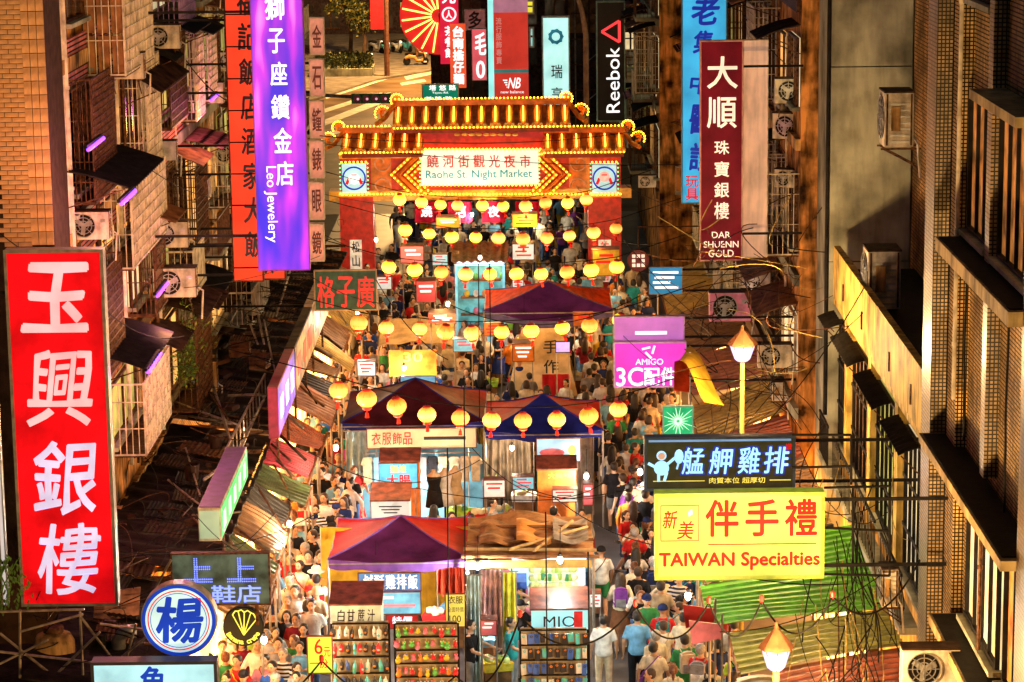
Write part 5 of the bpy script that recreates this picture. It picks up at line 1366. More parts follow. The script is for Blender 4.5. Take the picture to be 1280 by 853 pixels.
# pink-red banners hung under the beam
for i, px in enumerate((533, 575, 617, 659)):
    a = at(px - 15, 252, GD - .8); b = at(px + 15, 278, GD - .8)
    t = thing('pennant', uniq('{a}crimson pennant with a white character hung under the gate beam {w}', (a + b) / 2, ('left-most', 'second', 'third', 'right-most')[i:i + 1]), 'banner', ((a.x + b.x) / 2, GD - .8, b.z), 0, 'crimson pennants under the gate')
    w_, h_ = b.x - a.x, a.z - b.z
    part(MB().sheet(lambda u, v: ((u - .5) * w_, .05 * math.sin(u * 6) + .0, h_ * (1 - v)), 8, 4, .01), 'cloth', M('crimson_cloth', (.62, .02, .09), .7), t)
    letters(t, '饒河夜市'[i], -.2, .2, .2, h_ - .15, -.07, PW, .02, name='character')
# ================================================================ lanterns
LANT = [
 [(499.6, 250), (527, 253), (550.6, 256), (572, 257), (603, 257), (629, 258), (657, 258), (682, 254), (709.6, 254), (733, 250)],
 [(506.6, 288), (536.5, 292.5), (564.7, 296.5), (594.6, 297), (623, 298), (653.6, 299), (683.5, 297.6), (711.7, 295), (742, 291), (770, 286)],
 [(486, 334), (518.6, 337.7), (551.6, 340.5), (582, 343), (612.5, 343), (645.6, 342.6), (676.5, 342.6), (709, 340.5), (739, 338), (771, 334)],
 [(448.6, 404), (482.7, 410), (524.6, 411.5), (556.6, 415.4), (590, 416.5), (627, 415.4), (664, 413.7), (703, 410), (737, 407), (775, 400.6)],
 [(423, 488.6), (458.4, 498.8), (496, 508), (533.7, 518.5), (575.6, 522.7), (614.6, 525.5), (653.6, 526), (696, 524.5), (736, 520), (773, 512)]]
LD = [88, 81, 74, 65.5, 56]
ROWN = ['row nearest the gate', 'second row from the gate', 'middle row', 'fourth row from the gate', 'row nearest the camera']
ORD = ['left-most', 'second', 'third', 'fourth', 'fifth', 'sixth', 'seventh', 'eighth', 'ninth', 'right-most']
LSH = []
for nm, c1, c2, st in (('a', (1.0, .34, .02), (1.0, .78, .20), 1.15), ('b', (1.0, .50, .01), (1.0, .86, .16), 1.35), ('c', (.95, .22, .01), (1.0, .60, .12), 1.05)):
    m_ = M('lantern_paper_' + nm, c1, .5, bump=0, var=0, emit=st); nt = m_.node_tree; N = nt.nodes; L = nt.links; b_ = N['Principled BSDF']
    tc = N.new('ShaderNodeTexCoord'); sp = N.new('ShaderNodeSeparateXYZ'); L.new(tc.outputs['Object'], sp.inputs[0])
    ab = N.new('ShaderNodeMath'); ab.operation = 'ABSOLUTE'; L.new(sp.outputs['Z'], ab.inputs[0])
    ns = N.new('ShaderNodeTexNoise'); ns.inputs['Scale'].default_value = 6; L.new(tc.outputs['Object'], ns.inputs[0])
    ad = N.new('ShaderNodeMath'); ad.operation = 'MULTIPLY_ADD'; L.new(ns.outputs['Fac'], ad.inputs[0]); ad.inputs[1].default_value = .12; L.new(ab.outputs[0], ad.inputs[2])
    rp = N.new('ShaderNodeValToRGB'); rp.color_ramp.elements[0].position = .07; rp.color_ramp.elements[0].color = (*c2, 1); rp.color_ramp.elements[1].position = .22; rp.color_ramp.elements[1].color = (*c1, 1)
    L.new(ad.outputs[0], rp.inputs[0]); L.new(rp.outputs[0], b_.inputs['Emission Color']); L.new(rp.outputs[0], b_.inputs['Base Color']); LSH.append(m_)  # inner bulb's bright core painted as a gradient over the shade's height
rr0 = .215
m = MB(); prof = []
for i in range(13):
    a = -1.15 + 2.3 * i / 12; prof.append((math.cos(a) * rr0 * (1.0 if i % 2 else .965), math.sin(a) * rr0 * .86))
m.lathe((0, 0, 0), prof, 18); SHADE = m.mesh('paper_shade', LSH[0], True)
CAPM = MB().lathe((0, 0, 0), [(.09, .165), (.09, .20), (.05, .215)], 14).mesh('top_cap', M('lantern_red_cap', (.70, .03, .02), .5, bump=0)); CAPB = MB().lathe((0, 0, 0), [(.06, -.24), (.10, -.215), (.10, -.165)], 14).mesh('bottom_cap', M('lantern_red_cap', (.70, .03, .02), .5, bump=0))
TASM = MB().lathe((0, 0, 0), [(.012, -.24), (.012, -.28), (.035, -.30), (.045, -.40)], 8).mesh('tassel', M('tassel_red', (.75, .03, .02), .7))
HOOK = MB().tube([(0, 0, .21), (-.02, 0, .25), (.0, 0, .29)], .008, 5).mesh('hook', BLACK)
RIB = MB()
for k in range(9): 
    a = k * 2 * PI / 9; RIB.tube([(math.cos(a) * math.cos(q) * rr0 * 1.006, math.sin(a) * math.cos(q) * rr0 * 1.006, math.sin(q) * rr0 * .87) for q in (-1.1, -.6, 0, .6, 1.1)], .0035, 4)
RIBM = RIB.mesh('rib', M('lantern_rib', (.75, .25, .03), .5, bump=0))
for ri, row in enumerate(LANT):
    D = LD[ri]; pts = []
    for i, (px, py) in enumerate(row):
        p = at(px, py, D); pts.append(p + Vector((0, 0, .29)))
        t = thing('paper_lantern', '%s round yellow paper lantern in the %s' % (ORD[i], ROWN[ri]), 'lantern', p, R.uniform(0, 6), 'round paper lanterns strung across the market street'); t.rotation_euler = (R.gauss(0, .09), R.gauss(0, .09), R.uniform(0, 6)); t.scale = (R.uniform(.92, 1.08),) * 3
        ls = R.choice([LSH[0], LSH[1], LSH[1], LSH[2]]) if ri != 4 else R.choice([LSH[0], LSH[2], LSH[0]])
        o = link('paper_shade', SHADE, t); slotmat(o, 0, ls); link('top_cap', CAPM, t); link('bottom_cap', CAPB, t); link('tassel', TASM, t); link('hook', HOOK, t)
        if ri >= 3: link('rib', RIBM, t)
        if i % 2 == 0: lamp(t, (0, 0, -.45), 62, (1.0, .52, .15), .15)
    a = pts[0] + Vector((-2.5, 0, .7)); b = pts[-1] + Vector((2.2, 0, .7))
    a.x = max(a.x, -8.2); allp = [a] + pts + [b]
    tag(MB().tube(allp, .014, 5).build('lantern_wire', BLACK, None, True), 'black wire carrying the ' + ROWN[ri] + ' of lanterns', 'wire', 'wires of the lantern rows')
# ================================================================ stalls
TARP_Y = M('yellow_tarp', (.62, .36, .03), .6, var=.25, scale=3, bump=.4)
TARP_B = M('brown_tarp', (.40, .20, .08), .55, var=.5, scale=3, bump=.5)
TARP_G = M('grey_tarp', (.34, .28, .22), .5, var=.5, scale=3, bump=.7)
TARP_R = M('red_tarp', (.62, .07, .03), .55, var=.4, scale=4, bump=.5)
CAN_R = M('canopy_red', (.55, .008, .008), .6, var=.2, scale=3, bump=.2); CAN_P = M('canopy_purple', (.10, .02, .10), .6, var=.35, scale=2, bump=.2); CAN_V = M('canopy_violet_valance', (.20, .09, .42), .6, var=.2)
CAN_D = M('canopy_dark_maroon', (.075, .012, .022), .6, var=.35, scale=2, bump=.2); CAN_B = M('canopy_blue', (.02, .03, .30), .6, var=.3, scale=2, bump=.2); CAN_RB = M('canopy_red_brown', (.16, .012, .010), .6, var=.3)
BROWNP = M('brown_lid_panel', (.26, .07, .04), .5, var=.5, scale=5, streak=.4); ORB = M('orange_box', (.75, .22, .03), .5, var=.3)
PBULB = glow('lit_bulb_white', (1.0, .96, .88), 14, 0); CYANL = glow('lit_counter_cyan', (.25, .62, .75), .8, .3, 3); WCL = glow('lit_white_counter', (.72, .78, .74), .75, .25, 3)
POLE = M('stall_pole', (.35, .33, .30), .4, metal=.4)
def canopy(label, x0, x1, y0, y1, ze, za, front, side, right=None, val=None, sag=.10, apx=None, hv=.18, cat='canopy'):
    """four-sided market canopy; front faces the camera"""
    ax, ay = apx or (x0 + x1) / 2, (y0 + y1) / 2
    t = thing('market_canopy', label, cat, (ax, ay, 0), 0, 'market canopies')
    Cn = [(x0, y0), (x1, y0), (x1, y1), (x0, y1)]
    n = 10
    for i, (nm, mt) in enumerate((('front_panel', front), ('right_panel', right or side), ('back_panel', front), ('left_panel', side))):
        a, b = Cn[i], Cn[(i + 1) % 4]
        def f(u, v, a=a, b=b):
            bx, by = a[0] + (b[0] - a[0]) * u, a[1] + (b[1] - a[1]) * u
            z = ze - sag * math.sin(u * PI) * (1 - v) + (za - ze) * v
            k = 1 - v
            return ((bx - ax) * k, (by - ay) * k, z - .06 * math.sin(v * PI) + .022 * math.sin(u * 11 + i) * math.sin(v * 7 + u * 4) * k)
        m = MB().sheet(f, 20, 9, .008); 
        part(m, nm, mt, t)
        def g(u, v, a=a, b=b):
            return (a[0] + (b[0] - a[0]) * u - ax, a[1] + (b[1] - a[1]) * u - ay, ze - sag * math.sin(u * PI) - hv * v - .03 * math.sin(u * 20) * v)
        vs = [g(u / 16, v) for v in (0, 1) for u in range(17)]
        m = MB(); m.add(vs, [(i, i + 1, i + 18, i + 17) for i in range(16)]); o = part(m, 'valance', val or side, t)
        sd = o.modifiers.new('thick', 'SOLIDIFY'); sd.thickness = .01
    for (x, y) in Cn: part(MB().tube([((x - ax) * (1 - v), (y - ay) * (1 - v), ze + (za - ze) * v - .06 * math.sin(v * PI) + .012) for v in (0, .25, .5, .75, 1)], .016, 5), 'hip_seam', val or side, t)
    for (x, y) in Cn:
        part(MB().tube([(x - ax, y - ay, 0), (x - ax, y - ay, ze - .02)], .025, 6), 'pole', POLE, t)
    for i in range(4):
        a, b = Cn[i], Cn[(i + 1) % 4]; part(MB().tube([(a[0] - ax, a[1] - ay, ze - .1), (b[0] - ax, b[1] - ay, ze - .1)], .018, 5), 'frame_bar', POLE, t)
    return t
def xw(px, D, z=2): return at(px, 600, D).x
canopy('red-sided canopy with dark purple front and violet valance, nearest the camera', xw(407, 50.3), xw(583, 50.3), 50.3, 53.4, 2.40, 2.86, CAN_P, CAN_R, val=CAN_V)
canopy('long dark maroon canopy with blue valance in mid street, left', xw(428, 61.6), xw(606, 61.6), 61.8, 65.2, 2.50, 3.22, CAN_D, CAN_D, CAN_RB, CAN_B, hv=.14)
canopy('bright red canopy with a blue front, right of the long dark canopy', xw(607, 60.8), xw(754, 60.8), 61.0, 64.2, 2.44, 2.98, CAN_B, CAN_R, CAN_R, CAN_B, hv=.16)
canopy('purple canopy edged in orange-red, farther up the middle of the street', xw(608, 76), xw(768, 76), 76.2, 79.6, 2.50, 3.05, M('canopy_aubergine', (.09, .02, .16), .6, var=.3, scale=2), M('canopy_orange_red', (.62, .05, .008), .6), val=M('canopy_slate', (.10, .09, .26), .6), hv=.2, sag=.35)
def bulb(px, py, D, label, w=270, col=(1.0, .93, .80), up=.5):
    p = at(px, py, D); t = thing('hanging_bulb', label, 'lamp', p, 0, 'bare bulbs hung in the stalls')
    part(MB().ball((0, 0, 0), (.055, .055, .075), 12, 8), 'bulb', PBULB, t, True)
    part(MB().lathe((0, 0, 0), [(.03, .06), (.032, .12), (.02, .14)], 10), 'socket', BLACK, t)
    part(MB().tube([(0, 0, .13), (.01, 0, .13 + up)], .006, 4), 'cord', BLACK, t)
    lamp(t, (0, -.12, -.12), w, col, .06)
    return t
bulb(470, 714, 50.6, 'glaring bulb hanging under the front red canopy')
bulb(519, 612, 60.5, 'white bulb by the dress forms in the clothes stall')
bulb(597, 708, 49.8, 'glaring bulb beside the fruit case and hanging clothes')
bulb(733, 595, 58, 'white bulb at the right end of the orange box stall', 200)
bulb(447, 392, 70, 'pinkish bulb just under the dark green board sign', 140, (1, .7, .5))
bulb(640, 560, 61.5, 'warm bulb inside the grey tarp stall', 140, (1, .75, .45))
bulb(560, 380, 71, 'bulb over the red goods left of the beige tent', 150, (1, .85, .6))
bulb(600, 322, 79, 'bulb inside the cyan snack booth', 60, (.8, .95, 1))
bulb(655, 395, 76.5, 'bulb lighting the beige tent from inside', 140, (1, .8, .5))
bulb(505, 460, 66, 'bulb over the orange counter stall', 150, (1, .85, .6))
bulb(700, 700, 47.6, 'tube-bright bulb inside the fruit case stall', 100, (.85, 1, .95))
bulb(755, 310, 84, 'bulb near the right gate column', 140, (1, .8, .45)); bulb(470, 300, 86, 'bulb near the left gate column', 140, (1, .8, .45))
bulb(540, 262, 97, 'bulb over the people walking beyond the gate, left', 130, (1, .8, .5)); bulb(660, 262, 99, 'bulb over the people walking beyond the gate, right', 130, (1, .8, .5))  # both bulbs added to light the crowd past the gate
bulb(590, 268, 90, 'bulb under the middle of the gate beam', 140, (1, .8, .5))
bulb(860, 745, 43, 'bulb hanging under the right awnings near the pink flag', 150, (1, .8, .7)); bulb(330, 800, 44.5, 'bulb over the people below the round crepe sign', 150, (1, .85, .6))
bulb(420, 560, 56, 'bulb over the left lane crowd near the teal shirt', 150, (1, .85, .6)); bulb(362, 655, 52, 'bulb under the left pavement awnings', 150, (1, .8, .55))
bulb(800, 590, 52, 'bulb over the right lane left of the chicken sign', 140, (1, .8, .6)); bulb(830, 650, 47, 'bulb behind the yellow gift sign', 150, (1, .75, .5))  # bulbs added for more light on the right lane crowd
# street lamps that are lit
def street_lamp(px, py, D, label, pole_to=0, big=1.0, w=700):
    p = at(px, py, D); t = thing('street_lamp', label, 'street lamp', (p.x, p.y, 0)); z = p.z; k = big
    part(MB().tube([(0, 0, 0), (0, 0, z)], .05, 8), 'pole', M('lamp_post_gold', (.55, .42, .10), .4), t)
    part(MB().lathe((0, 0, z), [(.10 * k, 0), (.16 * k, .05), (.26 * k, .33), (.26 * k, .35)], 8), 'lamp_glass', M('lit_lamp_glass', (.05, .05, .06), .5, var=0, bump=0, emit=1.25, ecol=(.66, .60, .98)), t)
    part(MB().lathe((0, 0, z), [(.32 * k, .352), (.30 * k, .40), (.14 * k, .56), (.04 * k, .66), (.02 * k, .76)], 8), 'lamp_roof', M('lamp_roof_bronze', (.09, .035, .015), .6), t)
    ri_ = MB()
    for i in range(8):
        a = i * PI / 4; ri_.tube([(math.cos(a) * .10 * k, math.sin(a) * .10 * k, z), (math.cos(a) * .265 * k, math.sin(a) * .265 * k, z + .35)], .012, 4)
    part(ri_, 'glazing_bar', M('lamp_roof_bronze', (.2, .09, .04)), t)
    lamp(t, (0, -1.1, z + .5), w, (1.0, .60, .24), .2)
    return t
street_lamp(928, 452, 52.5, 'lit street lamp on a golden pole above the right awnings', w=1100)
street_lamp(970, 838, 37.5, 'near lit street lamp with bronze cap at the bottom right', w=1500, big=.85)
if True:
    _n = street_lamp(970, 838, 37.5, 'third street lamp of the row, closer to the camera on the right pavement', w=6500, big=.85); _n.location = (4.0, 24.0, 0)  # lamp added out of view to brighten the right wall
# ---- boards and boxes
def board(px, D, label, face, texts=(), name='menu_board', cat='menu board', edge=None, th=.06, to_ground=True, **k):
    s = Sign(name, label, px, D, face, edge=edge or BROWNP, th=th, frame=.02, cat=cat, **k)
    z0 = s.t.location.z
    if to_ground and z0 > .1:
        m = MB()
        for x in (-s.w * .42, s.w * .42): m.tube([(x, th / 2, 0), (x, th / 2, -z0)], .018, 5)
        part(m, 'leg', POLE, s.t)
    for (st, u0, v0, u1, v1, mt, b_) in texts: s.text(st, u0, v0, u1, v1, mt, b_)
    return s
def lidbox(px0, px1, D, pyt, pyb, dep, label, lid=None, front=None, slope=.18, lidpx=None):
    """box with a sloping brown lid seen from above and a board in front"""
    x0, x1, z0, z1 = rect(px0, pyt, px1, pyb, D); t = thing('stall_cabinet', label, 'cabinet', ((x0 + x1) / 2, D, 0)); w = x1 - x0
    part(MB().bbox((-w / 2, 0, 0), (w / 2, dep, z1)), 'cabinet_body', ORB if front is None else front, t)
    part(MB().add([(-w / 2 - .03, -.05, z1 + .005), (w / 2 + .03, -.05, z1 + .005), (w / 2 + .03, dep + .05, z1 + slope), (-w / 2 - .03, dep + .05, z1 + slope), (-w / 2 - .03, -.05, z1 + .04), (w / 2 + .03, -.05, z1 + .04), (w / 2 + .03, dep + .05, z1 + slope + .035), (-w / 2 - .03, dep + .05, z1 + slope + .035)],
         [(0, 3, 2, 1), (4, 5, 6, 7), (0, 1, 5, 4), (1, 2, 6, 5), (2, 3, 7, 6), (3, 0, 4, 7)]), 'lid', lid or BROWNP, t)
    return t, w, z0, z1
t, w, z0, z1 = lidbox(413, 477, 46.2, 757, 800, .8, 'white sugarcane juice cart with brush characters under a brown lid', front=M('pale_green_white_board', (.60, .72, .62), .5, var=.15, bump=0))
for i, c in enumerate('白甘蔗汁'): letters(t, c, -w / 2 + .12 + i * w * .2, z1 - .32, -w / 2 + .10 + (i + .86) * w * .2, z1 - .08, -.008, BK, .01, name='character', shear=.1)
# display racks with hanging goods: every row of goods hangs on its rod
GC = [M('goods_' + n, c, .4, var=.2, bump=0) for n, c in (('red', (.75, .03, .05)), ('cyan', (.10, .60, .75)), ('yellow', (.90, .65, .05)), ('black', (.03, .03, .04)), ('pink', (.85, .25, .45)), ('white', (.80, .80, .78)), ('green', (.15, .60, .15)), ('blue', (.05, .15, .65)), ('orange', (.90, .30, .04)))]
def goods_rack(px, D, label, rows, kind, pal, name='display_rack', n=8):
    x0, x1, z0, z1 = rect(*px, D); z0 = max(z0, .15); w, h = x1 - x0, z1 - z0
    t = thing(name, label, 'rack', ((x0 + x1) / 2, D, 0))
    m = MB()
    for x in (-w / 2, w / 2): m.box((x, 0, z1 / 2), (.035, .035, z1))
    for i in range(rows + 1): m.box((0, 0, z0 + h * i / rows), (w - .036, .03, .03))
    part(m, 'rack_frame', BLACK, t); part(MB().bbox((-w / 2 + .03, -.02, 0), (w / 2 - .03, .3, z0 - .03)), 'lower_cabinet', BROWNP, t); part(MB().box((0, .14, z0 + h / 2), (w - .04, .02, h)), 'back_board', M('rack_back_' + kind, (.45, .38, .25), .5, bump=0), t)
    rg = random.Random(len(label)); hr = h / rows; dw = w / n
    protos = {}
    for i in range(rows):
        for j in range(n):
            q = rg.choice(pal); key = (q, i % 2)
            if key not in protos:
                m = MB()
                if kind == 'bottle':
                    m.lathe((0, 0, 0), [(dw * .30, -hr * .80), (dw * .36, -hr * .60), (dw * .32, -hr * .32), (dw * .10, -hr * .20), (dw * .10, -hr * .08)], 8); m.disc((0, -dw * .33, -hr * .55), dw * .2, .02, 8, mi=1)
                elif kind == 'case':
                    m.box((0, 0, -hr * .48), (dw * .72, .02, hr * .66)); m.ring((0, -.014, -hr * .30), dw * .10, dw * .2, .008, 8, mi=1)
                else:
                    m.ball((0, 0, -hr * .62), (dw * .36, .05, hr * .20), 8, 6); m.ball((0, 0, -hr * .34), (dw * .26, .05, hr * .15), 8, 6); m.ball((dw * .2, -.02, -hr * .24), (dw * .1, .02, hr * .07), 6, 4, mi=1); m.ball((-dw * .2, -.02, -hr * .24), (dw * .1, .02, hr * .07), 6, 4, mi=1)
                m.tube([(0, 0, 0), (0, 0, -hr * .2)], .004, 3, mi=1)
                protos[key] = m.mesh('hanging_' + ('bottle' if kind == 'bottle' else 'phone_case' if kind == 'case' else 'toy'), [GC[q], GC[(q + 5) % 9]], kind != 'case')
            me = protos[key]
            link(me.name.split('.')[0], me, t, (-w / 2 + dw * (j + .5 + rg.uniform(-.18, .18)), -.03 - rg.random() * .05, z0 + h * (i + 1) / rows - .015), (rg.uniform(-.08, .08), rg.uniform(-.12, .12), rg.uniform(-.6, .6)), (rg.uniform(.85, 1.3),) * 2 + (rg.uniform(.7, 1.15),))
    return t
goods_rack((414, 780, 488, 862), 45.2, 'black rack of hanging bottles, then bright cases, under the sugarcane juice sign', 4, 'bottle', [3, 0, 1, 7, 3, 5], n=9)
goods_rack((493, 780, 574, 862), 45.2, 'black rack crowded with red and yellow hanging toys at the bottom of the picture', 5, 'toy', [0, 2, 8, 0, 4, 6], n=9)
goods_rack((650, 788, 735, 862), 45.5, 'pale blue rack of phone cases at the bottom of the picture, beside the walkers', 4, 'case', [3, 1, 5, 7, 3], n=10)
# under the front canopy
ys = thing('stall_backdrop', 'yellow cloth backdrop hanging under the front red canopy', 'cloth', (xw(492, 52.6), 52.6, 0))
part(MB().sheet(lambda u, v: (-1.55 + 3.1 * u, .05 * math.sin(u * 25), 2.42 - 1.9 * v), 40, 4, .01), 'cloth', TARP_Y, ys)
for x in (-1.55, 1.55): part(MB().tube([(x, .03, 0), (x, .03, 2.45)], .02, 5), 'pole', POLE, ys)
s = board((447, 716, 527, 739), 49.4, 'blue and white food banner with white characters under the front red canopy', glow('lit_slate_blue', (.10, .25, .55), .8, .5, 3), name='food_banner', cat='banner'); s.row('鹹酥雞排飯', .08, .12, .95, .88, WH, .015)
s = board((450, 740, 527, 768), 48.9, 'light blue food board with pink printed stripes below the blue and white food banner', glow('lit_light_blue', (.22, .62, .85), .9, .5, 2)); s.panel(.1, .2, .55, .32, PW, 'stripe'); s.panel(.35, .55, .9, .66, M('pink_print', (.85, .35, .4), .5, emit=.5, bump=0), 'stripe')
s = board((482, 768, 524, 786), 48.2, 'small red price board over the toy rack', GC[0]); s.text('特價', .2, .15, .8, .85, PW, .02)
s = board((383, 795, 417, 842), 44.2, 'lime green paper sign with red number six left of the hanging bottle rack', glow('lit_lime_paper', (.42, .80, .08), .8, .1), name='price_sign', cat='sign'); s.text('6', .3, .08, .6, .48, RL, .02); s.text('元', .65, .3, .9, .55, RL, .01); s.text('一份', .1, .6, .8, .85, RL, .01)
s = board((556, 742, 583, 784), 47.4, 'yellow hand-written notice between the toy rack and hanging clothes', glow('lit_straw_paper', (.75, .65, .12), .7, .2), name='notice', cat='notice'); s.text('衣服', .15, .08, .85, .30, BK, .01); s.text('全面特價', .12, .4, .88, .55, BK, 0); s.text('100', .2, .65, .75, .85, BK, .01)
def drape(label, px0, px1, pyt, pyb, D, mat, folds=7, amp=.06, name='draped_cloth', cat='cloth'):
    x0, x1, z0, z1 = rect(px0, pyt, px1, pyb, D); z0 = max(z0, .02); w = x1 - x0
    t = thing(name, label, cat, ((x0 + x1) / 2, D, 0))
    part(MB().sheet(lambda u, v: ((u - .5) * w * (1 - .12 * (1 - v)), amp * math.sin(u * folds * 6.3) * (.4 + v) + .05 * math.sin(v * 5), z1 - (z1 - z0) * v), folds * 8, 8, .012), 'cloth', mat, t)
    part(MB().tube([(-w / 2 - .05, .02, z1 + .01), (w / 2 + .05, .02, z1 + .01)], .015, 5), 'hanging_rod', POLE, t)
    for x in (-w / 2, w / 2): part(MB().tube([(x, .03, z1), (x, .03, 0)], .015, 5), 'pole', POLE, t)
    return t
drape('red tarpaulin bundled at the right end of the front canopy', 546, 582, 690, 742, 51.5, TARP_R, 4, .1)
drape('pale blue gauze curtain running down beside the pink notice', 583, 602, 720, 853, 48.4, M('pale_blue_gauze', (.50, .68, .72), .6, var=.3), 3)
drape('white and pink garments hung beside the glaring bulb', 600, 628, 712, 780, 49.2, M('pale_pink_garment', (.80, .58, .66), .6, var=.4), 4)
drape('yellow and blue striped garment hanging next to the fruit case', 628, 646, 716, 800, 48.8, M('lemon_garment', (.80, .72, .08), .6), 2)
drape('dull grey tarpaulin wall below the red and blue canopy', 606, 668, 536, 632, 62.5, TARP_G, 6, .12)
drape('wrinkled brownish tarpaulin right of the orange box lid', 716, 742, 540, 612, 62.2, TARP_G, 2)
drape('bluish clothes curtain at the left of the clothes stall', 432, 462, 540, 590, 61, M('blue_grey_cloth', (.30, .45, .52), .6), 3)
# clothes stall
s = board((458, 536, 596, 560), 60.9, 'cream name board with red characters across the top of the clothes stall', glow('lit_cream_board', (.72, .55, .30), .5, .3), name='stall_sign', cat='sign'); s.row('衣服飾品', .04, .2, .42, .8, RL, .01); s.panel(.52, .42, .90, .58, BK, 'print_line')
cl = thing('clothes_stall_wall', 'white wire wall hung with pale clothes under the long dark canopy', 'stall', (xw(527, 60.7), 60.7, 0)); 
part(MB().box((0, .6, 1.1), (2.9, .03, 1.9)), 'back_wall', glow('lit_pale_cyan_wall', (.14, .34, .45), .3, .6, 2), cl)
part(MB().tube([(-1.4, .2, 1.95), (1.4, .2, 1.95)], .02, 6), 'clothes_rail', POLE, cl)
rgc = random.Random(9)
for i in range(11):
    x = -1.3 + i * .26; c = rgc.choice(['white', 'cream', 'sky blue', 'beige', 'grey', 'black', 'pink'])
    m = MB(); m.poly([(x - .10, .16, 1.86), (x - .17, .16, 1.68), (x - .11, .16, 1.66), (x - .10, .16, 1.25 - rgc.random() * .2), (x + .10, .16, 1.25), (x + .11, .16, 1.66), (x + .17, .16, 1.68), (x + .10, .16, 1.86)], .05, 1); part(m, 'hanging_shirt', cloth(c), cl)
def dress_form(px, py, D, c, label):
    p = at(px, 620, 59.2); t = thing('dress_form', label, 'dress form', (p.x, 59.2 + (px % 3) * .15, .45)); part(MB().box((0, 0, -.225), (.44, .44, .45)), 'plinth', BRN, t)
    part(MB().lathe((0, 0, 0), [(.14, .82), (.16, .95), (.115, 1.12), (.155, 1.30), (.165, 1.38), (.06, 1.46), (.05, 1.52)], 16, ey=.7), 'torso_form', M('form_skin', (.7, .55, .4), .4), t, True)
    part(MB().lathe((0, 0, 0), [(.22, .62), (.19, .8), (.175, .95), (.13, 1.12), (.168, 1.30), (.16, 1.36)], 16, ey=.75), 'dress', cloth(c), t, True)
    part(MB().tube([(0, 0, 0), (0, 0, .82)], .02, 6).lathe((0, 0, 0), [(.18, 0), (.18, .03), (.02, .06)], 14), 'stand', BLACK, t)
for i, (px, py, c) in enumerate(((543, 650, 'black'), (569, 652, 'beige'), (556, 646, 'white'))): dress_form(px, py, 58, c, ['dress form in black dress by the clothes stall', 'dress form in beige top at the right of the clothes stall', 'dress form in white between the black and beige ones'][i])
s = board((473, 579, 523, 611), 58.2, 'blue board with red characters and yellow fruit print left of the dress forms', glow('lit_azure_board', (.10, .50, .85), .9, .3, 3)); s.text('大腸', .2, .45, .8, .92, RL, .02); s.text('麵線', .3, .08, .7, .38, YE, .01)
t, w, z0, z1 = lidbox(475, 524, 58.3, 578, 584, .5, 'small brown lid above the blue board of the noodle cart')
t, w, z0, z1 = lidbox(464, 512, 55.2, 627, 645, .8, 'brown-lidded white menu cart just behind the front red canopy', front=WCL); [part(MB().box((0, -.008, z1 - .12 - q * .07), (.5 - q * .1, .006, .025)), 'print_line', BK, t) for q in range(3)]
# orange box stall
t, w, z0, z1 = lidbox(672, 720, 58.4, 588, 603, .55, 'orange box with brown lid standing on a tripod among wrinkled tarps'); letters(t, '大腸包', -.2, z1 - .2, .3, z1 - .07, -.01, YE, .01)
s = board((670, 548, 726, 577), 59.6, 'light blue sausage poster with pink food print above the orange box lid', glow('lit_poster_blue', (.35, .65, .85), .9, .2, 3), name='poster', cat='poster'); m = MB(); m.ball((-.15, -.02, s.h * .4), (.3, .02, .1), 12, 6); part(m, 'printed_sausage', GC[4], s.t); m = MB(); m.ball((.32, -.02, s.h * .5), (.1, .02, .12), 10, 6); part(m, 'printed_egg', YE, s.t)
t, w, z0, z1 = lidbox(671, 719, 61.2, 545, 549, .6, 'dark red-brown lid box tucked beneath the red and blue canopy')
# brown tarp roof with poles, over the fruit case
bt = thing('tarp_roof', 'rumpled brown tarpaulin roof weighed down with poles above the fruit case', 'roof', (xw(660, 50), 50, 0))
part(MB().sheet(lambda u, v: (-1.25 + 2.55 * u, 3.0 * v, 2.45 + .06 * math.sin(u * 9 + v * 4) + .05 * math.sin(v * 13 + u * 3) + .08 * v), 30, 18, .015), 'tarp_sheet', TARP_B, bt)
for i, (a, b) in enumerate((((-1.35, -.05, 2.53), (1.4, -.05, 2.50)), ((-1.3, .25, 2.60), (1.35, .2, 2.56)), ((-1.3, .75, 2.58), (1.3, .85, 2.60)), ((-.4, .1, 2.62), (1.2, 1.6, 2.65)), ((-1.2, 1.8, 2.62), (1.25, 1.7, 2.64)), ((.1, 0, 2.62), (.9, 1.9, 2.70)))):
    part(MB().tube([a, b], .035, 6), 'wooden_pole', [BRN, M('pale_wood', (.55, .36, .16), .6)][i % 2], bt)
for i in range(3): part(MB().sheet(lambda u, v: (-1.0 + i * .75 + .7 * u, .6 + 1.6 * v, 2.60 + .06 * math.sin(u * 5 + i) + .04 * math.sin(v * 9) + .02 * i), 18, 18, .01), 'tarp_fold', [TARP_B, M('orange_plastic', (.80, .32, .06), .5), TARP_G][i], bt)
for x in (-1.25, 1.28):
    for y in (0, 3.0): part(MB().tube([(x, y, 0), (x, y, 2.5)], .03, 6), 'post', POLE, bt)
part(MB().box((0, -.06, 2.36), (2.5, .03, .16)), 'fascia_board', M('ochre_fascia', (.60, .36, .08), .5), bt)
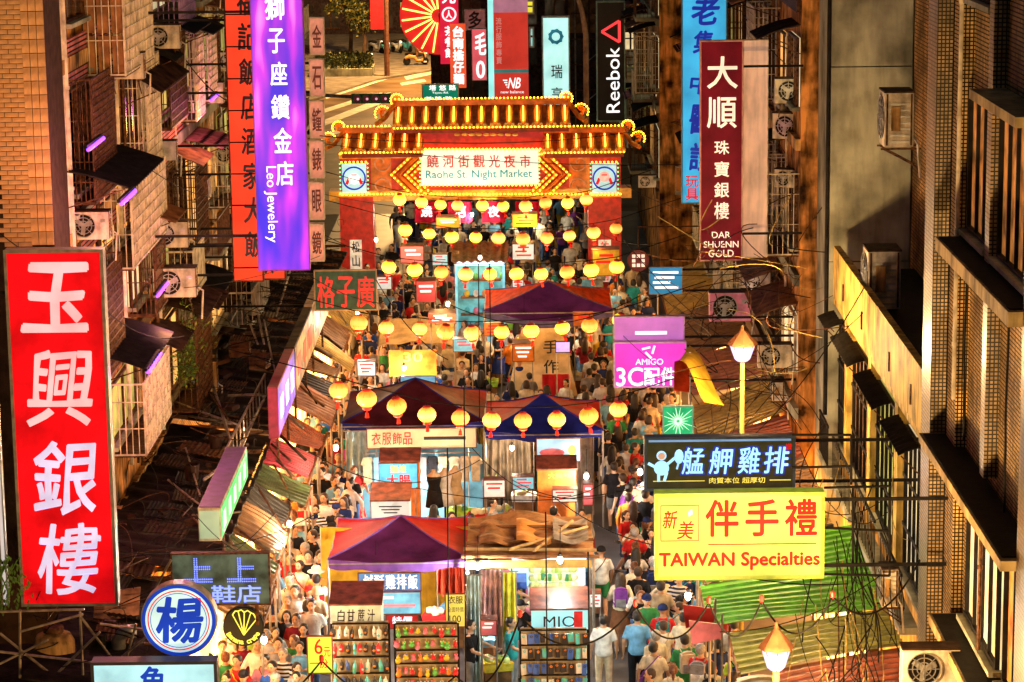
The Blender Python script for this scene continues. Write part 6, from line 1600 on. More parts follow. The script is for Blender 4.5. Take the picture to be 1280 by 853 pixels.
# fruit case
x0, x1, z0, z1 = rect(640, 697, 733, 745, 52.2); w = x1 - x0; c = thing('fruit_case', 'brightly lit glass case of pale green fruit below the brown tarpaulin roof', 'display case', ((x0 + x1) / 2, 52.2, 0))
part(MB().bbox((-w / 2, .02, 0), (w / 2, 1.0, .95)), 'counter', WHT, c); part(MB().bbox((-w / 2, .95, .95), (w / 2, 1.0, 1.75)), 'back_panel', glow('lit_case_back', (.50, .85, .78), 1.3, .2, 3), c)
part(MB().bbox((-w / 2, .1, 1.76), (w / 2, 1.0, 1.82)), 'case_top', glow('lit_violet_tube', (.75, .72, 1.0), 1.8, .1), c)
fm = [M('fruit_' + n, cc, .35, var=.2, bump=0) for n, cc in (('pale_green', (.62, .75, .25)), ('lime', (.40, .60, .08)), ('cream', (.85, .82, .55)), ('green_leaf', (.05, .30, .10)))]
FR = [MB().ball((0, 0, 0), (.085, .085, .08), 10, 7).mesh('fruit', f_, True) for f_ in fm]
for r_ in range(5):
    for j in range(13):
        link('fruit', FR[rgc.choice([0, 0, 1, 2, 2, 3] if r_ < 4 else [3, 0])], c, (-w / 2 + .42 + j * (w - .6) / 13, .16 + r_ * .16, .99 + r_ * .13 + rgc.uniform(0, .03)))
for r_ in range(5): part(MB().bbox((-w / 2 + .33, .08 + r_ * .16, .90), (w / 2 - .05, .24 + r_ * .16, .93 + r_ * .13)), 'shelf', WCL, c)
part(MB().bbox((-w / 2, .02, .96), (-w / 2 + .3, .7, 1.3)), 'blue_box', GC[7], c)
for k in range(5): part(MB().box((-w / 2 + .06 + k * .06, -.0, 1.06), (.045, .03, .2)), 'price_tag', GC[k], c)
t, w, z0, z1 = lidbox(664, 735, 46.8, 763, 790, .75, 'cyan drinks cart with brown lid and dark lettering, behind the phone case rack', front=glow('lit_aqua_panel', (.30, .72, .82), .95, .15)); letters(t, 'MIO', -.30, z1 - .33, .30, z1 - .12, -.01, BK, .0); part(MB().bbox((w / 2 - .26, -.012, z1 - .45), (w / 2 - .10, -.004, z1 - .03)), 'red_strip', GC[0], t)
for i, (px0, py0, px1, py1, D, lb, mt) in enumerate(((604, 600, 632, 622, 59, 'white price board in front of the grey tarpaulin', WCL), (640, 596, 668, 612, 59.4, 'small cyan drinks case under the grey tarpaulin', CYANL), (728, 605, 742, 632, 57.4, 'narrow pink menu strip at the right end of the orange box stall', GC[4]),
      (690, 612, 722, 628, 57.8, 'white trays on a low table under the orange box', WCL), (590, 652, 612, 676, 55.8, 'yellow price card left of the brown tarpaulin roof', GC[2]), (537, 600, 560, 622, 60.2, 'pale screen of clothes prices beside the dress forms', CYANL), (620, 700, 640, 722, 52.8, 'white menu board at the left of the fruit case', WCL),
      (736, 742, 752, 760, 51.5, 'small white flyer board right of the drinks cart', WCL), (600, 775, 622, 795, 47.0, 'pink cosmetics tray below the hanging garments', GC[4]), (446, 452, 470, 470, 66.8, 'white tray table at the left of the orange food counter', WCL), (566, 424, 592, 440, 69.5, 'cyan ice case in the middle of the crowd', CYANL), (604, 404, 628, 420, 72, 'amber noodle counter left of the beige tent', ORB),
      (470, 346, 490, 362, 78, 'pale menu board by the left crowd under the middle lanterns', WCL), (540, 318, 560, 332, 82.5, 'cyan drinks case left of the snack booth roof', CYANL), (716, 392, 742, 408, 74, 'orange grill counter right of the beige tent', ORB), (640, 350, 655, 364, 81, 'white paper menu at the left tip of the far purple canopy', WCL))):
    s = board((px0, py0, px1, py1), D, lb, mt, name='menu_board', cat='menu board', th=.35); s.stripes(i, RL if mt is not GC[4] else WH)
# stalls farther on
s = board((486, 438, 546, 470), 66.5, 'orange food counter with white price lines in front of the crowd', glow('lit_orange_counter', (.75, .22, .03), .5, .5, 3), name='food_counter', cat='counter', edge=ORB); s.text('30', .3, .1, .7, .45, YE, .02)
s = board((500, 470, 545, 486), 65.6, 'blue tray table with pink wares at the back edge of the long dark canopy', glow('lit_sky_table', (.20, .55, .85), .8, .4, 3), name='tray_table', cat='table')
for i, (px, D, lb, mt) in enumerate(((((520, 352, 545, 378)), 74, 'red toy stand left of the cyan snack booth', GC[0]), (((535, 392, 570, 404)), 71.5, 'red draped counter under the fourth lantern row', TARP_R), 
      (((740, 312, 775, 345)), 81, 'yellow note-covered board right of the far purple canopy', GC[2]),  
      (((640, 430, 668, 452)), 71, 'orange counter in front of the beige tent', GC[8]), (((500, 308, 530, 330)), 82, 'pink counter under the second lantern row, left', GC[4]),  (((640, 305, 668, 325)), 85, 'white counter close behind the far purple canopy', WCL),
      (((545, 272, 575, 285)), 88.5, 'orange lamp-lit counter beneath the gate', GC[8]), (((640, 268, 672, 284)), 88.5, 'yellow lamp-lit counter beneath the gate, right of centre', GC[2]))):
    s = board(px, D, lb, M('board_glow_%d' % i, (.5, .5, .5), emit=.1) if mt is None else mt, name='market_counter', cat='counter', th=.7)
    s.stripes(i, RL if mt in (GC[2], GC[5], WCL) else WH)
# cyan snack booth with tiled brown roof
x0, x1, z0, z1 = rect(570, 327, 630, 376, 80); w = x1 - x0; bo = thing('snack_booth', 'cyan-lit snack booth with ribbed brown roof in mid street', 'booth', ((x0 + x1) / 2, 80, 0))
part(MB().bbox((-w / 2, 0, 0), (w / 2, .1, .9)), 'counter', CYANL, bo)
for k in range(4): part(MB().bbox((-w / 2 + .1, .85, .9 + k * .55), (w / 2 - .1, 1.18, .94 + k * .55)), 'shelf', BRN, bo); [part(MB().ball((-w / 2 + .3 + j * .28, 1.0, 1.04 + k * .55), (.09, .09, .12), 8, 5), 'jar', GC[(j * 3 + k) % 9], bo) for j in range(5)]
part(MB().bbox((-w / 2, 1.2, 0), (w / 2, 1.25, z1)), 'back_wall', glow('lit_booth_back', (.15, .50, .55), .6, .5, 3), bo)
for x in (-w / 2, w / 2): part(MB().box((x, 0, z1 / 2), (.08, .08, z1)), 'post', CYANL, bo)
part(MB().sheet(lambda u, v: (-w / 2 - .15 + (w + .3) * u, -.15 + 1.7 * v, z1 + .02 + .35 * v + .03 * math.cos(u * 44)), 60, 3, .03), 'roof', M('brown_tile_roof', (.32, .10, .04), .5, var=.5, scale=6), bo)
part(MB().box((0, -.03, z1 - .06), (w, .05, .14)), 'light_tube', glow('lit_cyan_tube', (.5, .75, 1.0), 2.0, 0), bo)
for k in range(5): part(MB().ball((-w / 2 + .25 + k * .3, .3, 1.05), (.09, .09, .16), 8, 6), 'jar', GC[(k * 2) % 9], bo)
# beige tent and beige slab awning
x0, x1, z0, z1 = rect(632, 385, 722, 440, 72.5); w = x1 - x0; tt = thing('beige_tent', 'beige ridge tent with dark brush writing on its flap below the far purple canopy', 'tent', ((x0 + x1) / 2, 72.5, 0)); BE = M('beige_canvas', (.70, .52, .28), .7, var=.25, scale=3, bump=.3)
part(MB().add([(-w / 2, 0, .7), (w / 2, 0, .7), (w * .28, 1.3, 2.4), (-w * .28, 1.3, 2.4)], [(0, 1, 2, 3)]).add([(-w / 2, -.01, .7), (w / 2, -.01, .7), (w * .28, 1.29, 2.42), (-w * .28, 1.29, 2.42)], [(3, 2, 1, 0)]), 'front_slope', BE, tt)
part(MB().add([(-w / 2, 2.6, .7), (w / 2, 2.6, .7), (w * .28, 1.31, 2.4), (-w * .28, 1.31, 2.4)], [(3, 2, 1, 0)]), 'back_slope', BE, tt)
part(MB().poly([(-w / 2 + .1, .1, .7), (-w / 2 + .12, 2.5, .7), (-w * .28, 1.3, 2.38)], .02, 0), 'end_flap', BE, tt)
for x in (-w / 2 + .05, w / 2 - .05): part(MB().tube([(x, .02, 0), (x, .02, .72)], .03, 6), 'leg', POLE, tt)
for i, c in enumerate('手作'): 
    o = letters(tt, c, .0, 0, .42, .42, 0, BK, .01, name='character'); o.location = (.05, .80 - i * .38, 1.78 - i * .5); o.rotation_euler = (rad(-37), 0, 0)
part(MB().sheet(lambda u, v: (.0 + .8 * u, -.05 - .02 * math.sin(u * 20), 1.35 - .8 * v), 16, 3, .01), 'red_cloth', GC[0], tt)
sl = thing('beige_awning', 'sagging beige cloth awning over the left side of the crowd', 'awning', (at(520, 385, 73).x, 73, 0)); a_, b_ = at(478, 388, 73), at(574, 378, 73); ww = b_.x - a_.x
part(MB().sheet(lambda u, v: ((u - .5) * ww, 1.9 * v, 2.1 + .35 * v + .12 * math.sin(u * PI) + .03 * math.sin(u * 17 + v * 5)), 24, 6, .012), 'cloth', BE, sl)
for x in (-ww / 2, ww / 2): part(MB().tube([(x, 0, 0), (x, 0, 2.1)], .025, 6), 'pole', POLE, sl)
# arched booth with cartoon-like boy replaced by a plain face roundel
x0, x1, z0, z1 = rect(674, 446, 734, 482, 67); r_ = (x1 - x0) / 2; ab_ = thing('arched_booth', 'wooden arched booth front with a pale half-round sign, beside the beige tent', 'booth', ((x0 + x1) / 2, 67, 0)); zb2 = 1.25
pts = [(math.cos(PI * k / 20) * r_, 0, zb2 + math.sin(PI * k / 20) * r_ * .75) for k in range(21)]
part(MB().poly(pts, .5, 1), 'arch_hood', M('arch_wood', (.55, .22, .06), .4, var=.4), ab_); pts2 = [(x * .82, -.03, zb2 + (z - zb2) * .82) for x, y, z in pts]
part(MB().poly(pts2, .02, 1), 'arch_sign', glow('lit_arch_sign', (.85, .80, .50), .9, .1), ab_); part(MB().ring((0, -.045, zb2 + .28), .12, .15, .01, 18).ball((0, -.04, zb2 + .37), (.14, .01, .06), 10, 5), 'printed_roundel', BK, ab_)
part(MB().bbox((-r_, 0, 0), (r_, .45, zb2 - .01)), 'counter', GC[2], ab_)
s = board((694, 427, 713, 441), 68.5, 'small violet screen standing behind the arched booth', glow('lit_violet_screen', (.45, .35, .90), 1.3, .3, 4), name='screen', cat='screen', edge=BLACK)
# goods piles, baskets at stalls and plastic bags: countable small things
PB = [cloth(c) for c in ('red', 'sky blue', 'yellow', 'white', 'pink', 'lime green')]
k = 0
for (px, py) in ((452, 480), (520, 478), (556, 470), (580, 480), (610, 478), (648, 476), (600, 425), (615, 440), (540, 430), (560, 425), (575, 430), (520, 420), (640, 330), (500, 350), (715, 470), (675, 760), (560, 690), (600, 645), (625, 640), (690, 625), (655, 620), (612, 600), (575, 640), (548, 770), (600, 800), (620, 830), (480, 660), (440, 670), (640, 700), (605, 770), (570, 760), (530, 720), (500, 700), (660, 690), (470, 600), (500, 560), (640, 590), (690, 585), (650, 560), (530, 500), (700, 500), (740, 480), (585, 560), (735, 560)):
    p = atz(px, py, .8); k += 1; c = ['red', 'sky-blue', 'yellow', 'white', 'pink', 'lime-green'][k % 6]
    lb = uniq('{a}' + c + ' crate of market goods {w}', p, ('', 'heaped', 'low', 'bright', 'small', 'full', 'battered'))
    t = thing('goods_crate', lb, 'crate', (p.x, p.y, 0), R.uniform(-.3, .3), 'crates of goods at the stalls')
    part(MB().box((0, 0, .35), (.52, .38, .7)), 'stand', BRN, t); part(MB().box((0, 0, .78), (.56, .42, .16), taper=1.08), 'crate_box', PB[k % 6], t)
    for q in range(7): link('goods_item', FR[q % 4] if k % 3 else FR[2], t, (R.uniform(-.2, .2), R.uniform(-.13, .13), .87 + R.random() * .04))
# ================================================================ awnings along both pavements
CORR = {n: M('corrugated_' + n, c, .45, var=.3, scale=2.5, streak=.3, metal=.15) for n, c in (('green', (.12, .46, .01)), ('rust', (.42, .09, .04)), ('brown', (.30, .15, .06)), ('dark_green', (.08, .12, .04)), ('ochre', (.55, .36, .08)), ('salmon', (.55, .22, .13)), ('crimson', (.45, .04, .07)), ('black', (.04, .035, .03)), ('olive', (.28, .28, .04)))}
def awning(s, xo, xi, y0, y1, zo, zi, cn, label, rib=.30, name='awning', tilt=0):
    t = thing(name, label, 'awning', (xo, y0, 0), 0, 'sheet awnings over the pavements'); L_ = y1 - y0
    us = []; k = 0
    while k * rib < L_ - rib:
        us += [(k * rib, 0), (k * rib + rib * .62, -.012), (k * rib + rib * .68, .038), (k * rib + rib * .88, .038), (k * rib + rib * .96, 0)]; k += 1
    us.append((L_, 0)); nn = len(us) - 1; ph = R.uniform(0, 6)
    def f(u, v):
        y, h = us[round(u * nn)]
        return ((xi - xo) * v, y, zo + tilt * (y / L_ - .5) * (1 - v) + (zi - zo) * v + h + .03 * math.sin(v * 4 + y0) + .035 * math.sin(y * 1.7 + ph + v * 3))
    part(MB().sheet(f, nn, 6, .012), 'corrugated_sheet', CORR[cn] if isinstance(cn, str) else cn, t)
    for q in (.02, .98): part(MB().tube([(0, L_ * q, 0), (0, L_ * q, zo - .02)], .025, 6), 'post', POLE, t)
    part(MB().box((0, L_ / 2, zo - .06), (.05, L_ - .02, .07)), 'edge_beam', BRN, t)
    return t
LA = [(46.0, 48.6, 'brown', 'brown'), (48.7, 50.4, 'dark_green', 'dark green'), (50.5, 52.8, 'brown', 'brown ribbed'), (52.9, 54.6, 'black', 'blackened'), (54.7, 56.4, 'dark_green', 'mossy green'), (56.5, 59.2, 'crimson', 'crimson'),
      (59.3, 61.8, 'rust', 'rust red'), (61.9, 64.4, 'salmon', 'salmon'), (64.5, 66.4, 'black', 'black'), (66.5, 68.8, 'brown', 'nut brown'), (68.9, 71.2, 'ochre', 'ochre'), (71.3, 74, 'brown', 'tan brown'), (74.1, 77.5, 'ochre', 'dull gold'), (77.6, 82, 'brown', 'weathered brown')]
for y0, y1, cn, nm in LA:
    lb = uniq(nm + ' sheet awning over the left pavement {w}', (-5.4, (y0 + y1) / 2, 2.8))
    awning(-1, -4.85 - R.uniform(0, .4), -6.12, y0 - .06, y1 + .08, 2.35 + R.uniform(-.2, .2), 2.95 + R.uniform(-.1, .12), cn, lb, tilt=R.uniform(-.35, .35))
    for k in range(R.randint(1, 3)):
        a = Vector((-5.0 - R.random() * .5, y0 + R.uniform(.2, 2), 2.75 + R.random() * .1)); add_pipe(a, a + Vector((R.uniform(-1.0, -.3), R.uniform(.4, 1.6), R.uniform(.2, .45))), R.uniform(.02, .04), rc.choice([BRN, SOIL, GP]), '{a}batten lying on the awnings {w}', 'loose battens on the awnings', 'batten', 'wooden_batten')
rope = thing('rope_light', 'yellow rope light running down the edge of the left awnings', 'light string', (-5.98, 46, 3.1)); RB = MB()
for k in range(180): RB.ball((.0, k * .12, .0 + .02 * math.sin(k)), .022, 5, 4)
part(RB, 'light_bead', M('rope_bead', (.75, .42, .08), .4, emit=.6, bump=0), rope, kind='stuff'); part(MB().tube([(0, 0, -.02), (0, 21.5, -.02)], .012, 5), 'cord', BRN, rope)
awning(1, 3.25, 6.3, 47.2, 49.6, 2.75, 3.15, 'green', 'upper bright green metal awning behind the yellow gift sign, right pavement')
awning(1, 3.15, 6.3, 44.6, 47.25, 2.7, 3.1, 'green', 'lower bright green metal awning with ribbed sheet, right pavement')
awning(1, 3.5, 6.3, 42.5, 44.7, 2.6, 3.0, 'olive', 'dull olive sheet awning below the bright green ones')
awning(1, 4.15, 6.3, 36.6, 42.6, 2.6, 3.0, 'rust', 'rusty red ribbed awning at the bottom right')
awning(1, 3.45, 4.1, 36.8, 42.4, 2.5, 2.6, M('cream_awning_sheet', (.62, .50, .30), .5), 'narrow cream awning strip beside the near street lamp')
for y0, y1, cn, nm in ((49.7, 50.5, 'black', 'sooty black'), (50.6, 53, 'ochre', 'ochre'), (53.1, 56, 'brown', 'nut brown'), (56.1, 60, 'rust', 'rust red'), (60.1, 64, 'ochre', 'dull gold'), (64.1, 69, 'salmon', 'salmon'), (69.1, 75, 'brown', 'weathered'), (75.1, 82, 'ochre', 'faded gold')):
    awning(1, 3.9 + R.uniform(0, .2), 6.0, y0, y1, 2.4 + R.uniform(-.1, .1), 3.0, cn, uniq(nm + ' sheet awning over the right pavement {w}', (5, (y0 + y1) / 2, 2.8)))
for i, (a, b) in enumerate(((38, 44), (44.1, 50), (50.1, 56), (56.1, 64), (64.1, 72), (72.1, 82))):
    t = thing('added_shop_glow', uniq('{a}glowing open shop front under the right awnings {w}', (5.9, (a + b) / 2, 1.2), ('', 'amber', 'warm')), 'shop front', (5.95, a, 0), 0, 'lit shop fronts under the right awnings')
    part(MB().bbox((0, .05, .1), (.06, b - a - .05, 2.35)), 'added_glow_panel', MATS['shop_front_lit'], t); part(MB().bbox((-.06, 0, 2.36), (.1, b - a, 2.55)), 'lintel', BRN, t)  # glowing panel added to warm the crowd and the opposite facades
    for k in range(3): part(MB().box((-.02, (b - a) * (k + .5) / 3, 1.2), (.05, .08, 2.2)), 'door_post', IRON, t)
yt = thing('yellow_tarp', 'yellow tarpaulin with a dark red corner slung beside the pink accessories sign', 'tarp', at(862, 440, 55)); P0, P1, P2, P3 = [at(*q) - yt.location for q in ((862, 432, 56), (905, 500, 53), (880, 495, 52), (850, 450, 54))]
part(MB().sheet(lambda u, v: P0.lerp(P1, u).lerp(P3.lerp(P2, u), v) + Vector((0, 0, .12 * math.sin(u * 5))), 14, 6, .015), 'tarp_sheet', TARP_Y, yt); Q = [at(*q) - yt.location for q in ((843, 452, 54.5), (862, 447, 55), (862, 490, 53.8), (842, 488, 53.8))]
part(MB().sheet(lambda u, v: Q[0].lerp(Q[1], u).lerp(Q[3].lerp(Q[2], u), v), 6, 6, .015), 'corner_flap', TARP_R, yt); part(MB().tube([(0, 0, 0), (0, 0, -yt.location.z)], .03, 6), 'post', POLE, yt)
for i, (px, py, D, c1, lb) in enumerate(((880, 790, 41.5, 'pink', 'pink and white flag leaning out under the green awnings'), (872, 770, 42.5, 'red', 'red and blue lit pennant below the yellow gift sign'))):
    p = at(px, py, D); t = thing('stall_flag', lb, 'flag', (p.x, p.y, p.z)); part(MB().poly([(-.25, 0, .2), (.3, 0, .12), (.28, 0, -.12), (-.2, 0, -.22)], .02, 1), 'flag_cloth', GC[4 if i == 0 else 0], t); part(MB().tube([(.3, .01, .3), (.3, .01, -p.z)], .02, 5), 'pole', POLE, t)
# rooftop at the bottom left: trusses, tank, pink board
rt = thing('roof_truss', 'white painted steel truss behind the foot of the big red jewelry banner', 'truss', at(20, 850, 40.5))
def RT(px, py, D=40.5): return at(px, py, D) - rt.location
for a, b in (((0, 815), (200, 838)), ((25, 762), (25, 853)), ((100, 765), (104, 853)), ((25, 790), (104, 768)), ((100, 770), (160, 850)), ((60, 853), (125, 790)), ((125, 780), (200, 790)), ((170, 780), (150, 853)), ((0, 765), (105, 762)), ((180, 760), (214, 700)), ((0, 792), (60, 840)), ((0, 830), (60, 800)), ((130, 840), (215, 770))):
    part(MB().tube([RT(*a), RT(*b)], .022, 5), 'truss_member', GP, rt)
q = at(68, 812, 41.5); t = thing('water_tank', 'squat cream roof tank with a pipe collar at the bottom left', 'tank', (q.x, q.y, q.z - .1)); part(MB().lathe((0, 0, 0), [(.30, 0), (.34, .04), (.34, .24), (.28, .36), (.16, .40)], 24), 'tank_shell', W_CR, t, True); part(MB().lathe((0, 0, 0), [(.17, .41), (.17, .50), (.12, .52)], 16), 'lid', IRON, t); part(MB().lathe((0, 0, 0), [(.13, -.7), (.13, -.02)], 14), 'flue', ALU, t)
q = at(148, 800, 42); t = thing('roof_duct', 'dark roof duct with pale elbow left of the round blue-ringed sign', 'duct', (q.x, q.y, q.z - .2)); part(MB().tube([(0, 0, -.5), (0, 0, .2), (.1, 0, .35), (.3, 0, .35)], .12, 12), 'duct_pipe', ALU, t, True); part(MB().tube([(-.3, 0, .0), (-.3, 0, .3)], .1, 10), 'vent', BLACK, t)
q = at(140, 745, 43.5); t = thing('roof_board', 'faded pink sheet leaning behind the foot of the red banner', 'board', (q.x, q.y, q.z - .2)); part(MB().poly([(-.35, 0, -.3), (.45, 0, -.15), (.5, 0, .35), (-.3, 0, .25)], .03, 1), 'sheet', M('faded_pink_sheet', (.55, .24, .18), .6, var=.4), t)
t = thing('roof_deck', 'dark flat roof deck carrying the truss and tank at the bottom left', 'roof', (-8, 36, 0)); part(MB().bbox((-6, -2, 0), (1.3, 6.3, 3.3)), 'deck', ROOFK, t)
# plant at the far left edge
pl = thing('roof_plant', 'dark spiky plant at the extreme left beside the red banner', 'plant', at(4, 770, 41)); lf = MB()
for k in range(160):
    a = rc.uniform(0, 2 * PI); l = rc.uniform(.1, .5); e = Vector((math.cos(a) * l, math.sin(a) * l * .5, rc.uniform(.1, .95))); lf.add([e, e + Vector((.02, 0, .06)), e + Vector((rc.uniform(-.08, .08), 0, .10)), e + Vector((-.02, 0, .04))], [(0, 1, 2, 3)])
stm = MB()
for k in range(7): stm.tube([(0, 0, 0), (rc.uniform(-.15, .15), 0, .4), (rc.uniform(-.3, .3), 0, .95)], .01, 4)
part(stm, 'stem', LEAF[1], pl); part(lf, 'foliage', LEAF[1], pl, kind='stuff')
# ================================================================ overhead cables
def cable(pts, label, r=.012, sag=.4, name='overhead_cable', cat='cable', n=14):
    P = []
    for i in range(len(pts) - 1):
        a, b = at(*pts[i]), at(*pts[i + 1])
        for k in range(n + (i == len(pts) - 2)):
            q = k / n; P.append(a.lerp(b, q) - Vector((0, 0, sag * 4 * q * (1 - q))))
    return tag(MB().tube(P, r, 5).build(name, BLACK, None, True), label, cat, 'overhead cables') if label else None
o = cable([(200, 900, 36), (402, 826, 38), (570, 845, 38), (650, 770, 38), (794, 757, 38), (886, 753, 38), (952, 751, 38), (1041, 746, 38), (1150, 700, 40)], 'nearest looping black cable with small red sockets across the bottom of the picture', .016, .55)
for i, (px, py) in enumerate(((402, 826), (650, 770), (794, 757), (886, 753), (952, 751), (1041, 746), (725, 586 + 180))):
    if i == 6: continue
    p = at(px, py, 38); t = thing('lamp_socket', 'red socket on the nearest cable ' + where(p), 'socket', p, 0, 'empty red sockets on the nearest cable'); part(MB().lathe((0, 0, -.02), [(.02, 0), (.035, .02), (.035, .09), (.02, .11)], 8), 'socket_shell', CAPM.materials[0], t); part(MB().tube([(0, 0, -.02), (0, 0, -.07)], .01, 5), 'contact', BLACK, t)
CB = [((0, 292, 43), (140, 300, 46)), ((150, 690, 44), (400, 640, 50)), ((213, 600, 44), (330, 700, 47)), ((200, 735, 43), (345, 640, 48)), ((400, 170, 58), (806, 162, 85)), ((405, 180, 70), (880, 205, 70)), ((390, 240, 60), (620, 265, 80)), ((470, 350, 60), (560, 450, 60)),
      ((330, 300, 60), (480, 380, 66)), ((560, 380, 62), (800, 370, 62)), ((590, 560, 50), (760, 600, 50)), ((380, 560, 50), (600, 575, 56)), ((520, 610, 48), (870, 590, 46)), ((640, 600, 48), (790, 610, 46)), ((760, 400, 60), (905, 500, 55)), ((780, 300, 66), (900, 420, 60)), ((860, 470, 50), (1090, 380, 50)),
      ((880, 590, 45), (1080, 360, 47)), ((1000, 560, 44), (1110, 640, 42)), ((1030, 640, 41), (1110, 620, 42)), ((780, 230, 80), (960, 260, 66)), ((800, 340, 66), (1000, 330, 60)), ((850, 130, 80), (1030, 80, 60)), ((930, 20, 66), (1040, 110, 58)), ((230, 360, 52), (400, 320, 58)), ((150, 180, 50), (330, 240, 58)),
      ((60, 300, 45), (230, 420, 50)), ((200, 20, 56), (320, 130, 60)), ((690, 620, 48), (980, 660, 42)), ((860, 700, 42), (1060, 730, 40)), ((900, 790, 39), (1100, 720, 40)), ((720, 270, 88), (860, 290, 76)), ((390, 285, 75), (520, 330, 82))]
for a, b in CB:
    m_ = (at(*a) + at(*b)) / 2; cable([a, b], uniq('{a}black cable sagging {w}', m_, ('', 'thin', 'long', 'loose', 'taut', 'kinked')), R.uniform(.007, .013), R.uniform(.1, .7))
for px, y0, y1, D in ((559, 560, 853, 46), (580, 470, 853, 46.5), (598, 330, 600, 62), (612, 330, 530, 63), (682, 640, 853, 45), (735, 690, 853, 45.5)):
    a, b = at(px, y0, D), at(px + 2, y1, D); tag(MB().tube([a, b], .014, 5).build('hanging_rope', BLACK, None), uniq('{a}black cord hanging straight down {w}', (a + b) / 2, ('', 'thin', 'long')), 'cord', 'straight hanging cords')
# tangle of cables at the right wall: too many to count
m = MB(); rt_ = random.Random(31)
for k in range(58):
    px, py = rt_.gauss(1062, 24), 480 + 373 * rt_.random() ** .6; D = 45 - (py - 470) / 383 * 7; P = [at(px, py, D)]
    A_, B_ = (px, py), (min(px + rt_.gauss(8, 22), 1135), min(py + rt_.uniform(60, 220), 880)); C_ = ((A_[0] + B_[0]) / 2 + rt_.gauss(0, 26), (A_[1] + B_[1]) / 2 + rt_.uniform(0, 50)); P = []
    for j in range(13):
        q = j / 12; P.append(at(min(A_[0] * (1 - q) ** 2 + 2 * C_[0] * q * (1 - q) + B_[0] * q * q, 1138), A_[1] * (1 - q) ** 2 + 2 * C_[1] * q * (1 - q) + B_[1] * q * q, D - 2.2 * q * (B_[1] - A_[1]) / 200))
    m.tube(P, rt_.uniform(.005, .012), 4, mi=rt_.choice([0, 0, 0, 0, 0, 1, 0, 2]))
for k in range(110):
    px, py, D = rt_.uniform(860, 1010), rt_.uniform(250, 560), rt_.uniform(52, 62); P = [at(px, py, D)]
    bx, by, cx, cy = px + rt_.gauss(0, 30), py + rt_.gauss(10, 20), px + rt_.gauss(0, 45), py + rt_.gauss(20, 40)
    P = [at(px * (1 - q) ** 2 + 2 * bx * q * (1 - q) + cx * q * q, py * (1 - q) ** 2 + 2 * by * q * (1 - q) + cy * q * q, D) for q in [j / 9 for j in range(10)]]
    m.tube(P, rt_.uniform(.006, .014), 4, mi=rt_.choice([0, 0, 1, 1, 2]))
tag(m.build('cable_tangle', [BLACK, IRON, M('old_cable_ochre', (.40, .28, .08), .6)], None), 'tangled black and ochre cables matted over the right awnings and wall', 'cables', kind='stuff')
for k, (x0, y0, x1, y1, D) in enumerate(((640, 612, 1065, 612, 40.2),)): pass
fr = thing('sign_frame', 'black steel bracket frame right of the yellow gift sign', 'frame', at(1065, 720, 40.3))
def FRp(px, py): return at(px, py, 40.3) - fr.location
for a, b in (((1030, 610), (1112, 608)), ((1112, 608), (1112, 720)), ((1030, 718), (1112, 720)), ((1066, 610), (1066, 720)), ((1030, 660), (1112, 664)), ((990, 544), (1064, 544)), ((1064, 544), (1064, 606)), ((990, 585), (1064, 583))): part(MB().tube([FRp(*a), FRp(*b)], .022, 5), 'steel_bar', BLACK, fr)
# scooters, rider, trees and planter beyond the gate
def scooter(x, y, rz, c, label):
    t = thing('motor_scooter', label, 'scooter', (x, y, .02 if y < 150 else .14), rz, 'motor scooters beyond the gate')
    for q in (-.62, .62):
        w_ = part(MB().lathe((0, 0, 0), [(.15, -.05), (.24, -.05), (.26, 0), (.24, .05), (.15, .05)], 16), 'wheel', BLACK, t); w_.location = (0, q, .26); w_.rotation_euler = (0, PI / 2, 0)
    part(MB().tube([(0, .75, .45), (0, .45, .62), (0, .1, .55), (0, -.1, .30), (0, -.45, .32), (0, -.62, .62), (0, -.60, .92)], [.10, .17, .16, .10, .12, .12, .07], 10, sx=[1.2] * 7), 'bodywork', c, t, True)
    part(MB().tube([(0, .75, .74), (0, .35, .78), (0, .0, .74)], [.08, .12, .09], 8, sx=[1.4] * 3), 'seat', BLACK, t, True); part(MB().tube([(-.3, -.52, 1.0), (0, -.60, .95), (.3, -.52, 1.0)], .025, 6), 'handlebar', BLACK, t); part(MB().ball((0, -.72, .82), .08, 8, 6), 'headlight', WH, t)
    return t
p = atz(520, 84, 0); scooter(p.x, p.y, PI / 2 + .1, M('scooter_orange', (.75, .32, .10), .35), 'orange scooter being ridden across the road at the top')
person(p.x + .1, p.y, PI / 2 + .1, 'seated', 0, 'tshirt', 'brown', 'trousers', 'black', 'short', 0, 'riding the orange scooter', near=True, z=.32, hat='cap', hatc='black')
for i, (px, py, c) in enumerate(((482, 68, (.1, .5, .55)), (496, 66, (.5, .5, .5)), (507, 65, (.05, .3, .4)), (470, 66, (.3, .3, .32)), (456, 82, (.06, .06, .07)), (547, 70, (.1, .1, .1)))):
    p = atz(px, py, .14); scooter(p.x, p.y, .4 + i * .1, M('scooter_paint_%d' % i, c, .35), ['teal scooter parked on the pavement at the top', 'silver scooter in the parked row at the top', 'dark teal scooter at the right of the parked row', 'grey scooter at the left of the parked row', 'black scooter half hidden behind the bushes', 'black scooter parked under the red light fan'][i])
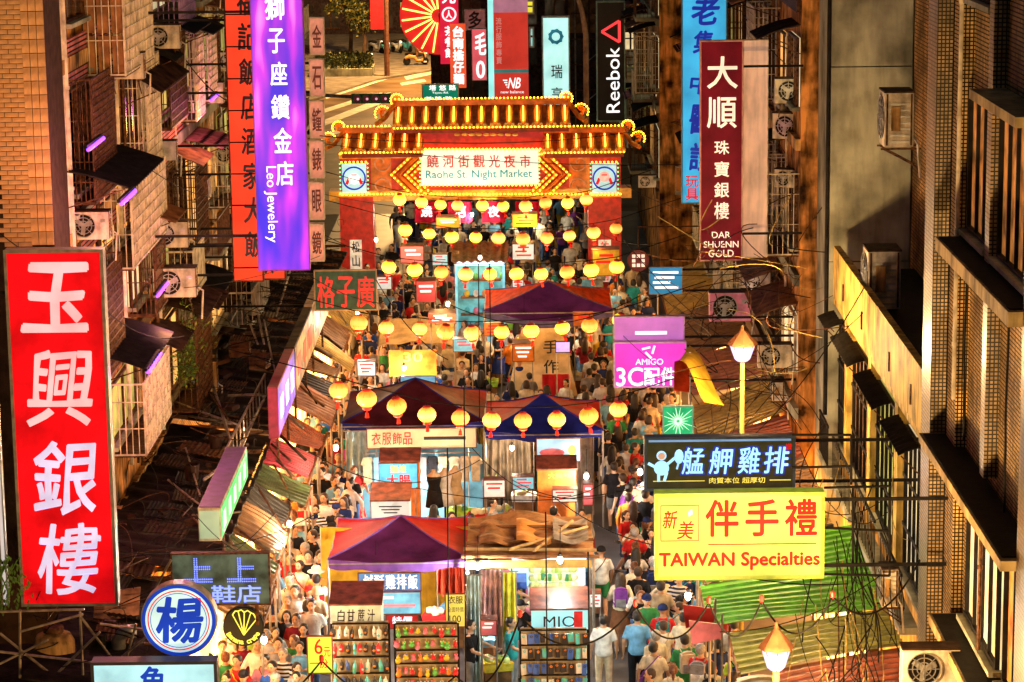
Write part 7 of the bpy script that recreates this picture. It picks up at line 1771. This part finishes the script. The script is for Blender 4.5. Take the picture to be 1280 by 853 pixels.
def tree(px, py, label, h, rcr, mats, n=900, name='street_tree'):
    p = atz(px, py, .13); t = thing(name, label, 'tree', (p.x, p.y, .13)); part(MB().tube([(0, 0, 0), (.1, 0, h * .35), (0, 0, h * .7)], [.16, .12, .06], 8), 'trunk', M('tree_bark', (.12, .07, .04), .8), t)
    lb_ = MB()
    for k in range(5): a = k * 1.25; lb_.tube([(0, 0, h * .45), (math.cos(a) * rcr * .6, math.sin(a) * rcr * .6, h * .75)], [.06, .02], 5)
    part(lb_, 'limb', M('tree_bark', (.12, .07, .04)), t); lf = MB(); cl_ = [Vector((rc.gauss(0, rcr * .5), rc.gauss(0, rcr * .5), h * .72 + rc.gauss(0, h * .14))) for k in range(14)]
    for k in range(n):
        c = rc.choice(cl_) + Vector((rc.gauss(0, .3), rc.gauss(0, .3), rc.gauss(0, .28))); a = Vector((rc.uniform(-1, 1), rc.uniform(-1, 1), rc.uniform(-1, 1))).normalized() * .13; b = a.cross(Vector((rc.random(), 1, rc.random()))).normalized() * .07; lf.add([c - a, c + b, c + a, c - b], [(0, 1, 2, 3)], rc.randrange(len(mats)))
    part(lf, 'crown', mats, t, kind='stuff'); return t
TL = [M('tree_leaf_dark', (.02, .04, .012), .5), M('tree_leaf_olive', (.10, .11, .02), .5), M('tree_leaf_yellow', (.25, .20, .03), .5)]
tree(438, 68, 'slim leafy street tree by the planter at the top left of the gate', 4.6, 1.0, TL); tree(455, 72, 'second smaller street tree right behind the planter bushes', 3.6, .8, TL, 600)
pn_ = gpoly([(402, 104), (458, 96), (455, 84), (402, 88)], .13); cx_ = sum(v[0] for v in pn_) / 4; cy_ = sum(v[1] for v in pn_) / 4; t = thing('planter', 'low planter filled with dark bushes at the road corner', 'planter', (cx_, cy_, .13))
part(MB().box((0, 0, .25), (4.0, 3.4, .5)), 'planter_wall', CONC, t); lf = MB()
for k in range(1500):
    c = Vector((rc.uniform(-1.9, 1.9), rc.uniform(-1.6, 1.6), .5 + rc.random() * .9)); a = Vector((rc.uniform(-1, 1), rc.uniform(-1, 1), rc.uniform(-1, 1))).normalized() * .12; b = a.cross(Vector((rc.random(), 1, rc.random()))).normalized() * .06; lf.add([c - a, c + b, c + a, c - b], [(0, 1, 2, 3)], rc.randrange(2))
part(lf, 'foliage', TL, t, kind='stuff')
p = atz(484, 95, .13); t = thing('signal_post', 'brown post with a small red banner left of the red light fan', 'post', (p.x, p.y, .13)); part(MB().tube([(0, 0, 0), (0, 0, 9)], .18, 8), 'post_shaft', M('post_brown', (.20, .09, .06), .6), t); zq = at(484, 20, p.y).z; part(MB().box((-.55, -.1, zq), (.9, .06, 2.0)), 'red_banner', GC[0], t)
part(MB().tube([(0, 0, 9), (0, 0, 13), (.8, -.6, 13.6), (2.4, -1.8, 13.7)], .09, 8), 'added_lamp_arm', M('post_brown', (.20, .09, .06)), t); part(MB().box((2.8, -2.1, 13.62), (.9, .35, .14)), 'added_lamp_head', glow('lit_sodium', (1.0, .55, .15), 6, 0), t); lamp(t, (2.8, -2.1, 13.3), 36000, (1.0, .55, .18), .3)  # arm and sodium head added above the view to light the far road
for i, (px0, py0, px1, py1, D, c, lb) in enumerate(((462, 5, 475, 55, 236, (.45, .85, .70), 'tall mint-green lit shop front at the top left'), (452, 8, 466, 24, 234, (.80, .15, .20), 'small red and white shop awning sign at the top'), (404, 25, 418, 60, 235, (.15, .60, .55), 'teal lit shop window panel at the top left corner of the road'), (436, 20, 450, 62, 233, (.75, .50, .12), 'amber lit shop panel behind the street tree'), (655, 0, 668, 18, 140, (.90, .80, .05), 'small yellow board at the top behind the billboard'), (661, 34, 668, 60, 139, (.30, .75, .70), 'small turquoise board behind the tall red billboard'))):
    s = Sign('light_box', lb, (px0, py0, px1, py1), D, glow('lit_far_%d' % i, c, 1.0, .3), th=.3, frame=.1, post=0); s.panel(.1, .4, .9, .5, BLACK, 'window_bar')
# ================================================================ the crowd
rp = random.Random(77)
placed = []
BLOCK = [  # stall footprints x0, x1, y0, y1
 (-4.35, 1.35, 43.6, 50.0), (-3.9, 1.2, 50.0, 56.5), (-4.2, 1.75, 57.5, 63.0), (.2, 1.8, 66, 68.5), (-1.2, 1.6, 71.8, 75.5), (-2.6, -.6, 79.4, 81.6), (-4.7, -2.0, 73.0, 74.9), (-3.9, -2.2, 65.2, 67.4)]
def free(x, y, dmin):
    for a, b, c, d in BLOCK:
        if a < x < b and c < y < d: return False
    for (px, py) in placed:
        if (px - x) ** 2 + ((py - y) * .8) ** 2 < dmin * dmin: return False
    return True
TOPC = ['white'] * 13 + ['black'] * 12 + ['grey'] * 4 + ['cream'] * 3 + ['navy blue'] * 5 + ['sky blue'] * 2 + ['red'] * 2 + ['pink', 'grey', 'grey', 'yellow', 'green', 'teal', 'orange', 'beige', 'beige', 'purple', 'brown', 'royal blue', 'lime green', 'maroon', 'cream', 'cream', 'striped', 'red', 'sky blue']
BOTC = ['black'] * 4 + ['denim'] * 5 + ['beige', 'grey', 'navy blue', 'brown', 'white', 'red', 'green', 'teal']
NP = [0]
SPEC = []
def rand_person(x, y, back, near, dmin=.42):
    if not free(x, y, dmin): return
    placed.append((x, y)); SPEC.append((y, x, back))
def make(x, y, back, near):
    fem = rp.random() < .5
    pn = rp.choice(['stand', 'stride', 'step', 'phone', 'eating', 'step', 'stride', 'reaching'])
    top = rp.choice(['tshirt', 'tshirt', 'jacket']); bot = rp.choice(['trousers', 'shorts', 'skirt'] if fem else ['trousers', 'trousers', 'shorts'])
    hair = rp.choice(['long', 'bob', 'tail', 'bun', 'long']) if fem else 'short'; hc = rp.choice([0, 0, 0, 1, 1, 2] if fem else [0, 0, 0, 1, 3])
    hat = None; hatc = 'black'
    q = rp.random()
    if q < .10: hat = 'cap'; hatc = rp.choice(['black', 'red', 'navy blue', 'white'])
    elif q < .14: hat = 'sunhat'; hatc = rp.choice(['beige', 'white'])
    rz = (PI if back else 0) + rp.gauss(0, .35)
    if rp.random() < .08: rz += rp.choice([-1, 1]) * PI / 2
    tc = rp.choice(TOPC); bc = rp.choice(BOTC); p = (x, y, 1.2)
    for w_ in where_list(p, 5):
        for tc2 in (tc, rp.choice(TOPC), rp.choice(TOPC)):
            o = person(x, y, rz, pn, fem, top, tc2, bot, bc, hair, hc, w_, near, hat, hatc)
            if o: break
        if o: break
    if not o: return
    NP[0] += 1
    if near and back and rp.random() < .45: backpack(x, y, rz, rp.choice(['black', 'navy blue', 'grey', 'red', 'beige', 'teal', 'brown']), rp.choice(['black', 'white', 'yellow', 'grey', 'red']), o.scale.x, w_)
    elif near and rp.random() < .25: sling(x, y, rz, rp.choice(['black', 'brown', 'beige', 'red', 'white', 'purple', 'yellow']), o.scale.x, w_)
def pp(px, py, back, pn, fem, top, tc, bot, bc, hair, hc, lab, hat=None, hatc='black', rz=None, z0=0, near=True):
    p = atz(px, py, 0)
    o = person(p.x, p.y, (PI if back else 0) if rz is None else rz, pn, fem, top, tc, bot, bc, hair, hc, '', near, hat, hatc, label=lab); placed.append((p.x, p.y)); return o, p
# people one can pick out in the photograph: feet pixel
o, p = pp(776, 812, True, 'step', 1, 'jacket', 'cream', 'skirt', 'brown', 'long', 1, 'person with long brown hair, cream top and brown skirt walking away, right lane'); backpack(p.x, p.y, PI, 'purple', 'grey', o.scale.x, 'in the right lane, cream top')
o, p = pp(752, 776, True, 'stride', 0, 'tshirt', 'white', 'shorts', 'green', 'short', 0, 'person in white T-shirt and green shorts with a cross strap walking away, right lane', hat='cap'); sling(p.x, p.y, PI, 'brown', o.scale.x, 'beside the fruit case')
o, p = pp(798, 822, True, 'step', 1, 'tshirt', 'white', 'trousers', 'denim', 'tail', 1, 'person in white top with pale canvas backpack walking away beside the brown skirt'); backpack(p.x, p.y, PI, 'cream', 'beige', o.scale.x, 'next to the brown skirt')
pp(731, 760, False, 'stand', 0, 'jacket', 'sky blue', 'trousers', 'denim', 'short', 0, 'person in light blue shirt and blue jeans standing beside the fruit case', rz=2.6)
pp(755, 870, True, 'stand', 0, 'tshirt', 'white', 'trousers', 'beige', 'short', 0, 'person in white T-shirt at the bottom edge below the phone case rack side', rz=PI)
pp(797, 872, True, 'stand', 0, 'tshirt', 'sky blue', 'trousers', 'black', 'short', 0, 'person in sky blue T-shirt with black hair cut off by the bottom edge')
pp(768, 666, True, 'stride', 0, 'tshirt', 'black', 'shorts', 'grey', 'short', 0, 'person in black T-shirt striding away past the orange box stall')
pp(622, 638, False, 'seated', 0, 'tshirt', 'red', 'trousers', 'black', 'short', 0, 'person in red waistcoat seated before the grey tarpaulin')
pp(400, 598, False, 'stand', 0, 'tshirt', 'teal', 'shorts', 'black', 'short', 0, 'person in bright teal T-shirt with a dark strap walking towards the camera, left lane')
pp(425, 650, False, 'step', 0, 'jacket', 'sky blue', 'trousers', 'royal blue', 'short', 3, 'person in pale blue shirt and blue trousers by the clothes stall')
pp(467, 655, False, 'stand', 1, 'tshirt', 'pink', 'shorts', 'pink', 'bun', 0, 'person in hot pink top near the blue board of the noodle cart', rz=1.6)
pp(374, 660, False, 'eating', 1, 'tshirt', 'red', 'shorts', 'denim', 'long', 2, 'person with auburn hair in red top eating in the left lane')
pp(397, 720, False, 'phone', 0, 'tshirt', 'striped', 'trousers', 'denim', 'short', 0, 'person in striped T-shirt holding a phone left of the front red canopy')
pp(388, 790, False, 'stand', 0, 'tshirt', 'black', 'trousers', 'denim', 'short', 0, 'person in black T-shirt facing the camera below the left end of the red canopy')
pp(411, 790, False, 'step', 1, 'tshirt', 'lime green', 'trousers', 'navy blue', 'bob', 0, 'person in lime green top and navy trousers beside the sugarcane juice cart')
pp(372, 700, False, 'stand', 1, 'tshirt', 'orange', 'trousers', 'black', 'long', 1, 'person in orange top with long brown hair in the left lane')
pp(345, 868, False, 'stand', 0, 'tshirt', 'black', 'trousers', 'black', 'short', 0, 'person in black T-shirt and dark baseball cap right of the round crepe sign', hat='cap', hatc='navy blue')
pp(325, 862, False, 'stand', 0, 'jacket', 'cream', 'trousers', 'beige', 'short', 1, 'person in cream shirt behind the round black crepe sign')
pp(362, 846, False, 'phone', 0, 'tshirt', 'white', 'trousers', 'grey', 'short', 3, 'grey-haired person in white T-shirt with a shoulder strap holding a phone')
pp(382, 880, False, 'stand', 1, 'tshirt', 'black', 'trousers', 'maroon', 'bob', 0, 'person with bobbed hair in black top at the bottom left of the bottle rack')
pp(548, 770, False, 'reaching', 0, 'jacket', 'brown', 'trousers', 'orange', 'short', 0, 'stall keeper in brown top and cap reaching down beside the orange bags', hat='cap', hatc='grey')
for (px, py, c, lb) in ((590, 880, 'black', 'person in black sitting on a stool at the bottom, right of the toy rack'), (640, 875, 'teal', 'person in teal sitting beside the phone case rack'), (634, 815, 'navy blue', 'person in navy top and pink cap bending near the hanging clothes'), (652, 850, 'black', 'person in black T-shirt and cap standing at the drinks cart')):
    pp(px, py, False, 'reaching', 0, 'tshirt', c, 'trousers', 'grey', 'short', 0, lb, hat='cap' if 'cap' in lb else None, hatc='pink' if 'pink' in lb else 'black', rz=1.2)
pp(720, 470, True, 'stand', 0, 'tshirt', 'white', 'trousers', 'sky blue', 'short', 0, 'person in white T-shirt leaning at the pink accessories sign', near=False)
pp(655, 480, True, 'stand', 0, 'tshirt', 'yellow', 'trousers', 'yellow', 'short', 0, 'person in yellow waistcoat with dark straps left of the arched booth', near=False)
pp(650, 520, True, 'stand', 0, 'tshirt', 'navy blue', 'trousers', 'black', 'short', 0, 'person in navy T-shirt and black cap behind the two big canopies', hat='cap', near=False)
pp(503, 372, False, 'stand', 0, 'tshirt', 'cream', 'trousers', 'black', 'short', 0, 'person in cream shirt standing behind the beige awning', near=False)
# lanes
def lane(x0, x1, y0, y1, n, back, near, dmin, mix=.12):
    k = 0; tries = 0
    while k < n and tries < n * 25:
        tries += 1; x, y = rp.uniform(x0, x1), rp.uniform(y0, y1); c = len(placed)
        b = back if rp.random() > mix else not back
        rand_person(x, y, b, near, dmin); k += len(placed) > c
lane(-6.1, -4.35, 43.8, 53, 62, False, True, .36)
lane(-5.9, -4.25, 53, 62, 52, False, True, .38)
lane(1.9, 3.7, 42.0, 46, 18, True, True, .52)
lane(2.2, 3.9, 46, 50, 20, True, True, .50)
lane(2.1, 3.9, 50, 62, 76, True, True, .40)
lane(-4.3, 1.3, 56.5, 57.6, 8, False, True, .45, .5); lane(-3.6, 1.0, 53.6, 56.4, 7, False, True, .5, .5)
lane(-5.8, -2.3, 63.2, 73, 105, False, False, .36, .2)
lane(1.6, 3.9, 62, 76, 60, True, False, .42)
lane(-2.2, 1.6, 64.4, 72, 26, False, False, .42, .5)
lane(-2.7, 1.6, 75.7, 79.2, 26, False, False, .42, .5); lane(-2.2, -1.3, 71.8, 75.6, 8, False, False, .42, .5)
lane(-5.8, -2.0, 73, 90, 95, False, False, .42, .3)
lane(-2.0, 3.9, 79, 90, 75, True, False, .42, .5)
lane(-5.5, 3.3, 91.5, 112, 110, True, False, .6, .5)
SPEC.sort(); LIMIT = 262
for i, (y, x, back) in enumerate(SPEC[:LIMIT]): make(x, y, back, y < 57)
# beyond the 300 nearest people the crowd is one mass, still made of whole figures
CM_ = [SKIN[0]] + [cloth(c) for c in COLS] + [DENIM] + HAIRM[:2] + [FACE_M[0]]
dec = {}
def light_mesh(pn, fem, top, bot, hair):
    k = (pn, fem, top, bot, hair)
    if k in dec: return dec[k]
    o = bpy.data.objects.new('t', far_mesh(pn, fem, top, bot, hair, None)); COL.objects.link(o); d = o.modifiers.new('d', 'DECIMATE'); d.ratio = .06
    dg = bpy.context.evaluated_depsgraph_get(); dg.update(); me = bpy.data.meshes.new_from_object(o.evaluated_get(dg)); bpy.data.objects.remove(o)
    dec[k] = ([v.co.copy() for v in me.vertices], [tuple(f.vertices) for f in me.polygons], [f.material_index for f in me.polygons]); bpy.data.meshes.remove(me); return dec[k]
mass = MB()
for y, x, back in SPEC[LIMIT:]:
    fem = rp.random() < .5; vs, fs, ms = light_mesh(rp.choice(['stand', 'step', 'phone']), fem, 'tshirt', rp.choice(['trousers', 'skirt']) if fem else 'trousers', rp.choice(['long', 'bob']) if fem else 'short')
    mt = Matrix.Translation((x, y, 0)) @ Matrix.Rotation((PI if back else 0) + rp.gauss(0, .4), 4, 'Z') @ Matrix.Scale(rp.uniform(.93, 1.05), 4)
    mp_ = {0: 0, 1: 1 + COLS.index(rp.choice([c for c in TOPC if c != 'striped'])), 2: rp.choice([2, 19, 19, 8, 3]), 3: rp.choice([20, 20, 21]), 4: 22}
    n0 = len(mass.f); mass.add([mt @ v for v in vs], fs); mass.m[n0:] = [mp_[q] for q in ms]
print('MASS', len(SPEC) - LIMIT, len(mass.f))
tag(mass.build('crowd', CM_, None, True), 'dense far crowd packed between the stalls and the gate', 'crowd', kind='stuff')
print('PEOPLE', NP[0], 'OBJ', len(bpy.data.objects))
